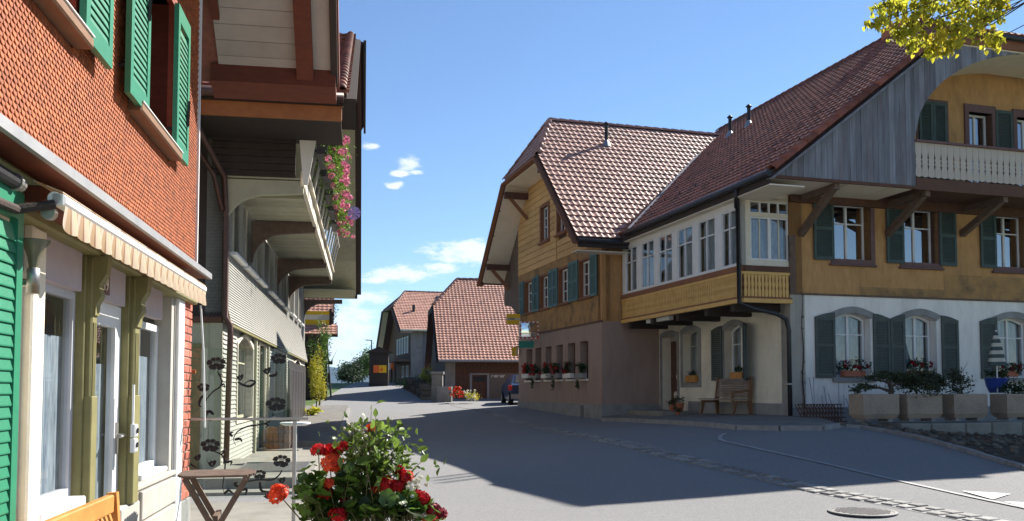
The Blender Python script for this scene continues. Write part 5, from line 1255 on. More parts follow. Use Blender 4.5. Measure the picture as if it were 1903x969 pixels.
# ================================================================ grey farmhouse behind it
def farmhouse():
    t = thing('grey_farmhouse', 'large grey shingled farmhouse with deep overhanging roof and flower balcony', 'house', W2.P(0, 0, -1.45))
    Z = lambda x, y, o=0: W2.Z(x, y, o); U = lambda x, y, o=0: W2.U(x, y, o)
    ua, ub = -1.1, 21.0; zbd = Z(427, 599, .13); zfl = Z(413, 520); FL = -1.46
    def offz(z): return .13 * max(0, min(1, (zfl - z) / (zfl - zbd))) ** 1.3
    zs0 = Z(446, 484); zs1 = zs0 + 1.45; ztop = 3.8
    wp = [(427, 446, 475), (452, 469, 490), (474, 487, 505), (498, 508, 520), (511.5, 520, 535), (525, 532, 545), (538, 544, 560), (547.5, 552, 565), (555, 559, 575)]
    wins = [(U(a, y), U(b, y)) for a, b, y in wp]
    m = MB(); m.prism(rect(ua, ub, zbd, 5.0), .02, .3, [rect(a, b, zs0, zs1) for a, b in wins]); wl = part('wall', m, 'grey_shingle', t, W2, label='pale grey shingled upper wall')
    for nm, z0_, z1_, hs, fl in (('a', zbd, ztop, wins, True), ):
        m = MB(); z = zbd; dz = .052
        while z < ztop:
            segs = [(ua, ub)]
            for a, b in hs:
                if z + dz > zs0 - .06 and z < zs1 + .05:
                    ns = []
                    for p, q in segs:
                        if b + .06 < p or a - .06 > q: ns.append((p, q)); continue
                        if a - .06 > p: ns.append((p, a - .06))
                        if q > b + .06: ns.append((b + .06, q))
                    segs = ns
            o0, o1 = offz(z), offz(z + dz)
            for p, q in segs:
                u = p
                while u < q - .01:
                    e = min(q, u + .12 * random.uniform(.8, 1.2)); m.tone = random.random(); j = random.uniform(0, .004)
                    m.add([(u, -o0 - .022 - j, z), (e, -o0 - .022 - j, z), (e, -o1 - .004, z + dz), (u, -o1 - .004, z + dz), (u, -o0 - .001, z + .001), (e, -o0 - .001, z + .001)], [(0, 1, 2, 3), (4, 5, 1, 0)]); u = e
            z += dz
        part('shingles', m, 'grey_shingle', wl, W2, kind='stuff')
    m = MB(); m.add([(ua, -offz(zbd) - .02, zbd), (ub, -offz(zbd) - .02, zbd), (ub, .1, zbd - .002), (ua, .1, zbd - .002)], [(3, 2, 1, 0)]); m.beam(W2.m.inverted() @ W2.P(ua, .11, zbd - .03), W2.m.inverted() @ W2.P(ub, .11, zbd - .03), .06, .05); part('skirt_soffit', m, 'olive_paint', t, W2)
    m = MB(); pr = [(0, zbd)] + [(offz(zbd + (zfl - zbd) * i / 6) + .03, zbd + (zfl - zbd) * i / 6) for i in range(7)] + [(.03, 4.6), (0, 4.6)]
    MT = W2.m @ Matrix(((0, 1, 0, 0), (1, 0, 0, 0), (0, 0, 1, 0), (0, 0, 0, 1)))      # x -> depth, y -> along the wall
    m.prism([(-x, z) for x, z in pr], ua - .03, ua); part('corner_board', m, 'olive_soffit', t, MT)
    for a, b in wins:
        sm = MB(); sm.prism(rect(a - .05, b + .05, zs0 - .05, zs1 + .05), -.05, .15, [rect(a, b, zs0, zs1)]); part('window_surround', sm, 'grey_paint', t, W2)
        window(t, W2, a, b, zs0, zs1, .12, cols=2, trans=(.6,), fr=.05, fm='cream_paint')
        sb = MB(); sb.cbox(a - .09, b + .09, -.15, .0, zs0 - .11, zs0 - .052, .01); part('sill', sb, 'white_paint', t, W2)
    # ground floor
    a1 = (U(438, 700), U(467, 700)); dr = (U(478, 760), U(490, 760)); a2 = (U(508, 700), U(525, 700)); a3 = (U(545, 720), U(557, 720)); dd = (U(533, 740), U(541, 740))
    zA1, zA0 = Z(452, 626), Z(452, 778); zD = Z(484, 642)
    m = MB(); m.prism(rect(ua, ub, FL - .2, zbd), .0, .3, [arch(a1[0], a1[1], zA0, zA1, .22), rect(dr[0], dr[1], FL, zD), rect(a2[0], a2[1], zA0, zD), arch(a3[0], a3[1], zA0, zA1, .2)]); gl = part('wall', m, 'grey_shingle', t, W2, label='white weatherboarded ground floor')
    m = MB(); z = FL
    holes = [(a1, zA0, zA1), (dr, FL, zD), (a2, zA0, zD), (a3, zA0, zA1)]
    while z < zbd - .02:
        segs = [(ua, ub)]
        for (a, b), h0, h1 in holes:
            if z + .05 > h0 - .05 and z < h1 + .06:
                ns = []
                for p, q in segs:
                    if b + .07 < p or a - .07 > q: ns.append((p, q)); continue
                    if a - .07 > p: ns.append((p, a - .07))
                    if q > b + .07: ns.append((b + .07, q))
                segs = ns
        for p, q in segs:
            m.tone = random.random(); m.add([(p, -.034, z), (q, -.034, z), (q, -.006, z + .085), (p, -.006, z + .085), (p, -.0, z), (q, -.0, z)], [(0, 1, 2, 3), (4, 5, 1, 0)])
        z += .085
    part('weatherboards', m, 'grey_shingle', gl, W2, kind='stuff')
    for (a, b), h0, h1, r in ((a1, zA0, zA1, .22), (a2, zA0, zD, 0), (a3, zA0, zA1, .2), (dr, FL, zD, 0)):
        o = arch(a - .07, b + .07, h0 - .07, h1 + .06, r) if r else rect(a - .07, b + .07, h0 - .07, h1 + .06)
        i_ = arch(a, b, h0, h1, r) if r else rect(a, b, h0, h1)
        sm = MB(); sm.prism(o, -.045, .12, [i_]); part('window_surround', sm, 'cream_paint', t, W2)
    window(t, W2, a1[0], a1[1], zA0, zA1, .14, rise=.22, trans=(.7,), fm='olive_soffit'); window(t, W2, a2[0], a2[1], zA0, zD, .14, trans=(.7,), fm='olive_soffit'); window(t, W2, a3[0], a3[1], zA0, zA1, .14, rise=.2, trans=(.7,), fm='olive_soffit')
    m = MB(); m.box(dr[0], dr[1], .12, .18, FL, zD); d = part('door', m, 'olive_paint', t, W2); m = MB(); m.box(dr[0] + .12, dr[1] - .12, .10, .12, FL + .3, FL + 1.0); m.box(dr[0] + .12, dr[1] - .12, .10, .12, FL + 1.1, zD - .2); part('door_panel', m, 'grey_paint', d, W2)
    g0 = U(533, 720); m = MB(); m.box(g0, ub + .02, -.07, -.03, FL, zbd - .25); gt = part('gate', m, 'dark_pipe', t, W2)  # dark panelled sheet, stands in for shade over this end of the wall
    for k in range(6): m = MB(); uu = g0 + .1 + (ub - g0 - .2) * k / 6; m.cbox(uu, uu + (ub - g0) / 6 - .12, -.09, -.07, FL + .2, zbd - .5, .01); part('shade_panel', m, 'dark_pipe', gt, W2)
    for px in (470, 494, 527): 
        u = U(px, 700); m = MB(); m.cbox(u - .06, u + .06, -.09, .0, FL, zbd, .012); part('timber_post', m, 'olive_soffit', t, W2)
    # near side wall
    FN = Fr(*W2.P(ua, 0).xy, *W2.n.xy)
    m = MB(); m.box(-8, .0, .0, .3, 1.25, 4.9); part('wall', m, 'dark_wood', t, FN, label='dark boarded side wall')
    m = MB(); m.box(-8, .0, -.02, .3, FL - .2, 1.25); m.box(-.2, .02, -.05, .0, FL, 1.2); part('wall', m, 'olive_soffit', t, FN, label='dull yellow lower side wall')
    m = MB(); m.cbox(-8, .02, -.09, -.0, 1.20, 1.32, .02); part('trim_board', m, 'brown_wood', t, FN)
    m = MB(); m.box(-1.15, -.35, -.045, -.021, FL + .05, .75); m.box(-1.2, -.3, -.06, -.046, .75, .83); part('side_door', m, 'olive_paint', t, FN)
    # other walls
    m = MB(); m.box(ua, ub, 12, 12.3, -1.6, 4.6); m.box(ub - .3, ub, .3, 12, -1.6, 5); part('wall', m, 'dark_wood', t, W2)
    m = MB(); m.prism([(ua, 4.6), (ub, 4.6), (14, 8.6), (5, 8.6)], .06, .3); part('wall', m, 'grey_shingle', t, W2, label='shaded gable wall')
    # roof
    GO = 2.2; zE0, zE1 = (raydir(500, 171) * (14.65 / raydir(500, 171).y)).z, 4.3; e0u, e1u = -2.7, 21.5; hu0, hz, hu1 = 5.6, 9.3, 13.2; ru, rz = 9.4, 11.55
    W = lambda u, off, z: W2.P(u, off, z)
    rf = Roof(t, nobj=240, w=.22, l=.33)
    E0, H0, R0, R1, E1 = W(e0u, GO, zE0), W(hu0, GO + .12, hz), W(ru, -1.2, rz), W(ru, -12.5, rz), W(e0u, -12.5, zE0)
    zz = lambda u: zE0 + (hz - zE0) * (u - e0u) / (hu0 - e0u)
    H0 = W(hu0, GO, hz); R0 = W(ru, -1.2, zz(ru)); R1 = W(ru, -12.5, zz(ru))
    rf.plane(E1, W2.n, [E0, H0, R0, R1, E1])
    H1 = W(hu1, GO, hz); X0 = W(e1u, GO, zE1); X1 = W(e1u, -12.5, zE1)
    rf.plane(X0, W2.n, [X0, X1, R1, R0, H1], tiled=False)
    rf.plane(H0 + W2.n * .25 + Vector((0, 0, -.16)), LD, [H0 + W2.n * .25 + Vector((0, 0, -.16)), R0, H1 + W2.n * .25 + Vector((0, 0, -.16))])
    root = rf.finish()
    ridge_tiles(root, E0 + W2.n * -.1 + Vector((0, 0, .03)), H0 + W2.n * -.1 + Vector((0, 0, .03)), r=.10)
    # soffit, verge boards
    for a, b, n in (((e0u + .05), hu0, 8), (e1u - .05, hu1, 8)):
        z_ = (lambda u: zz(u) - .26) if a < b else (lambda u: zE1 + (hz - zE1) * (e1u - u) / (e1u - hu1) - .26)
        for i in range(n):
            p, q = a + (b - a) * i / n, a + (b - a) * (i + .985) / n
            m = MB(); m.tone = random.random(); m.slab([W(p, GO - .06, z_(p)), W(q, GO - .06, z_(q)), W(q, .0, z_(q)), W(p, .0, z_(p))], .02, (0, 0, 1)); part('soffit_board', m, 'olive_soffit', t)
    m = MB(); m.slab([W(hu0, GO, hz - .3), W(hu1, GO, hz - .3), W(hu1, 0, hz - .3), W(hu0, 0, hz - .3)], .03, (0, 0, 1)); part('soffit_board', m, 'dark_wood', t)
    for p, q in ((E0, H0), (H1, X0)):
        m = MB(); m.beam(p + Vector((0, 0, -.13)) , q + Vector((0, 0, -.13)), .06, .32, W2.n); part('verge_board', m, 'dark_wood', t)
    m = MB(); m.beam(H0 + W2.n * .27 + Vector((0, 0, -.26)), H1 + W2.n * .27 + Vector((0, 0, -.26)), .07, .3); part('hip_fascia', m, 'dark_wood', t)
    # eave: gutter, orange rafter board, dark soffit
    m = MB(); m.tube([W(e0u - .09, -8, zE0 - .12), W(e0u - .09, GO - .05, zE0 - .12)], .085, 10); part('gutter', m, 'copper_pipe', t, smooth=True)
    m = MB(); m.cbox(-8, GO - .08, e0u + .04 - e0u, e0u + .1 - e0u, zE0 - .47, zE0 - .22, .01); FE = Fr(*W(e0u, 0, 0).xy, *W2.n.xy)
    part('fascia', m, 'orange_wood', t, FE)
    m = MB(); m.box(-8, GO - .05, .0, .05, zE0 - .22, zE0 - .03); part('fascia_top', m, 'dark_wood', t, FE)
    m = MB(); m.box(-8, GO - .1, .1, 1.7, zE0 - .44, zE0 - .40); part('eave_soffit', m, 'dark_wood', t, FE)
    # far eave board
    m = MB(); m.beam(W(e1u, -1, zE1 - .2), W(e1u, GO, zE1 - .2), .08, .26); part('fascia', m, 'dark_wood', t)
    m = MB(); m.slab([W(e1u, GO - .1, zE1 - .33), W(e1u, -.5, zE1 - .33), W(ub - .8, -.5, zE1 - .1), W(ub - .8, GO - .1, zE1 - .1)], .03, (0, 0, 1)); part('eave_soffit', m, 'olive_soffit', t)
    # balcony
    bz = 3.83; bo = 1.42; b0, b1 = -1.2, 13.0
    u = b0
    while u < b1:
        m = MB(); m.tone = random.random(); m.box(u, u + .205, -bo + .06, -.03, bz - .0, bz + .03); part('balcony_board', m, 'olive_soffit', t, W2); u += .215
    m = MB(); m.box(b0, b1, -bo, -bo + .07, bz - .12, bz + .16); part('balcony_fascia', m, 'cream_paint', t, W2)
    m = MB(); m.box(b0, b1, -bo - .07, -bo - .0, bz + .16, bz + .22); part('balcony_lower_rail', m, 'cream_paint', t, W2)
    m = MB(); m.box(b0, b1, -bo - .24, -bo - .16, bz + 1.0, bz + 1.06); part('balcony_rail', m, 'grey_paint', t, W2)
    u = b0; pm = []
    while u < b1 - .2:
        m = MB(); m.beam((u, -bo - .03, bz + .2), (u, -bo - .2, bz + 1.02), .05, .05); part('baluster', m, 'grey_paint', t, W2)
        m = MB(); m.add([(u + .03, -bo - .045, bz + .24), (u + 1.03, -bo - .045, bz + .24), (u + 1.03, -bo - .19, bz + .98), (u + .03, -bo - .19, bz + .98)], [(0, 1, 2, 3)]); part('pane', m, 'glass', t, W2); u += 1.06
    m = MB(); m.prism([(-bo + .12, bz + 1.05), (-bo - .26, bz + 1.05), (-bo - .06, bz - .1), (-bo + .02, bz - .1)], b0 - .05, b0 - .02); part('end_board', m, 'white_plaster', t, MT)
    FNb = Fr(*W2.P(b0, 0).xy, *W2.n.xy)
    for k in range(7): m = MB(); m.tone = random.random(); m.cbox(-.2, bo - .16, -.03 - .002 * k, .03, bz + .03 + k * .125, bz + .145 + k * .125, .006); part('screen_board', m, 'dark_wood', t, FNb)
    # brackets: wall arm, outer arm and a sweeping curve
    for u in (b0 + .02, 2.9, 8.8, 12.8, 20.4):
        dz_ = 0 if u < 14 else .1; oo = bo if u < 14 else 1.6
        n = 10; R_ = oo * .5; lo = [(.02 + R_ * (1 - math.cos(i / n * math.pi / 2)), bz - .95 + dz_ + .66 * math.sin(i / n * math.pi / 2)) for i in range(n + 1)]
        pr = [(.0, bz - .02), (.0, bz - .95 + dz_)] + lo + [(oo - .02, bz - .24 + dz_ * .5), (oo - .02, bz - .02)]
        m = MB(); m.prism([(-x, z) for x, z in pr], u, u + .14); part('bracket', m, 'old_wood' if u > 0 else 'olive_soffit', t, MT)
    for u in (-.6, -.1): 
        m = MB(); m.cbox(u, u + .12, -bo + .08, -.06, bz - .12, bz, .01); part('balcony_joist', m, 'olive_soffit', t, W2)
    # copper downpipes at the corner
    m = MB(); P = lambda u, off, z: W2.P(u, off, z)
    m.tube([P(e0u - .05, -.25, zE0 - .15), P(e0u - .0, -.25, zE0 - .6), P(ua - .15, .02, zE0 - 1.15), P(ua - .12, .06, 3.0), P(ua - .12, .07, 1.3), P(ua - .12, .16, 1.15), P(ua - .10, .16, .9), P(ua - .1, .12, -1.4)], .052, 10); part('downpipe', m, 'copper_pipe', t, smooth=True)
    m = MB(); m.tube([P(e0u - .02, -.75, zE0 - .2), P(ua - .25, -.15, zE0 - 1.15), P(ua - .2, .0, 3.2)], .045, 10); part('downpipe', m, 'copper_pipe', t, smooth=True)
    return t
farmhouse()
# ================================================================ houses further up the street
def far_wall_window(t, F, u0, u1, z0, z1, y=-.04, m='white_paint'):
    mb = MB(); mb.prism(rect(u0, u1, z0, z1), y, y + .08, [rect(u0 + .09, (u0 + u1) / 2 - .04, z0 + .09, z1 - .09), rect((u0 + u1) / 2 + .04, u1 - .09, z0 + .09, z1 - .09)]); w = part('window', mb, m, t, F)
    pb = MB(); pb.add([(u0 + .05, y + .05, z0 + .05), (u1 - .05, y + .05, z0 + .05), (u1 - .05, y + .05, z1 - .05), (u0 + .05, y + .05, z1 - .05)], [(0, 1, 2, 3)]); part('pane', pb, 'black_metal', w, F)
def barn():
    F = Fr(-3.65, 48.4, .989, .148); P = F.P
    t = thing('barn', 'low dark wooden barn with a large sunlit half-hipped tile roof', 'barn', P(0, 0, -.4))
    L = 15; ze, zr, zh = 1.62, 6.75, 5.05; zr = 6.95; k = (zr - ze) / 7.6
    d4 = Fr(*P(0, 0).xy, *(-F.n * -1).xy)
    G4 = Fr(*P(0, 0).xy, F.n.x, F.n.y)                        # street gable: u = outward of the front
    # front wall with door opening
    du = (F.U(877, 720), F.U(905, 720)); 
    m = MB(); m.prism(rect(0, L, -1.2, 1.65), 0, .25, [rect(du[0], du[1], -.62, F.Z(890, 697))]); part('wall', m, 'dark_wood', t, F, label='dark boarded front wall')
    m = MB(); u = .05
    while u < L: m.box(u, u + .17, -.025, .0, -1.2 if not (du[0] - .2 < u < du[1]) else F.Z(890, 696), 1.6); u += .19
    part('wall_boards', m, 'brown_wood', t, F, kind='stuff')
    m = MB(); m.prism(rect(du[0] - .12, du[1] + .12, -.64, F.Z(890, 694)), -.05, .1, [rect(du[0], du[1], -.62, F.Z(890, 697))]); part('door_frame', m, 'cushion_grey', t, F)
    m = MB(); m.box(du[0], du[1], .05, .1, -.62, F.Z(890, 697)); d = part('door', m, 'brown_wood', t, F)
    m = MB(); m.box(du[0] + .1, du[1] - .1, .03, .05, F.Z(890, 710), F.Z(890, 700)); part('pane', m, 'black_metal', d, F)
    # small white letters over the dark gate
    su = F.U(913, 700); 
    for i in range(7):
        m = MB(); z = F.Z(920, 702); 
        if i % 3 == 0: m.box(0, .03, -.06, -.04, z, z + .14); m.box(.03, .09, -.06, -.04, z + .11, z + .14)
        elif i % 3 == 1: m.box(0, .09, -.06, -.04, z + .06, z + .09); m.box(.06, .09, -.06, -.04, z, z + .14)
        else: m.box(0, .03, -.06, -.04, z, z + .14); m.box(.06, .09, -.06, -.04, z, z + .14); m.box(.03, .06, -.06, -.04, z + .05, z + .08)
        part('letter', m, 'white_paint', t, F.m @ Matrix.Translation((su + i * .11, 0, 0)))
    m = MB(); m.box(su - .2, su + 2.2, -.03, -.0, -.7, F.Z(920, 694)); part('gate', m, 'iron', t, F)
    # street gable
    m = MB(); m.prism([(-14, -1), (0, -1), (0, ze + .1), (-4.4, zh - .35), (-9.6, zh - .35), (-14, 1.2)], 0, .25); part('wall', m, 'dark_wood', t, Fr(*P(0, 0).xy, F.n.x, F.n.y) if False else Fr(*P(0, 0).xy, -(-F.n.x), F.n.y), label='dark gable wall')
    m = MB(); m.box(-.0, .55, -.04, .02, -1.1, 1.55); part('wall', m, 'grey_plinth', t, F, label='grey masonry corner')
    m = MB(); m.box(L - .3, L, 0, 14, -1, 1.6); m.box(0, L, 13.7, 14, -1, 1.6); part('wall', m, 'dark_wood', t, F)
    rf = Roof(t, 'tile_far', .21, .27, 296, 5)
    Q = lambda u, off, z: P(u, off, z)
    e0, e1 = Q(-.4, .6, ze), Q(L, .6, ze); h0 = Q(-.4, .6 - (zh - ze) / k, zh); r0, r1 = Q(1.25, -7.0, zr), Q(L, -7.0, zr); h1 = Q(-.4, -14.6 + (zh - ze) / k, zh); l0, l1 = Q(-.4, -14.6, ze), Q(L, -14.6, ze)
    rf.plane(e0, F.u, [e0, e1, r1, r0, h0]); rf.plane(l0, F.u, [l0, l1, r1, r0, h1], tiled=False); rf.plane(h0, F.n, [h0, r0, h1])
    root = rf.finish(); ridge_tiles(root, r0, r1, 'tile_far'); ridge_tiles(root, h0, r0, 'tile_far')
    m = MB(); m.tube([Q(-.4, .72, ze - .06), Q(L, .72, ze - .06)], .07, 8); part('gutter', m, 'metal_strip', t)
    m = MB(); m.beam(e0 + Vector((0, 0, -.12)), h0 + Vector((0, 0, -.12)), .06, .24, F.u); m.beam(h0 + Vector((0, 0, -.12)), h1 + Vector((0, 0, -.12)), .06, .24); part('barge_board', m, 'dark_wood', t)
barn()
def far_house():
    a = Vector((-.285, .9585, 0)); F = Fr(-8.0, 70.5, .9585, .285); P = F.P
    t = thing('far_house', 'farmhouse at the top of the street with a sunlit tile roof, skylight and balcony', 'house', P(0, 0, .9))
    S_ = Fr(*P(0, 0).xy, *F.n.xy)                              # gable wall towards the street: u=n (towards camera); faces left
    z0, ze, zr = .6, 4.8, 8.5
    m = MB(); m.box(0, 8, 0, .3, z0, ze); part('wall', m, 'weathered', t, F, label='blue-grey side wall'); m = MB(); m.box(-.05, .9, -.05, .0, z0, ze); part('corner_pillar', m, 'grey_plinth', t, F)
    m = MB(); m.prism([(-12, z0), (0, z0), (0, ze), (-5.5, zr - .5), (-7, zr - .5), (-12, 4.3)], 0, .3); part('wall', m, 'brown_wood', t, S_, label='brown gable wall')
    for i in range(5): 
        u0 = -1.1 - i * 1.25; far_wall_window(t, S_, u0 - .75, u0, 3.0, 4.35, -.08)
        m = MB(); m.box(u0 + .04, u0 + .22, -.06, -.0, 2.95, 4.4); part('shutter', m, 'teal_paint', t, S_)
    m = MB(); m.box(-8, 0, -1.3, 0, 2.25, 2.45); m.box(-8, 0, -1.35, -1.28, 2.4, 2.9); part('balcony', m, 'old_wood', t, S_)
    for i in range(5): m = MB(); u = -.3 - i * 1.9; m.box(u - .08, u + .08, -1.3, -1.15, z0, 2.3); part('post', m, 'dark_wood', t, S_)
    for i in range(3): m = MB(); m.lathe([(.05, -.3), (.22, -.1), (.25, .15), (.1, .3)], n=8); part('hanging_pot', m, 'sign_orange' if i != 1 else 'white_paint', t, S_.m @ Matrix.Translation((-1.6 - i * 1.4, -1.2, 1.9)))
    for i in range(2): far_wall_window(t, S_, -2.2 - i * 2, -1.2 - i * 2, 1.0, 2.0, -.06)
    m = MB(); m.box(7.7, 8, 0, 12, z0, ze); m.box(0, 8, 11.7, 12, z0, 4); part('wall', m, 'dark_wood', t, F)
    rf = Roof(t, 'tile_far', .24, .33, 0, 3)
    k = (zr - ze) / 6.7; Q = lambda u, d, z: P(u, -d, z)
    e0, e1 = Q(-1, -.6, ze - .02), Q(8.4, -.6, ze - .02); h0 = Q(-1, 3.2, ze + 3.8 * k); r0, r1 = Q(.5, 6.1, zr), Q(8.4, 6.1, zr); h1 = Q(-1, 8.6, zr - 2.5 * k); l0, l1 = Q(-1, 12.8, 3.35), Q(8.4, 12.8, 3.35)
    rf.n = 250
    rf.plane(e0, F.u, [e0, e1, r1, r0, h0]); rf.plane(h0, a, [h0, r0, h1]); rf.plane(l0, F.u, [l0, h1, r0, r1, l1], tiled=False)
    root = rf.finish(); ridge_tiles(root, r0, r1, 'tile_far'); ridge_tiles(root, h0, r0, 'tile_far')
    for p, q in ((e0, h0), (h0, h1), (h1, l0)):
        m = MB(); m.beam(p + Vector((0, 0, -.2)), q + Vector((0, 0, -.2)), .07, .34, F.u); part('barge_board', m, 'old_wood', t)
    for p, q in ((e0, h0), (h1, l0)):
        m = MB(); m.slab([p + Vector((0, 0, -.25)), q + Vector((0, 0, -.25)), q + F.u * 1.0 + Vector((0, 0, -.25)), p + F.u * 1.0 + Vector((0, 0, -.25))], .03, (0, 0, 1)); part('soffit_panel', m, 'cream_soffit', t)
    m = MB(); m.tube([Q(-1, -.72, ze - .1), Q(8.4, -.72, ze - .1)], .08, 8); part('gutter', m, 'cream_paint', t)
    # skylight and vent on the slope
    def on(u, d): return Q(u, d, ze + (d + .6) * k)
    c = on(3.6, 4.6); V = (on(0, 1) - on(0, 0)).normalized(); N = F.u.cross(V).normalized()
    mt = Matrix(((F.u.x, V.x, N.x, c.x), (F.u.y, V.y, N.y, c.y), (F.u.z, V.z, N.z, c.z), (0, 0, 0, 1)))
    m = MB(); m.box(-.55, .55, -.65, .65, .0, .14); sk = part('skylight', m, 'black_metal', t, mt); m = MB(); m.box(-.42, .42, -.5, .5, .141, .15); part('pane', m, 'glass', sk, mt)
    p = on(.6, 2.4); m = MB(); m.tube([p, p + Vector((0, 0, .55))], .12, 8); part('vent_pipe', m, 'black_metal', t)
far_house()
def striped_balcony_house():
    F = Fr(-10.15, 49, .989, -.15 * 0 + .0); F = Fr(-10.0, 49, .98, .2)
    t = thing('tiled_house', 'small tiled house with an orange and white striped balcony cloth behind the farmhouse', 'house', F.P(0, 0, -1))
    m = MB(); m.box(-9, -.2, 0, .3, -2, 4.2); m.box(-.5, -.2, .3, 6, -2, 4.2); m.box(-9, -.2, 6, 6.3, -2, 4.2); m.box(-9, -8.7, .3, 6, -2, 4.2); part('wall', m, 'dark_wood', t, F)
    Q = F.P
    rf = Roof(t, 'tile_far', .24, .3, 200, 3)
    rf.plane(Q(-9.3, .5, 4.25), F.u, [Q(-9.3, .5, 4.25), Q(.15, .5, 4.25), Q(.15, -2.6, 6.4), Q(-9.3, -2.6, 6.4)]); rf.plane(Q(-9.3, -6.5, 4), F.u, [Q(-9.3, -6.4, 4.1), Q(.15, -6.4, 4.1), Q(.15, -2.6, 6.4), Q(-9.3, -2.6, 6.4)], tiled=False)
    rf.plane(Q(-9.3, 2.1, 2.95), F.u, [Q(-9.3, 2.1, 2.95), Q(.35, 2.1, 2.95), Q(.35, 1.1, 3.5), Q(-9.3, 1.1, 3.5)])
    root = rf.finish(); ridge_tiles(root, Q(-9.3, -2.6, 6.4), Q(.15, -2.6, 6.4), 'tile_far')
    m = MB(); m.box(-9, .1, -1.15, -.0, 3.35, 3.5); part('balcony_floor', m, 'dark_wood', t, F)
    for i, (c, a, b) in enumerate((('sign_yellow', 3.5, 3.78), ('petal_white', 3.78, 4.05), ('sign_yellow', 4.05, 4.25))):
        m = MB(); m.box(-9, .0, -1.12, -1.08, a, b); part('balcony_cloth', m, c, t, F)
    m = MB(); m.box(-.1, .02, -1.15, .3, 3.4, 4.4); m.box(-.3, -.18, -2.0, -1.9, -2, 3.0); part('post', m, 'dark_wood', t, F)
    m = MB(); m.box(-9, .1, -.3, 0, 1.4, 1.6); part('beam', m, 'dark_wood', t, F)
striped_balcony_house()
# ---------------------------------------------------------------- street things
def G3(x, y, Y): d = raydir(x, y); return d * (Y / d.y)
def lamp_post():
    b = G3(690, 713, 72); zt = G3(690, 633, 72).z; t = thing('street_lamp', 'slim grey street lamp at the crest of the road', 'street lamp', (b.x, b.y, b.z - .3))
    m = MB(); m.tube([(b.x, b.y, b.z - .5), (b.x, b.y, zt)], [.085, .045], 8); part('pole', m, 'iron', t)
    m = MB(); m.beam((b.x + .05, b.y, zt), (b.x - .5, b.y, zt + .03), .14, .06); part('lamp_head', m, 'iron', t)
lamp_post()
def bollards():
    d = None
    for i, x in enumerate((604, 607.5, 611.5)):
        b = G3(x, 713, 77); t = thing('bollard', ('leftmost', 'middle', 'rightmost')[i] + ' of three dark posts standing at the crest of the road', 'bollard', (b.x, b.y, gz(b.x, b.y)), 'dark posts at the crest')
        m = MB(); m.lathe([(.1, 0), (.1, .85), (.07, .92), (0, .95)], n=8)
        if d is None: d = m.data('post', 'black_metal')
        put('post', d, t, WM[t.name])
bollards()
def kiosk():
    b = G3(706, 705, 66); F = Fr(b.x - .6, b.y, 1, .1); z = gz(b.x, b.y)
    t = thing('kiosk', 'small dark shed with a shallow roof beside the far house', 'shed', (b.x, b.y, z))
    m = MB(); m.box(-.2, 1.2, 0, 1.2, -1.0 + z, 2.5 + z); part('wall', m, 'dark_wood', t, F)
    m = MB(); m.prism([(-.5, 2.5 + z), (1.5, 2.5 + z), (.5, 2.95 + z)], -.2, 1.4); part('roof', m, 'dark_wood', t, F)
    t2 = thing('advertising_banner', 'orange and yellow advertising banner on the small shed', 'banner', F.P(.5, .1, z + .6))
    zb, zt = F.Z(706, 693, .1), F.Z(706, 679, .1); u0, u1 = F.U(694, 690, .1), F.U(718, 690, .1)
    m = MB(); m.box(u0, u0 + (u1 - u0) * .45, -.13, -.1, zb, zt); part('banner_field', m, 'sign_orange', t2, F); m = MB(); m.box(u0 + (u1 - u0) * .45, u1, -.13, -.1, zb, zt); part('banner_field', m, 'sign_yellow', t2, F)
    m = MB(); c = u0 + (u1 - u0) * .6; m.prism([(c - .08, zb + .1), (c + .1, zb + .1), (c + .14, zb + .28), (c + .02, zt - .1), (c - .02, zb + .32), (c - .12, zb + .25)], -.14, -.131); part('emblem', m, 'sign_orange', t2, F)
kiosk()
def traffic_mirror():
    c = G3(983, 614, 32.0); t = thing('traffic_mirror', 'convex traffic mirror with red and white chequered border on the house corner', 'traffic mirror', c)
    w, h = .70, .62; rot = Matrix.Translation(c) @ Matrix.Rotation(math.radians(12), 4, 'Z')
    nx, nz = 12, 10; m = MB(); vs = []
    for j in range(nz + 1):
        for i in range(nx + 1):
            x, z = (i / nx - .5) * w * .84, (j / nz - .5) * h * .82; vs.append((x, -.035 - .05 * (1 - (2 * x / w) ** 2 * .5 - (2 * z / h) ** 2 * .5), z))
    m.add(vs, [(j * (nx + 1) + i, j * (nx + 1) + i + 1, (j + 1) * (nx + 1) + i + 1, (j + 1) * (nx + 1) + i) for j in range(nz) for i in range(nx)]); part('mirror_glass', m, 'mirror', t, rot, smooth=True)
    m = MB(); m.box(-w / 2, w / 2, -.02, .03, -h / 2, h / 2); part('back_plate', m, 'white_paint', t, rot)
    segs = []
    n1, n2 = 9, 7; b = .055
    for i in range(n1): segs += [((-w / 2 + w * i / n1), (-w / 2 + w * (i + 1) / n1), h / 2 - b, h / 2, i), ((-w / 2 + w * i / n1), (-w / 2 + w * (i + 1) / n1), -h / 2, -h / 2 + b, i + 1)]
    for j in range(n2): segs += [(-w / 2, -w / 2 + b, -h / 2 + b + (h - 2 * b) * j / n2, -h / 2 + b + (h - 2 * b) * (j + 1) / n2, j), (w / 2 - b, w / 2, -h / 2 + b + (h - 2 * b) * j / n2, -h / 2 + b + (h - 2 * b) * (j + 1) / n2, j + 1)]
    for a, e, f, g, k in segs: q = MB(); q.box(a, e, -.05, -.02, f, g); part('border_block', q, 'sign_red' if k % 2 else 'white_paint', t, rot)
    m = MB(); e = FM.P(FM.U(985, 614), 0, c.z - .1); m.tube([c + Vector((0, .03, -.1)), e], .03, 8); m.tube([c + Vector((0, .03, .15)), e + Vector((0, 0, .25))], .025, 8); part('bracket', m, 'dark_pipe', t)
traffic_mirror()
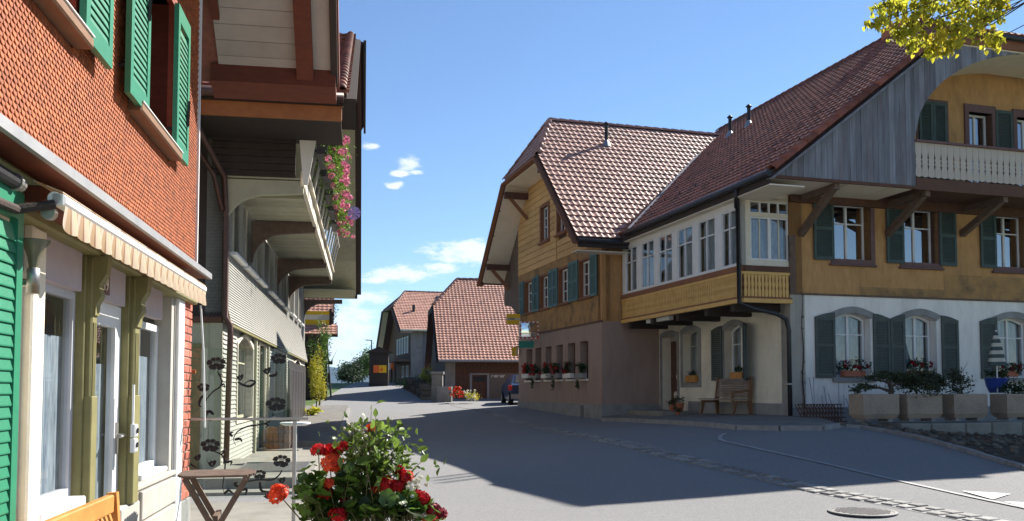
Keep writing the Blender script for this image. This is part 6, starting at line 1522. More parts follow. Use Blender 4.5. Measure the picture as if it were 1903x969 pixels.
def hanging_sign(name, label, x0, x1, y0, y1, Y, fields, lines=()):
    a, b = G3(x0, y1, Y), G3(x1, y0, Y); t = thing(name, label, 'sign', (a.lerp(b, .5)))
    I = I4; H = b.z - a.z; W_ = b.x - a.x
    for c, f0, f1 in fields: m = MB(); m.box(a.x, b.x, Y - .06, Y + .06, a.z + H * f0, a.z + H * f1); part('sign_field', m, c, t)
    for (c, u0, u1, f0, f1) in lines: m = MB(); m.box(a.x + W_ * u0, a.x + W_ * u1, Y - .07, Y - .061, a.z + H * f0, a.z + H * f1); part('lettering', m, c, t)
    e = FM.P(FM.U(967, 600), 0.0, b.z); m = MB(); m.beam((b.x - .1, Y, b.z + .03), (e.x, e.y, b.z + .03), .05, .05); part('bracket', m, 'dark_pipe', t)
hanging_sign('post_sign', 'yellow sign with a white band projecting from the house beside the mirror', 941, 967, 584, 603, 35.6, [('sign_yellow', 0, .4), ('petal_white', .4, .62), ('sign_yellow', .62, 1)], [('black_metal', .15, .2, .45, .58), ('black_metal', .25, .6, .45, .49), ('black_metal', .25, .6, .54, .58)])
hanging_sign('green_sign', 'plain teal green sign board below the traffic mirror', 964, 992, 634.5, 647, 33.2, [('sign_green', 0, 1)], [])
hanging_sign('box_sign', 'small yellow and white box sign below the green board', 951, 963, 646, 662, 36.0, [('sign_yellow', 0, 1)], [('petal_white', .72, .98, .05, .95), ('petal_white', .2, .6, .42, .5)])
def car():
    b = G3(961, 742, 41.5); zg = gz(b.x, b.y); R_ = Matrix.Translation((b.x + .55, b.y, zg)) @ Matrix.Rotation(math.radians(8), 4, 'Z')
    t = thing('parked_car', 'blue and red car half hidden behind the corner of the pink wall', 'car', None, None, R_)
    # rear view: x across, y forward
    def body(prof, w0, w1, m, nm):
        vs = []
        for y, z, w in prof: vs += [(-w, y, z), (w, y, z)]
        n = len(prof); fs = [(2 * i, 2 * ((i + 1) % n), 2 * ((i + 1) % n) + 1, 2 * i + 1) for i in range(n)]
        fs += [tuple(2 * i for i in range(n))[::-1], tuple(2 * i + 1 for i in range(n))]; q = MB(); q.add(vs, fs); return part(nm, q, m, t, R_)
    body([(0, .25, .78), (-.05, .55, .84), (.0, .92, .82), (.25, 1.0, .8), (.8, 1.42, .6), (2.2, 1.44, .6), (3.0, 1.0, .8), (4.0, .85, .78), (4.15, .5, .8), (4.1, .25, .75)], 1, 1, 'car_blue', 'body')
    m = MB(); m.slab([(-.62, .28, 1.02), (.62, .28, 1.02), (.5, .74, 1.38), (-.5, .74, 1.38)], .02, (0, -1, .6)); part('rear_window', m, 'black_metal', t, R_)
    m = MB(); m.box(-.84, .84, -.08, .05, .28, .5); part('bumper', m, 'cushion_grey', t, R_)
    m = MB(); m.box(-.25, .25, -.085, -.08, .52, .64); part('number_plate', m, 'white_paint', t, R_)
    for s in (-1, 1):
        m = MB(); m.cbox(s * .82 - .16, s * .82 + .02, -.07, .02, .68, .92, .02); part('tail_light', m, 'sign_red', t, R_)
    for s in (-1, 1):
        for y in (.75, 3.3):
            m = MB(); m.tube([(s * .66, y, .31), (s * .86, y, .31)], .31, 16); wz = part('wheel', m, 'rubber', t, R_); m = MB(); m.tube([(s * .862, y, .31), (s * .87, y, .31)], .18, 12); part('rim', m, 'steel', wz, R_)
car()
def trough():
    b = G3(822, 738, 46.5); z = gz(b.x, b.y); 
    t = thing('stone_pillar', 'pale stone gate pillar at the left corner of the barn', 'pillar', (b.x - .4, b.y - 1, z)); m = MB(); 
    p = G3(812, 735, 46); m.cbox(p.x - .28, p.x + .28, p.y, p.y + .5, z - .3, G3(812, 696, 46).z, .03); part('shaft', m, 'concrete', t); m = MB(); m.cbox(p.x - .34, p.x + .34, p.y - .05, p.y + .56, G3(812, 696, 46).z, G3(812, 691, 46).z, .02); part('cap', m, 'grey_plinth', t)
    t = thing('stone_trough', 'weathered stone trough in front of the barn', 'trough', (b.x + .3, b.y - .4, z)); m = MB(); q = G3(824, 738, 45.6); m.cbox(q.x - .35, q.x + .42, q.y, q.y + .6, z - .2, z + .75, .04); part('basin', m, 'grey_plinth', t); m = MB(); m.box(q.x - .28, q.x + .35, q.y + .08, q.y + .52, z + .7, z + .76); part('soil', m, 'soil', t)
    m = MB(); t = thing('garden_wall', 'dark stone garden wall climbing towards the far house', 'wall', (-4.6, 50, z)); 
    for i in range(16):
        y = 47.2 + i * .85; x = -4.55 - i * .17; g = gz(x, y); 
        for k in range(3): m = MB(); m.tone = random.random(); m.cbox(x - .25, x + .25, y, y + .8, g - .1 + k * .3, g + .18 + k * .3, .03); part('stone', m, 'fieldstone', t)
trough()
# ---------------------------------------------------------------- porch things
def bench():
    t = thing('garden_bench', 'slatted wooden bench with curved ends on the porch', 'bench', FA.P(-2.3, .5, -.68))
    b0, b1 = FA.U(1329, 730, .2), FA.U(1394, 740, .2); zg = -.66; F = FA
    ln = b1 - b0
    for i in range(6): m = MB(); m.cbox(b0, b1, -.72 + i * .085, -.655 + i * .085, zg + .40, zg + .43, .006); part('seat_slat', m, 'bench_grey', t, F)
    for i in range(8): m = MB(); y = -.21 + i * .012; m.cbox(b0 + .05, b1 - .05, y, y + .025, zg + .48 + i * .062, zg + .53 + i * .062, .005); part('back_slat', m, 'bench_grey', t, F)
    MT = F.m @ Matrix(((0, 1, 0, 0), (1, 0, 0, 0), (0, 0, 1, 0), (0, 0, 0, 1)))
    for u in (b0 + .02, b1 - .08):
        m = MB(); m.prism([(-.12, zg), (-.20, zg), (-.24, zg + .38), (-.16, zg + 1.0), (-.10, zg + 1.0), (-.12, zg + .4)], u, u + .06); m.prism([(-.72, zg), (-.64, zg), (-.66, zg + .38), (-.2, zg + .38), (-.2, zg + .32), (-.56, zg + .32)][::1], u, u + .06)
        if u > b1 - .2: m.prism([(-.72, zg + .36), (-.66, zg + .36), (-.64, zg + .56), (-.2, zg + .62), (-.2, zg + .67), (-.70, zg + .62)], u, u + .06)
        part('bench_end', m, 'brown_bench', t, MT)
bench()
def bush_mesh(mb, c, r, n, size, leafy=.35, clumps=14, seed=1):
    """leaf-sized faces gathered into clumps through an uneven volume"""
    rnd = random.Random(seed); cl = []
    for i in range(clumps):
        th, ph = rnd.uniform(0, 6.283), math.acos(rnd.uniform(-.7, 1)); k = rnd.uniform(.35, .95)
        cl.append((c[0] + r[0] * k * math.cos(th) * math.sin(ph), c[1] + r[1] * k * math.sin(th) * math.sin(ph), c[2] + r[2] * k * math.cos(ph), rnd.uniform(.6, 1.2), rnd.uniform(.15, .85)))
    for i in range(n):
        q = cl[rnd.randrange(clumps)]; s = q[3] * leafy
        p = Vector((q[0] + rnd.gauss(0, s * r[0] * .6), q[1] + rnd.gauss(0, s * r[1] * .6), q[2] + rnd.gauss(0, s * r[2] * .6)))
        a = Vector((rnd.gauss(0, 1), rnd.gauss(0, 1), rnd.gauss(0, .8))).normalized(); b = a.cross(Vector((rnd.gauss(0, 1), rnd.gauss(0, 1), rnd.gauss(0, 1)))).normalized()
        L = size * rnd.uniform(.6, 1.3); w = L * .42; nn = a.cross(b); mb.tone = min(.999, max(0, q[4] + rnd.gauss(0, .2)))
        mb.add([p, p + a * L * .35 + b * w * .5 + nn * L * .06, p + a * L, p + a * L * .35 - b * w * .5 + nn * L * .06], [(0, 1, 2), (0, 2, 3)])
def limbs(mb, base, top, n, spread, r0, seed=2):
    rnd = random.Random(seed); base, top = Vector(base), Vector(top); mid = base.lerp(top, .55) + Vector((rnd.gauss(0, .03), rnd.gauss(0, .03), 0)) * (top - base).length
    mb.tube([base, base.lerp(mid, .5) + Vector((rnd.gauss(0, .01), 0, 0)), mid, top], [r0, r0 * .8, r0 * .6, r0 * .25], 8)
    for i in range(n):
        s = base.lerp(top, rnd.uniform(.35, .9)); e = s + Vector((rnd.uniform(-1, 1) * spread[0], rnd.uniform(-1, 1) * spread[1], rnd.uniform(.1, 1) * spread[2])); m = s.lerp(e, .5) + Vector((0, 0, -.05 * (e - s).length))
        mb.tube([s, m, e], [r0 * .4, r0 * .25, r0 * .08], 6)
def plant(name, label, cat, base, h, r, n, size, leaf='leaf', trunk=True, group=None, seed=1, clumps=14, leafy=.35, zc=None, r0=.02, top='foliage', bname='stem'):
    t = thing(name, label, cat, base, group); b = Vector(base)
    if trunk: m = MB(); limbs(m, b, b + Vector((0, 0, h * .9)), 7, (r[0] * .8, r[1] * .8, h * .35), r0, seed); part(bname, m, 'bark', t)
    m = MB(); c = (b.x, b.y, b.z + (zc if zc else h - r[2])); bush_mesh(m, c, r, n, size, leafy, clumps, seed); part(top, m, leaf, t)
    return t
def blooms(t, cs, r, n, m, seed=3, name='blooms', size=.03):
    rnd = random.Random(seed); mb = MB()
    for c in cs:
        for i in range(n):
            d = Vector((rnd.gauss(0, 1), rnd.gauss(0, 1), rnd.gauss(0, .8))).normalized(); p = Vector(c) + d * r * rnd.uniform(.6, 1); a = d.cross(Vector((0, .3, 1))).normalized(); b = d.cross(a); s = size * rnd.uniform(.7, 1.2); mb.tone = rnd.random()
            mb.add([p + a * s * math.cos(k * 1.2566) + b * s * math.sin(k * 1.2566) + d * s * .25 for k in range(5)] + [p], [(k, (k + 1) % 5, 5) for k in range(5)])
    part(name, mb, m, t, kind='stuff')
def window_boxes():
    # six boxes under the pink wall windows
    for i, (a, b) in enumerate([(978, 989), (995, 1006), (1014, 1025), (1034, 1046), (1055, 1069), (1078, 1093)]):
        u0, u1 = FM.U(a, 690), FM.U(b, 690); z = FM.Z((a + b) / 2, 703); c = FM.P((u0 + u1) / 2, .12, z)
        lab = ['red geraniums in the window box farthest from the street corner', 'red geraniums with trailing stems in the second window box', 'sparse dark plant in the third window box', 'red geraniums over long trailing ivy in the fourth window box', 'tall pinkish geraniums in the fifth window box', 'green trailing plant in the window box nearest the street corner'][i]
        t = thing('window_box', lab, 'flower box', c, 'flower boxes on the pink wall')
        m = MB(); m.cbox(u0 - .0, u1 + .0, -.2, -.04, z, z + .16, .01); part('box', m, 'white_plaster' if i in (0, 2, 4) else 'grey_plinth', t, FM)
        m = MB(); bush_mesh(m, c + Vector((0, 0, .32)), (.12, .34, .22), 260, .10, .5, 8, 30 + i)
        if i in (1, 3, 5): bush_mesh(m, c + Vector((0, 0, -.25)) + FM.n * .12, (.05, .12, .34 if i == 3 else .2), 120, .08, .6, 6, 40 + i)
        part('foliage', m, 'leaf_dark', t)
        if i != 5: rnd = random.Random(i); blooms(t, [c + FM.u * rnd.uniform(-.3, .3) + FM.n * .12 + Vector((0, 0, rnd.uniform(.15, .55))) for k in range((9, 8, 3, 6, 6)[i])], .06, 14, 'petal_red' if i < 4 else 'petal_crimson', i)
    # boxes on the white ground floor windows
    for i, (px, lab) in enumerate([(1583, 'red window box with white and red flowers behind the left planter'), (1703, 'dark window box with red flowers behind the bushy conifer'), (1868, 'window box of red flowers behind the closed parasol')]):
        c = FB.P(FB.U(px, 690), .05, FB.Z(px, 697)); t = thing('window_box', lab, 'flower box', c, 'flower boxes on the white wall')
        m = MB(); u = FB.U(px, 690); z = c.z; m.cbox(u - .3, u + .3, -.14, .04, z - .05, z + .1, .012); part('box', m, 'terracotta', t, FB)
        m = MB(); bush_mesh(m, c + Vector((0, 0, .2)), (.4, .1, .16), 300, .08, .5, 9, 50 + i); part('foliage', m, 'leaf_dark', t)
        rnd = random.Random(50 + i); blooms(t, [c + FB.u * rnd.uniform(-.35, .35) + FB.n * .1 + Vector((0, 0, rnd.uniform(.15, .35))) for k in range(7)], .045, 12, 'petal_crimson', i); blooms(t, [c + FB.u * rnd.uniform(-.2, .2) + FB.n * .12 + Vector((0, 0, rnd.uniform(.22, .35))) for k in range(2 if i == 0 else 1)], .05, 12, 'petal_white', i, 'white_blooms')
    for i, (px, lab) in enumerate([(1289, 'small wooden crate of plants on the sill beside the door'), (1374, 'small wooden crate of plants on the sill above the bench')]):
        u = FA.U(px, 700); z = FA.Z(px, 711 if i == 0 else 706); c = FA.P(u, .0, z); t = thing('plant_crate', lab, 'crate', c, 'plant crates on the porch sills')
        m = MB(); m.cbox(u - .3, u + .3, -.12, .1, z, z + .2, .01); part('box', m, 'bench_wood', t, FA); m = MB(); bush_mesh(m, c + Vector((0, 0, .25)), (.1, .25, .1), 120, .07, .5, 6, 60 + i); part('foliage', m, 'leaf_dark', t)
window_boxes()
def planters():
    data = None
    labs = ['aggregate planter at the left end of the row holding a small wind-bent pine', 'second planter from the left holding a bushy juniper', 'third planter from the left with a low shrub', 'planter at the right edge below the closed parasol']
    for i, (a, b) in enumerate([(1600, 1676), (1681, 1757), (1762, 1847), (1858, 1945)]):
        u0, u1 = FB.U(a, 757, 2.1), FB.U(b, 757, 2.1); zt = FB.Z(1750, 732.5, 2.1); zb = FB.Z(1750, 780, 2.1) + .03; c = (u0 + u1) / 2; w = .94
        t = thing('concrete_planter', labs[i], 'planter', FB.P(c, 1.85, zb - .06), 'concrete planters in a row')
        o = lambda k, z, y0, y1: [(c - w / 2 + k, y0 + k, z), (c + w / 2 - k, y0 + k, z), (c + w / 2 - k, y1 - k, z), (c - w / 2 + k, y1 - k, z)]
        m = MB(); vs = o(.05, zb, -2.1, -1.6) + o(.0, zb + .1, -2.1, -1.6) + o(0, zt - .02, -2.1, -1.6) + o(.015, zt, -2.1, -1.6) + o(.06, zt, -2.1, -1.6) + o(.07, zt - .06, -2.1, -1.6)
        fs = [(3, 2, 1, 0)]
        for k in range(5): fs += [(4 * k + j, 4 * k + (j + 1) % 4, 4 * k + 4 + (j + 1) % 4, 4 * k + 4 + j) for j in range(4)]
        m.add(vs, fs); part('tub', m, 'aggregate', t, FB)
        m = MB(); m.box(c - w / 2 + .06, c + w / 2 - .06, -2.04, -1.66, zt - .08, zt - .05); part('soil', m, 'soil', t, FB)
        for s in (-.3, .3): m = MB(); m.box(c + s - .06, c + s + .06, -2.02, -1.68, zb - .07, zb); part('foot', m, 'grey_plinth', t, FB)
        p = FB.P(c, 1.85, zt - .05)
        if i == 0:
            t2 = thing('bonsai_pine', 'low wind-bent dark pine with a gnarled trunk in the leftmost planter', 'small tree', p)
            m = MB(); q = FB.P(FB.U(1655, 730, 1.85), 1.85, zt - .06); U_ = FB.u; Zv = Vector((0, 0, 1))
            m.tube([q, q + Zv * .16 + U_ * .03, q + Zv * .28 - U_ * .02, q + Zv * .38], [.07, .055, .05, .03], 8)
            m.tube([q + Zv * .12, q + Zv * .2 - U_ * .3, q + Zv * .19 - U_ * .7, q + Zv * .16 - U_ * .95], [.04, .028, .018, .008], 7); m.tube([q + Zv * .22, q + Zv * .30 + U_ * .2, q + Zv * .33 + U_ * .55], [.035, .022, .01], 7); m.tube([q + Zv * .3, q + Zv * .36 - U_ * .25, q + Zv * .36 - U_ * .5], [.03, .02, .01], 7)
            part('trunk', m, 'bark', t2); m = MB()
            for (du, dz, ru, rz, n) in ((-.75, .22, .24, .07, 260), (-.35, .42, .3, .08, 420), (0, .48, .35, .1, 520), (.35, .40, .3, .09, 420), (-.9, .13, .12, .05, 110)):
                bush_mesh(m, q + U_ * du + Zv * dz, (ru, .16, rz), n, .07, .5, 10, int(du * 100) + 300)
            part('crown', m, 'leaf_bonsai', t2)
        elif i == 1:
            t2 = plant('juniper', 'dense grey-green juniper spreading over the second planter', 'shrub', p, .6, (.62, .28, .30), 2600, .09, 'leaf_bonsai', True, seed=21, clumps=26, zc=.28, r0=.03, top='crown', bname='trunk')
        elif i == 2:
            t2 = plant('juniper', 'loose juniper with a leggy top in the third planter', 'shrub', p, .75, (.34, .22, .34), 700, .08, 'leaf_bonsai', True, seed=25, clumps=12, zc=.32, r0=.02, top='crown', bname='trunk')
        else:
            t2 = plant('potted_shrub', 'dark green shrub in the planter at the right edge', 'shrub', p, .5, (.4, .22, .22), 500, .09, 'leaf_dark', True, seed=27, clumps=10, zc=.15, r0=.02, top='crown', bname='trunk')
    # blue glazed pot and closed parasol
    u = FB.U(1852, 715, 1.2); zt = FB.Z(1852, 703, 1.2); c = FB.P(u, 1.2, zt - .36); t = thing('blue_pot', 'glossy blue glazed pot standing behind the planters', 'pot', c)
    m = MB(); m.lathe([(.16, 0), (.24, .18), (.27, .34), (.29, .36), (.24, .35), (.2, .2)], n=20); part('pot', m, 'blue_glaze', t, WM[t.name], smooth=True)
    m = MB(); bush_mesh(m, c + Vector((0, 0, .45)), (.28, .2, .12), 260, .09, .5, 8, 77); part('foliage', m, 'leaf_dark', t)
    pu = FB.U(1852, 660, 1.35); ztp = FB.Z(1852, 617, 1.35); zbt = FB.Z(1852, 680, 1.35); c = FB.P(pu, 1.35, 0); t = thing('closed_parasol', 'folded parasol with green and white stripes behind the planters', 'parasol', (c.x, c.y, -.8))
    m = MB(); m.tube([(c.x, c.y, -.85), (c.x, c.y, ztp + .04)], .018, 8); part('pole', m, 'white_paint', t)
    H = ztp - zbt; n = 16
    for k in range(9):
        f0, f1 = k / 9, (k + 1) / 9; m = MB(); vs = []
        for f in (f0, f1):
            for j in range(n): a = 2 * math.pi * j / n; r = (.03 + .19 * (1 - f) ** .8) * (1 + .22 * math.sin(a * 4)); vs.append((c.x + r * math.cos(a), c.y + r * math.sin(a), zbt + H * f))
        m.add(vs, [(j, (j + 1) % n, n + (j + 1) % n, n + j) for j in range(n)]); part('stripe', m, 'petal_white' if k % 2 else 'teal_paint', t, smooth=True)
planters()
def trellis():
    t = thing('lattice_trellis', 'low brown wooden lattice leaning on the wall left of the planters', 'trellis', FB.P(.7, .6, -.72))
    zb, zt = FB.Z(1530, 784, .6), FB.Z(1530, 752, .45)
    for i in range(13):
        u = FB.U(1493, 770, .6) + i * .085; 
        for s in (-1, 1):
            a, b = FB.P(u, .62, zb), FB.P(u + s * .12, .45, zt); m = MB(); m.beam(a, b, .022, .012, FB.n); part('lath', m, 'brown_wood', t)
    for k in range(5):
        z = zb + (zt - zb) * k / 4; o = .64 - .17 * k / 4; m = MB(); m.beam(FB.P(FB.U(1490, 770, .6) - .03, o, z), FB.P(FB.U(1572, 770, .6), o, z), .014, .025); part('rail', m, 'brown_wood', t)
    t = thing('bamboo_poles', 'thin grey canes leaning against the white corner wall', 'canes', FB.P(.3, .4, -.72))
    rnd = random.Random(5)
    for i in range(9):
        u = .15 + i * .16; m = MB(); m.tube([FB.P(u - .1 + rnd.uniform(-.1, .1), .5, -.72), FB.P(u + .1 + rnd.uniform(-.05, .1), .04, .05 + rnd.uniform(-.25, .3))], .009, 6); part('cane', m, 'cushion_grey', t)
    t = thing('climbing_vine', 'thin bare vine climbing the white corner wall', 'vine', FB.P(.35, .02, -.7)); m = MB(); p = [FB.P(.32 + .02 * math.sin(k * 1.3), .02, -.7 + k * .27) for k in range(12)]; m.tube(p, [.022 - .0015 * k for k in range(12)], 6)
    for k in range(24): s = rnd.choice(p); m.tube([s, s + FB.u * rnd.uniform(-.07, .07) + Vector((0, 0, rnd.uniform(0, .1))) + FB.n * .02], .006, 5)
    part('stem', m, 'bark', t)
    # pots and boots by the door
    for i, (u, o, z, s) in enumerate(((-5.2, .55, -.62, .12), (-4.9, .45, -.62, .16), (-4.55, .7, -.78, .1))):
        c = FA.P(u, o, z); t = plant('potted_plant', ['small dark potted plant left of the group by the door', 'tallest potted plant by the porch door', 'small potted plant nearest the bench'][i], 'potted plant', c, s * 3.2, (s, s, s), 140, .06, 'leaf_dark', False, 'pots by the door', 80 + i, 6, .5, s * 2.2)
        m = MB(); m.lathe([(s * .55, 0), (s * .8, s * 1.4), (s * .85, s * 1.5), (s * .6, s * 1.4)], n=12); part('pot', m, 'terracotta', t, WM[t.name])
trellis()
def tub():
    p = W2.P(W2.U(518, 838, .5), .5, 0); z = -1.44; t = thing('wooden_tub', 'weathered wooden half-barrel tub beside the farmhouse wall', 'tub', (p.x, p.y, z)); n = 14; T_ = WM[t.name]
    for k in range(n):
        a = 2 * math.pi * k / n; m = MB(); m.tone = random.random(); h = .58 * random.uniform(.93, 1.05)
        m.cbox(-.058, .058, -.29, -.26, .03, h, .008); part('stave', m, 'old_wood', t, T_ @ Matrix.Rotation(a, 4, 'Z'))
    for zz in (.14, .42): m = MB(); m.lathe([(.297, zz), (.297, zz + .03), (.27, zz + .03), (.27, zz)], n=20); part('hoop', m, 'iron', t, T_)
    m = MB(); m.lathe([(.25, .35), (.25, .45), (0, .47)], n=14); part('soil', m, 'soil', t, T_)
    m = MB(); m.box(-.45, .6, -.5, .3, .0, .03); part('mat', m, 'concrete', t, T_)
    p = G3(549, 785, 16.2); t = thing('round_table', 'round white garden table on a single foot beside the tub', 'table', (p.x, p.y, -1.44)); T_ = WM[t.name]; h = p.z + 1.44
    m = MB(); m.lathe([(.2, h - .06), (.27, h - .03), (.27, h), (0, h)], n=24); part('tabletop', m, 'white_paint', t, T_); m = MB(); m.lathe([(.2, 0), (.19, .03), (.03, .06), (.03, h - .04)], n=12); part('foot', m, 'white_paint', t, T_)
tub()
# ================================================================ terrace: glass screen, rail, table, bench
FG = Fr(*W1.P(2.80, 0.0).xy, *W1.n.xy)                        # plane of the glass screen, facing the camera
def glass_screen():
    t = thing('glass_screen', 'clear glass wind screen with black poppy stickers at the end of the terrace', 'screen', FG.P(.6, 0, -1.42))
    u0, u1 = FG.U(353, 720), FG.U(541, 720); z1 = FG.Z(450, 648); z0 = FG.Z(450, 925)
    m = MB(); m.box(u0 + .01, u1, -.005, .005, z0, z1); part('glass_pane', m, 'glass_clear', t, FG)
    U = lambda x, y: FG.uz(x, y, .008)
    s = 174.0
    def poly(pts, nm='sticker', holes=()):
        m = MB(); m.prism(pts, -.0075, -.0055, holes, back=True); part(nm, m, 'black_vinyl', t, FG)
    def flower(x, y, r, seed, half=False):
        rnd = random.Random(seed); cu, cz = U(x, y); R = r / s; pts = []; n = 40; ph = rnd.uniform(0, 6)
        for i in range(n):
            a = 2 * math.pi * i / n; k = 1 - .20 * abs(math.sin(2.5 * a + ph)) ** 3 - .07 * math.sin(9 * a + ph)
            zz = math.sin(a) * (.78 if math.sin(a) < 0 else .68); pts.append((cu + R * k * math.cos(a), cz + R * k * zz))
        def blob(a0, a1, r0, r1, wav=.06):
            n = 9; o = []; q = []
            for k in range(n):
                f = k / (n - 1); a = math.radians(a0 + (a1 - a0) * f); e = math.sin(math.pi * f) ** .35; rr = (r0 + .06) + (r1 - r0 - .06) * (.66 + .34 * e) + wav * math.sin(k * 2.2 + ph)
                o.append((cu + R * rr * math.cos(a), cz + R * rr * .74 * math.sin(a))); q.append((cu + R * r0 * math.cos(a), cz + R * r0 * .74 * math.sin(a)))
            poly(o + q[::-1], 'petal_sticker')
        tl = rnd.uniform(-12, 12)
        for a0, a1, r0, r1 in ((-10, 46, .46, 1.06), (48, 88, .44, .98), (90, 132, .44, .98), (134, 190, .46, 1.06), (192, 264, .24, 1.02), (266, 348, .24, 1.06)): blob(a0 + tl, a1 + tl, r0, r1)
        for k in range(9):
            a = math.radians(18 + k * 18 + tl); w = math.radians(5.5); poly([(cu + R * .06 * math.cos(a), cz - .08 * R), (cu + R * .37 * math.cos(a - w), cz + R * .34 * math.sin(a - w)), (cu + R * .37 * math.cos(a + w), cz + R * .34 * math.sin(a + w))], 'stamen_sticker')
        poly([(cu + R * .3 * math.cos(q * math.pi / 5), cz - R * .12 + R * .15 * math.sin(q * math.pi / 5)) for q in range(10)], 'center_sticker')
    def tulip(x, y, r, tilt=0):
        cu, cz = U(x, y); R = r / s; P = [(-.9, .5), (-.5, .35), (-.15, .75), (.15, .45), (.5, .7), (.95, .55), (.75, -.1), (.3, -.6), (-.1, -.75), (-.6, -.35)]
        c, n = math.cos(tilt), math.sin(tilt); poly([(cu + R * (a * c - b * n), cz + R * (a * n + b * c)) for a, b in P][::-1], 'bud_sticker', [[(cu + R * (a * c - b * n), cz + R * (a * n + b * c)) for a, b in ((-.1, -.4), (.06, -.35), (.1, .1), (-.02, .2))]])
    def ribbon(pix, w):
        P = [Vector((*U(*p), 0)) for p in pix]; Q = []
        for i in range(len(P) - 1):
            a, b, c, d = P[max(0, i - 1)], P[i], P[i + 1], P[min(len(P) - 1, i + 2)]
            for k in range(6): q = k / 6; Q.append(.5 * ((2 * b) + (c - a) * q + (2 * a - 5 * b + 4 * c - d) * q * q + (3 * b - a - 3 * c + d) * q ** 3))
        Q.append(P[-1]); l, r = [], []
        for i, p in enumerate(Q):
            d = (Q[min(i + 1, len(Q) - 1)] - Q[max(i - 1, 0)]).normalized(); k = w * (.35 + .65 * math.sin(math.pi * min(1, .15 + i / len(Q)))); s_ = Vector((-d.y, d.x, 0)) * k; l.append(p + s_); r.append(p - s_)
        m = MB(); m.add([(q.x, -.0072, q.y) for pr in zip(l, r) for q in pr], [(2 * i, 2 * i + 1, 2 * i + 3, 2 * i + 2) for i in range(len(Q) - 1)]); part('stem_sticker', m, 'black_vinyl', t, FG)
    for i, (x, y, r) in enumerate([(402, 676, 17), (518, 667, 14), (513, 751, 18), (391, 828, 17), (523, 857, 16), (482, 882, 12), (378, 720, 11)]): flower(x, y, r, i)
    tulip(496, 690, 9, .3); tulip(446, 702, 8, .2); tulip(367, 851, 8, .4); tulip(394, 862, 9, .1); tulip(524, 893, 8, .2); tulip(498, 922, 9, .5)
    W = .009
    ribbon([(404, 690), (411, 705), (410, 718), (396, 728), (384, 742), (379, 752)], W); ribbon([(411, 700), (406, 696), (414, 697)], W * .8)
    ribbon([(410, 718), (416, 714), (417, 722)], W); ribbon([(379, 735), (373, 741), (370, 752), (374, 757)], W * 1.6); ribbon([(382, 775), (388, 766), (396, 770), (390, 764), (381, 768), (386, 780), (392, 783)], W * 1.3)
    ribbon([(442, 710), (452, 716), (465, 718), (474, 710), (463, 708), (452, 716)], W * 1.6); ribbon([(500, 699), (512, 697), (514, 690)], W * 1.8)
    ribbon([(508, 768), (500, 784), (480, 790), (460, 793), (442, 802), (434, 816), (438, 828)], W); ribbon([(432, 812), (428, 806), (434, 803)], W * 1.5); ribbon([(436, 818), (446, 816), (450, 822)], W * 1.5); ribbon([(490, 788), (498, 790), (494, 796)], W)
    ribbon([(400, 840), (412, 846), (418, 860), (417, 880), (414, 905), (418, 920)], W); ribbon([(412, 846), (416, 838), (408, 842)], W); ribbon([(418, 860), (430, 858), (428, 866)], W * 1.3); ribbon([(416, 918), (425, 912), (434, 918)], W * 1.5)
    ribbon([(524, 874), (518, 884), (505, 892), (480, 892), (455, 897), (444, 908), (441, 924)], W); ribbon([(444, 906), (436, 900), (442, 896)], W * 1.6); ribbon([(446, 912), (458, 910), (456, 920)], W * 1.6); ribbon([(483, 896), (486, 912), (502, 914)], W * 1.6); ribbon([(352, 862), (366, 870)], W)
    # rail and post
    t2 = thing('handrail', 'brushed steel handrail with one square post at the terrace end', 'railing', FG.P(1.1, .05, -1.45))
    zr = FG.Z(460, 779, .06); ue = FG.U(573, 779, .06); m = MB(); m.cbox(u0 + .02, ue, -.085, -.035, zr - .014, zr + .014, .005); part('rail', m, 'steel', t2, FG)
    up = FG.U(547, 850, .06); m = MB(); m.cbox(up - .02, up + .02, -.08, -.04, -1.6, zr - .014, .006); part('post', m, 'steel', t2, FG)
    m = MB(); m.box(u0 + .3, u0 + .34, -.04, .02, zr - .01, zr + .02); m.box(u1 - .2, u1 - .16, -.04, .02, zr - .01, zr + .02); part('glass_clamp', m, 'steel', t2, FG)
    m = MB(); q = FG.P(FG.U(353, 691), .0, FG.Z(353, 691)); m.tube([q, q + FG.u * .06], .022, 10); part('knob', m, 'orange_wood', t2)
glass_screen()
def bistro_table():
    c = G3(405, 878, 7.4); z1 = c.z; zf = -1.425; F = Fr(c.x, c.y, .97, .24)
    t = thing('folding_table', 'small brown slatted folding table with crossed legs on the terrace', 'table', (c.x, c.y, zf))
    w = .30; 
    for i in range(9):
        a = -.28 + i * .0632; hw = w * (1 if abs(i - 4) < 3 else (.94 if abs(i - 4) == 3 else .84)); m = MB(); m.tone = random.random(); m.cbox(-hw, hw, a, a + .054, z1 - .018, z1, .004); part('slat', m, 'old_wood', t, F)
    m = MB(); m.box(-w * .8, -w * .7, -.27, .27, z1 - .045, z1 - .019); m.box(w * .7, w * .8, -.27, .27, z1 - .045, z1 - .019); part('frame', m, 'old_wood', t, F)
    for y in (-.2, .2):
        for s in (-1, 1):
            yy = y + s * .018; m = MB(); m.beam((-s * .24, yy, z1 - .03), (s * .16, yy, zf), .03, .045, (1, 0, 0)); part('leg', m, 'old_wood', t, F)
    m = MB(); m.box(-.02, .02, -.2, .2, (z1 + zf) / 2 - .0, (z1 + zf) / 2 + .04); m.box(-.13, -.1, -.2, .2, zf + .12, zf + .15); m.box(.1, .13, -.2, .2, zf + .12, zf + .15); part('stretcher', m, 'old_wood', t, F)
bistro_table()
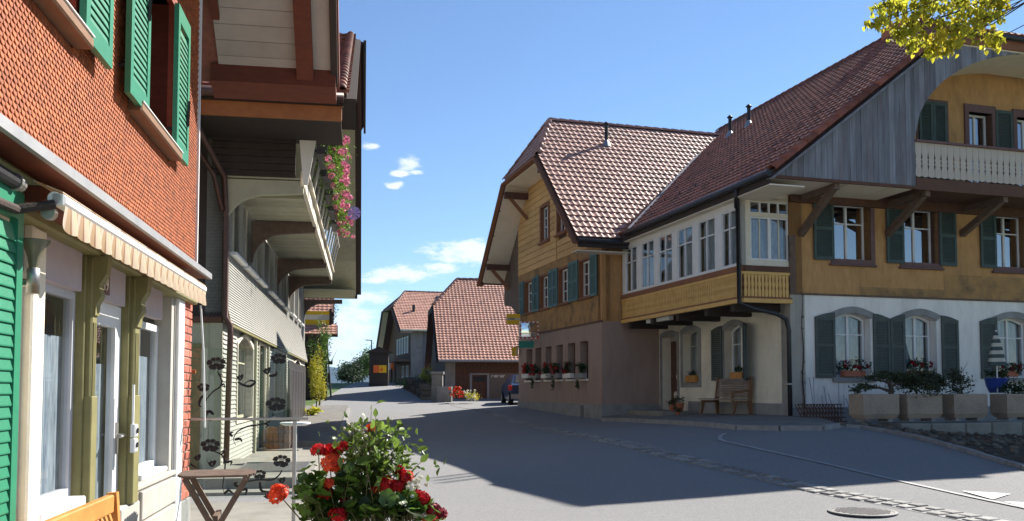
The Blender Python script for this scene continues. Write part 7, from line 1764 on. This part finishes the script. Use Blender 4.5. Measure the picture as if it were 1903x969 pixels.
def front_bench():
    t = thing('wooden_bench', 'honey coloured wooden bench with a slatted back below the shop window', 'bench', W1.P(-1.6, .45, -1.425)); F = W1
    u1 = F.U(211, 940, .33); z1 = F.Z(210, 918, .33); u0 = u1 - 1.5; y = -.33; zf = -1.425
    m = MB(); m.cbox(u0, u1 - .05, y - .02, y + .02, z1 - .11, z1, .008); part('top_rail', m, 'bench_wood', t, F)
    m = MB(); m.cbox(u0, u1 - .05, y - .09, y - .05, zf + .42, zf + .49, .008); part('lower_rail', m, 'bench_wood', t, F)
    for s in (u0 - .02, u1 - .06): m = MB(); m.beam((s + .03, y - .06, zf), (s + .03, y, z1 + .01), .06, .055, (1, 0, 0)); part('leg', m, 'bench_wood', t, F); m = MB(); m.cbox(s, s + .06, y - .5, y - .44, zf, zf + .34, .006); part('leg', m, 'bench_wood', t, F)
    n = 17
    for i in range(n):
        u = u0 + .04 + (u1 - u0 - .16) * i / (n - 1); m = MB(); m.beam((u, y - .07, zf + .48), (u, y, z1 - .1), .035, .014, (0, 1, 0)); part('back_slat', m, 'bench_wood', t, F)
    for i in range(5): m = MB(); m.cbox(u0, u1 - .05, y - .50 + i * .09, y - .42 + i * .09, zf + .34, zf + .365, .006); part('seat_slat', m, 'bench_wood', t, F)
front_bench()
# ================================================================ flowers in the foreground
def petal_head(R, n, seed, fs=.017):
    rnd = random.Random(seed); mb = MB()
    for i in range(n):
        ph = math.acos(1 - 1.55 * (i + .5) / n); th = i * 2.39996 + rnd.uniform(-.2, .2); d = Vector((math.sin(ph) * math.cos(th), math.sin(ph) * math.sin(th), math.cos(ph)))
        p = Vector((d.x * R, d.y * R, d.z * R * .8)) * rnd.uniform(.72, 1.16); a = d.cross(Vector((.1, .3, .9))).normalized(); b = d.cross(a); rot = rnd.uniform(0, 6); s = fs * rnd.uniform(.85, 1.2)
        for k in range(5):
            q = rot + k * 1.2566; u = a * math.cos(q) + b * math.sin(q); v = a * -math.sin(q) + b * math.cos(q); mb.tone = min(.99, max(.01, rnd.gauss(.5, .25)))
            mb.add([p, p + u * s * .6 + v * s * .42 + d * s * .15, p + u * s * 1.15 + v * s * .25 + d * s * .12, p + u * s * 1.15 - v * s * .25 + d * s * .12, p + u * s * .6 - v * s * .42 + d * s * .15], [(0, 1, 2, 3, 4)])
    return mb
def lobed_leaf(R, tone):
    mb = MB(); mb.tone = tone; n = 21; vs = [(0, 0, 0)]
    for i in range(n):
        a = math.radians(-165 + 330 * i / (n - 1)); k = 1 - .16 * abs(math.sin(a * 3.2)) ** 2; z = .22 * k * k + .05 * math.sin(a * 6.4)
        vs.append((R * k * math.sin(a), R * k * math.cos(a), R * z))
    mid = [(x * .5, y * .5, R * .03 + .02 * R * (i % 2)) for i, (x, y, z) in enumerate(vs[1:])]; vs += mid
    mb.add(vs, [(0, n + 1 + i, n + 2 + i) for i in range(n - 1)] + [(n + 1 + i, 1 + i, 2 + i, n + 2 + i) for i in range(n - 1)]); return mb
def pointed_leaf(L, tone):
    mb = MB(); mb.tone = tone; P = [(0, 0), (.22, .30), (.30, .42), (.24, .72), (0, 1.0)]
    vs = [(0, 0, 0), (0, L * .35, -.03 * L), (0, L * .7, -.02 * L), (0, L, -.09 * L)] + [(.24 * L, .28 * L, .06 * L), (.27 * L, .52 * L, .06 * L), (.14 * L, .82 * L, .0), (-.24 * L, .28 * L, .06 * L), (-.27 * L, .52 * L, .06 * L), (-.14 * L, .82 * L, .0)]
    mb.add(vs, [(0, 4, 1), (1, 4, 5, 2), (2, 5, 6, 3), (0, 1, 7), (1, 2, 8, 7), (2, 3, 9, 8)]); return mb
YF = 4.7
def rand_rot(rnd, tilt=.9):
    return Matrix.Rotation(rnd.uniform(0, 6.283), 4, 'Z') @ Matrix.Rotation(rnd.gauss(.25, tilt * .6), 4, 'X') @ Matrix.Rotation(rnd.gauss(0, tilt * .4), 4, 'Y')
def foreground_flowers():
    c = G3(690, 969, YF); zt = -.98; zf = -1.5
    t = thing('flower_trough', 'terracotta flower trough below the roses and geraniums', 'planter', (c.x, YF, zf))
    m = MB(); m.cbox(c.x - .48, c.x + .42, YF - .16, YF + .2, zf, zt, .02); m.cbox(c.x - .5, c.x + .44, YF - .18, YF + .22, zt - .06, zt, .012); part('tub', m, 'terracotta', t); m = MB(); m.box(c.x - .45, c.x + .39, YF - .13, YF + .17, zt, zt + .012); part('soil', m, 'soil', t)
    rnd = random.Random(11)
    gd = [lobed_leaf(.040 * random.uniform(.8, 1.15), (i + .5) / 10).data('leaf', 'leaf', True) for i in range(10)]
    rd = [pointed_leaf(.058 * random.uniform(.8, 1.2), (i + .5) / 10).data('leaf', 'leaf_rose', True) for i in range(10)]
    def geranium(label, heads, blobs, basex, seed, hm, n):
        rnd = random.Random(seed); b = G3(basex, 900, YF); t = thing('geranium', label, 'geranium', (b.x, YF, zt), 'geraniums in the trough'); st = MB()
        for x, y, R, mm, dy in heads:
            p = G3(x, y, YF + dy); R /= 385.0; m = petal_head(R, int(20 + R * 420), rnd.random()); o = part('flower_head', m, mm, t, Matrix.Translation(p) @ Matrix.Rotation(rnd.uniform(-.3, .6), 4, 'X'))
            base = Vector((b.x + rnd.uniform(-.08, .08), YF + rnd.uniform(-.06, .06), zt)); mid = base.lerp(p, .6) + Vector((rnd.uniform(-.03, .03), 0, .03)); st.tube([base, mid, p], [.006, .004, .003], 6)
            for k in range(8):
                e = p + Vector((rnd.gauss(0, 1), rnd.gauss(0, 1), rnd.uniform(0, 1))).normalized() * R * .8; st.tube([p - Vector((0, 0, R * .4)), e], .0015, 4, False)
        for x, y, rx, ry, k in blobs:
            for i in range(int(k * 1.7)):
                p = G3(x + rnd.gauss(0, rx * .5), y + rnd.gauss(0, ry * .5), YF + rnd.gauss(0, .07)); sc = rnd.uniform(.65, 1.2)
                if p.z < zt + .02: continue
                o = put('leaf', gd[rnd.randrange(10)], t, Matrix.Translation(p) @ rand_rot(rnd) @ Matrix.Scale(sc, 4))
                if i % 3 == 0: q = Vector((b.x + rnd.uniform(-.1, .1), YF + rnd.uniform(-.08, .08), zt)); st.tube([q, q.lerp(p, .55) + Vector((0, 0, .03)), p], [.005, .003, .002], 5, False)
        part('stem', st, 'stem', t)
    geranium('left geranium with a salmon bloom reaching over the terrace floor', [(517, 918, 20, 'petal_orange', .0), (603, 917, 16, 'petal_red', -.05), (628, 958, 16, 'petal_red', -.1), (592, 837, 14, 'petal_red', .08), (612, 838, 13, 'petal_red', .1), (626, 836, 11, 'petal_red', .12), (640, 926, 8, 'petal_red', 0)],
             [(580, 905, 34, 22, 26), (600, 945, 46, 26, 44), (570, 930, 26, 18, 14), (640, 900, 26, 30, 26)], 620, 1, 'petal_red', 110)
    geranium('orange-red geranium in the middle of the trough', [(617, 861, 21, 'petal_orange', -.04), (640, 828, 6, 'petal_red', 0), (689, 796, 5, 'petal_orange', 0), (716, 901, 18, 'petal_red', -.05), (736, 905, 14, 'petal_red', -.03), (702, 903, 12, 'petal_red', -.02), (610, 898, 7, 'petal_orange', -.1)],
             [(680, 940, 55, 26, 50), (660, 880, 35, 30, 26), (720, 950, 45, 24, 36)], 690, 2, 'petal_orange', 110)
    geranium('crimson geranium at the right end of the trough', [(753, 888, 14, 'petal_red', 0), (742, 875, 9, 'petal_red', .03), (786, 926, 13, 'petal_red', -.04), (776, 921, 10, 'petal_red', -.03), (806, 948, 13, 'petal_crimson', -.06), (818, 955, 11, 'petal_crimson', -.03), (800, 966, 14, 'petal_red', -.08)],
             [(770, 945, 36, 22, 34), (745, 925, 30, 22, 22), (800, 962, 20, 12, 10)], 760, 3, 'petal_red', 110)
    # rose bush
    b = G3(697, 900, YF + .02); t = thing('rose_bush', 'young rose bush with thin stems and pointed leaves rising above the geraniums', 'rose bush', (b.x, YF + .02, zt)); rnd = random.Random(4); st = MB(); cnt = 0; rest = MB()
    top = G3(692, 800, YF); st.tube([(b.x, YF + .02, zt), (b.x + .01, YF + .02, (zt + top.z) / 2), tuple(top)], [.013, .010, .006], 8)
    tips = [(690, 764), (698, 776), (660, 800), (640, 815), (636, 848), (742, 800), (750, 820), (775, 838), (781, 860), (764, 866), (757, 845), (720, 790), (705, 812), (668, 830), (655, 870), (735, 850), (680, 850), (715, 870), (645, 890), (700, 895), (625, 800), (730, 880), (690, 820), (672, 790), (752, 870)]
    for j, (x, y) in enumerate(tips):
        p = G3(x, y, YF + rnd.gauss(0, .09)); s = Vector((b.x + rnd.uniform(-.02, .02), YF + .02, zt + (top.z - zt) * rnd.uniform(.35, .95))); m1 = s.lerp(p, .5) + Vector((rnd.uniform(-.02, .02), rnd.uniform(-.02, .02), .02)); st.tube([s, m1, p], [.005, .0035, .0015], 6, False)
        d = (p - m1).normalized()
        n = 7 if j > 10 else 4 + (j > 2) * 2
        for k in range(n):
            q = m1.lerp(p, (k + .6) / n) if k < n - 1 else p; sd = Vector((d.y, -d.x, rnd.uniform(-.3, .6))) * (1 if k % 2 else -1) + Vector((rnd.gauss(0, .5), rnd.gauss(0, .5), rnd.gauss(0, .4)))
            if k == n - 1: sd = d
            yv = sd.normalized(); zv = Vector((rnd.gauss(0, .5), rnd.gauss(0, .5), 1)); xv = yv.cross(zv).normalized(); zv = xv.cross(yv); sc = rnd.uniform(.55, 1.05)
            mt = Matrix(((xv.x, yv.x, zv.x, q.x), (xv.y, yv.y, zv.y, q.y), (xv.z, yv.z, zv.z, q.z), (0, 0, 0, 1))) @ Matrix.Scale(sc, 4)
            if rnd.random() < .9: put('leaf', rd[rnd.randrange(10)], t, mt); cnt += 1
    for i in range(280):
        x, y = rnd.gauss(697, 34), rnd.gauss(850, 34)
        if y < 792: continue
        p = G3(x, y, YF + rnd.gauss(.03, .08)); (put('leaf', rd[rnd.randrange(10)], t, Matrix.Translation(p) @ rand_rot(rnd, 1.3) @ Matrix.Scale(rnd.uniform(.6, 1.1), 4)) if i < 60 else None)
        mt = Matrix.Translation(p + Vector((rnd.gauss(0, .04), .02, rnd.gauss(0, .03)))) @ rand_rot(rnd, 1.3) @ Matrix.Scale(rnd.uniform(.6, 1.15), 4); lm = pointed_leaf(.05, rnd.random()); rest.tone = rnd.random(); rest.add([mt @ Vector(v) for v in lm.v], lm.f); mt = mt @ Matrix.Translation((rnd.gauss(0, .05), rnd.gauss(0, .05), rnd.gauss(0, .05))) @ rand_rot(rnd, 1.3); rest.add([mt @ Vector(v) for v in lm.v], lm.f)
    part('leaves', rest, 'leaf_rose', t, kind='stuff')
    part('stem', st, 'stem', t)
    # small white blossoms
    t = thing('white_verbena', 'loose sprays of tiny white and pale yellow blossoms among the rose leaves', 'flowers', (b.x - .05, YF - .02, zt)); rnd = random.Random(8); st = MB(); bl = MB(); yl = MB()
    pts = [(655, 786), (648, 789), (662, 797), (671, 792), (668, 800), (681, 797), (729, 779), (690, 783), (640, 796), (676, 806)]
    for x, y in pts + [(rnd.gauss(665, 14), rnd.gauss(800, 9)) for _ in range(6)] + [(rnd.gauss(700, 40), rnd.gauss(840, 25)) for _ in range(5)]:
        p = G3(x, y, YF - .05 + rnd.gauss(0, .05)); bl.tone = rnd.random()
        h = petal_head(.004, 3, rnd.random(), .006); bl.add([Vector(v) + p for v in h.v], h.f)
        s = Vector((b.x - .03, YF - .02, zt + .1)); st.tube([s, s.lerp(p, .6) + Vector((0, 0, .03)), p], [.002, .0015, .001], 4, False)
    for x, y in [(rnd.gauss(768, 10), rnd.gauss(905, 11)) for _ in range(20)] + [(rnd.gauss(785, 10), rnd.gauss(960, 8)) for _ in range(12)]:
        p = G3(x, y, YF - .04 + rnd.gauss(0, .04)); yl.tone = rnd.random(); h = petal_head(.007, 6, rnd.random(), .009); yl.add([Vector(v) + p for v in h.v], h.f)
    part('blossoms', bl, 'petal_white', t); part('pale_yellow_blossoms', yl, 'petal_white', t); part('stem', st, 'stem', t)
foreground_flowers()
def balcony_flowers():
    labs = ['nearest balcony flower box of pink geraniums and lime foliage', 'second balcony flower box from the near end, pink and lime', 'middle balcony flower box with a lilac whirligig', 'fourth balcony flower box of pink geraniums', 'farthest balcony flower box of pink geraniums']
    for i in range(5):
        u = -.0 + i * 1.8; z = 4.6; c = W2.P(u, 1.70, z); t = thing('balcony_flower_box', labs[i], 'flower box', c, 'flower boxes along the farmhouse balcony')
        m = MB(); m.cbox(u - .62, u + .62, -1.80, -1.60, z - .12, z + .08, .012); part('box', m, 'dark_pipe', t, W2)
        m = MB(); m.box(u - .4, u - .37, -1.62, -1.50, z - .02, z + .02); m.box(u + .4, u + .37, -1.62, -1.50, z - .02, z + .02); part('bracket', m, 'dark_pipe', t, W2)
        m = MB(); bush_mesh(m, c + Vector((0, 0, .16)) + W2.n * .10, (.28, .7, .30), 1500, .085, .5, 16, 90 + i); bush_mesh(m, c + Vector((0, 0, -.18)) + W2.n * .2, (.12, .5, .2), 260, .07, .5, 8, 95 + i); part('foliage', m, 'leaf_fresh', t)
        rnd = random.Random(i + 5); cs = [c + LD * rnd.uniform(-.6, .6) + W2.n * rnd.uniform(.1, .48) + Vector((0, 0, rnd.uniform(-.35, .5))) for k in range(24)]; blooms(t, cs, .06, 20, 'petal_pink', i, 'blooms', .03)
    p = W2.P(4.4, 2.25, 4.35); t = thing('whirligig', 'lilac pinwheel stuck in the middle of the balcony flowers', 'pinwheel', p); m = MB()
    for k in range(8): a = k * math.pi / 4; q = p + Vector((.17 * math.cos(a), 0, .17 * math.sin(a))); r = p + Vector((.17 * math.cos(a + .6), -.03, .17 * math.sin(a + .6))); m.add([p, q, r], [(0, 1, 2)])
    M['lilac'] = mat('lilac', (.32, .26, .62, 1)); part('vanes', m, 'lilac', t); m = MB(); m.tube([p, p + Vector((-.25, .05, -.3))], .008, 6); part('stick', m, 'bark', t)
balcony_flowers()
# ================================================================ linden branch top right
def linden():
    t = thing('linden_tree', 'linden with yellow-green autumn leaves hanging into the top right corner', 'tree', (11.2, 9.8, -1.5)); Y0 = 10.5
    m = MB(); base = Vector((11.2, 9.8, -1.6)); fork = Vector((10.9, 10.0, 3.4)); m.tube([base, base + Vector((-.05, 0, 1.5)), fork, Vector((10.6, 10.2, 6.2)), Vector((10.3, 10.3, 8.5))], [.30, .24, .19, .12, .05], 12)
    part('trunk', m, 'bark', t); br = MB(); rnd = random.Random(9)
    blobs = [(1650, 12, 36, 170), (1695, 45, 42, 260), (1738, 84, 26, 150), (1778, 52, 42, 250), (1828, 34, 40, 230), (1846, 76, 20, 90), (1634, 44, 18, 60), (1722, 8, 50, 260), (1790, 5, 48, 260), (1700, 84, 22, 80), (1670, 62, 20, 70), (1610, 46, 8, 16), (1765, 88, 20, 60), (1850, 5, 30, 160)]
    leaves = []
    for x, y, r, n in blobs:
        c = G3(x, y, Y0 + rnd.uniform(-.4, .4)); s = Vector((9.2, 10.2, 5.6)); mid = s.lerp(c, .55) + Vector((0, 0, .35)); br.tube([s, s.lerp(c, .3) + Vector((rnd.gauss(0, .12), rnd.gauss(0, .1), .3 + rnd.gauss(0, .1))), mid + Vector((rnd.gauss(0, .12), 0, rnd.gauss(0, .1))), s.lerp(c, .8) + Vector((rnd.gauss(0, .08), 0, rnd.gauss(.05, .08))), c], [.022, .016, .011, .007, .004], 6, False)
        for i in range(int(n * .72)):
            q = Vector((rnd.gauss(0, 1), rnd.gauss(0, 1), rnd.gauss(0, 1))); q = q.normalized() * rnd.random() ** .55 * rnd.uniform(.8, 1.2); R = r / 157.0
            leaves.append(c + Vector((q.x * R, q.y * R * 1.3, q.z * R)))
            if i % 7 == 0: br.tube([c, c.lerp(leaves[-1], .5) + Vector((0, 0, .04)), leaves[-1]], [.004, .003, .0015], 4, False)
    br.tube([fork, Vector((9.9, 10.2, 5.0)), Vector((9.2, 10.2, 5.6))], [.12, .08, .05], 8)
    vis = len(leaves)
    for i in range(2600):
        q = Vector((rnd.gauss(0, 1), rnd.gauss(0, 1), rnd.gauss(0, 1))).normalized() * rnd.random() ** .4; p = Vector((9.6 + q.x * 2.7, 10.2 + q.y * 2.2, 7.6 + q.z * 2.2))
        pr = project(p)
        if pr and pr[0] < 1903 and pr[1] > -5: continue
        leaves.append(p)
    for i in range(7): a = i * .9; e = Vector((9.6 + 2 * math.cos(a), 10.2 + 1.6 * math.sin(a), 7.6 + rnd.uniform(-.6, 1.4))); br.tube([Vector((10.7, 10.2, 5.6)), e.lerp(Vector((10.7, 10.2, 5.6)), .5) + Vector((0, 0, .3)), e], [.07, .04, .012], 6, False)
    part('limb', br, 'bark', t); cr = MB(); cr.tube([(9.2, 10.2, 5.6), (9.25, 10.2, 5.62)], .05, 6)
    crown = part('crown', cr, 'bark', t)
    def lf(R, tone):
        mb = MB(); mb.tone = tone; P = [(0, -.15), (.35, -.42), (.55, -.1), (.48, .35), (.2, .75), (0, 1), (-.2, .75), (-.48, .35), (-.55, -.1), (-.35, -.42)]; mb.add([(a * R, b * R, .12 * R * abs(a) * 2) for a, b in P], [(0, 1, 2, 3, 4, 5), (0, 5, 6, 7, 8, 9)]); return mb
    fs = [lf(.052 * random.uniform(.8, 1.2), (i + .5) / 12) for i in range(12)]; ds = [f.data('leaf', 'leaf_lime', True) for f in fs]
    order = list(range(vis)); rnd.shuffle(order); front = sorted(order, key=lambda k: leaves[k].y)[:300]; fset = set(front); rest = MB()
    for k, p in enumerate(leaves):
        i = rnd.randrange(12); mt = Matrix.Translation(p) @ Matrix.Rotation(rnd.uniform(0, 6.28), 4, 'Z') @ Matrix.Rotation(rnd.gauss(-1.2, .7), 4, 'X') @ Matrix.Rotation(rnd.gauss(0, .6), 4, 'Y')
        if k in fset: put('leaf', ds[i], crown, mt)
        else: rest.tone = (i + .5) / 12; rest.add([mt @ Vector(v) for v in fs[i].v], fs[i].f)
    part('leaves', rest, 'leaf_lime', crown, kind='stuff')
linden()
# ================================================================ vegetation up the street
def far_plants():
    def at(x, y, Y, dz=0): p = G3(x, y, Y); return (p.x, p.y, gz(p.x, p.y) + dz)
    b = at(588, 760, 39.5); plant('yellow_bush', 'tall bright yellow flowering bush at the far end of the farmhouse', 'bush', b, 2.6, (.42, .5, 1.25), 3200, .085, 'leaf_yellow', True, seed=31, clumps=30, leafy=.28, zc=1.45, r0=.03)
    b = at(594, 740, 43); plant('green_shrub', 'tall green shrub behind the yellow bush', 'shrub', b, 3.9, (.55, .6, 1.5), 2400, .10, 'leaf', True, seed=32, clumps=24, leafy=.3, zc=2.6, r0=.04)
    b = at(601, 650, 50); plant('thin_tree', 'wispy little tree against the sky beside the striped balcony', 'tree', (b[0] + .45, b[1], b[2]), 6.0, (.45, .6, 1.1), 420, .12, 'leaf_dark', True, seed=33, clumps=14, leafy=.35, zc=4.6, r0=.05, top='crown', bname='trunk')
    for x, y, Y, h, r, n, lb, sd, lf in ((655, 712, 92, 2.2, (1.3, 1.5, 1.05), 2600, 'broad dark green tree left of the street lamp', 41, 'leaf_dark'), (674, 712, 96, 2.7, (1.2, 1.4, 1.35), 2600, 'taller green tree directly left of the street lamp', 42, 'leaf_dark'), (687, 712, 90, 3.2, (.8, 1.2, 1.3), 1500, 'lighter yellow-green tree around the street lamp', 43, 'leaf'), (648, 712, 86, 1.3, (1.0, 1, .7), 2200, 'low bush at the left foot of the tree group', 44, 'leaf_dark')):
        p = G3(x, y, Y); base = (p.x, p.y, p.z - 1.2); plant('crest_tree', lb, 'tree', base, h + 1.2, (r[0] * 1.1, r[1], r[2] * 1.15), int(n * 1.3), .22, lf, True, 'trees at the crest of the road', sd, 30, .34, h + 1.2 - r[2] * .9, .09, 'crown', 'trunk')
    # bank of grass and shrubs before the far house
    for i, (x, y, Y, r, n, lf, lb) in enumerate(((770, 716, 58, (1.5, 1.0, .45), 1500, 'leaf', 'low green hedge on the bank before the far house'), (789, 712, 57, (.35, .4, .7), 500, 'leaf_lime', 'bright lime shrub, left of the pair on the bank'), (800, 710, 57, (.3, .4, .75), 420, 'leaf_lime', 'bright lime shrub, right of the pair on the bank'))):
        plant('bank_shrub', lb, 'shrub', at(x, y, Y), r[2] * 2, r, n, .12, lf, False, seed=50 + i, clumps=16, zc=r[2])
    # flowers in front of the barn
    b = at(849, 741, 44.8); t = plant('flowering_plant', 'mass of orange-red flowers by the barn trough', 'flowers', b, .9, (.38, .3, .32), 500, .07, 'leaf_dark', False, seed=61, clumps=10, zc=.45); rnd = random.Random(3); blooms(t, [Vector(b) + Vector((rnd.uniform(-.36, .36), -.25, rnd.uniform(.3, .8))) for k in range(26)], .07, 10, 'petal_orange', 1, 'blooms', .04)
    b = at(874, 742, 44.5); t = plant('flowering_plant', 'rounded bush with white flowers before the barn door', 'flowers', b, .8, (.38, .32, .32), 700, .07, 'leaf_lime', False, seed=62, clumps=12, zc=.38); blooms(t, [Vector(b) + Vector((rnd.uniform(-.33, .33), -.28, rnd.uniform(.15, .65))) for k in range(24)], .05, 8, 'petal_white', 2, 'blooms', .035)
    b = at(582, 748, 37); t = plant('grass_tuft', 'tuft of long pale grass at the foot of the yellow bush', 'grass tuft', b, .6, (.3, .4, .25), 260, .16, 'leaf_lime', False, seed=63, clumps=8, zc=.22)
far_plants()
def mountains():
    mb = MB(); rnd = random.Random(2)
    for (Y, base, lo, amp, sd) in ((4300, -130, 118, 42, 0.0), (3100, -120, 55, 26, 9.0)):
        xs = [-3000 + i * 50 for i in range(121)]; top = [(x, lo + amp * noise.fractal(Vector((x * .0016 + sd, sd, 0)), 1.0, 2.0, 5) + 18 * math.sin(x * .0011 + sd)) for x in xs]; vs = []; rows = 8
        for x, h in top:
            for k in range(rows + 1): f = k / rows; vs.append((x, Y - 700 * (1 - f) + 60 * noise.noise(Vector((x * .004, f * 3, sd))), base + (h - base) * f + 14 * noise.noise(Vector((x * .006, f * 6, sd))) * (1 - f)))
        mb.add(vs, [(i * (rows + 1) + k, (i + 1) * (rows + 1) + k, (i + 1) * (rows + 1) + k + 1, i * (rows + 1) + k + 1) for i in range(len(xs) - 1) for k in range(rows)])
    struct('mountains', mb, 'mountain', smooth=True)
mountains()
def haze():
    mb = MB(); mb.box(-3300, 3300, -80, 5400, -200, 230)
    m = bpy.data.materials.new('haze'); m.use_nodes = True; nt = m.node_tree; nt.nodes.clear(); o = nt.nodes.new('ShaderNodeOutputMaterial'); v = nt.nodes.new('ShaderNodeVolumePrincipled')
    v.inputs['Color'].default_value = (.38, .62, 1.0, 1); v.inputs['Density'].default_value = .00006; v.inputs['Anisotropy'].default_value = .2; nt.links.new(v.outputs[0], o.inputs['Volume']); M['haze'] = m
    part('haze', mb, 'haze', None, kind='stuff')
haze()
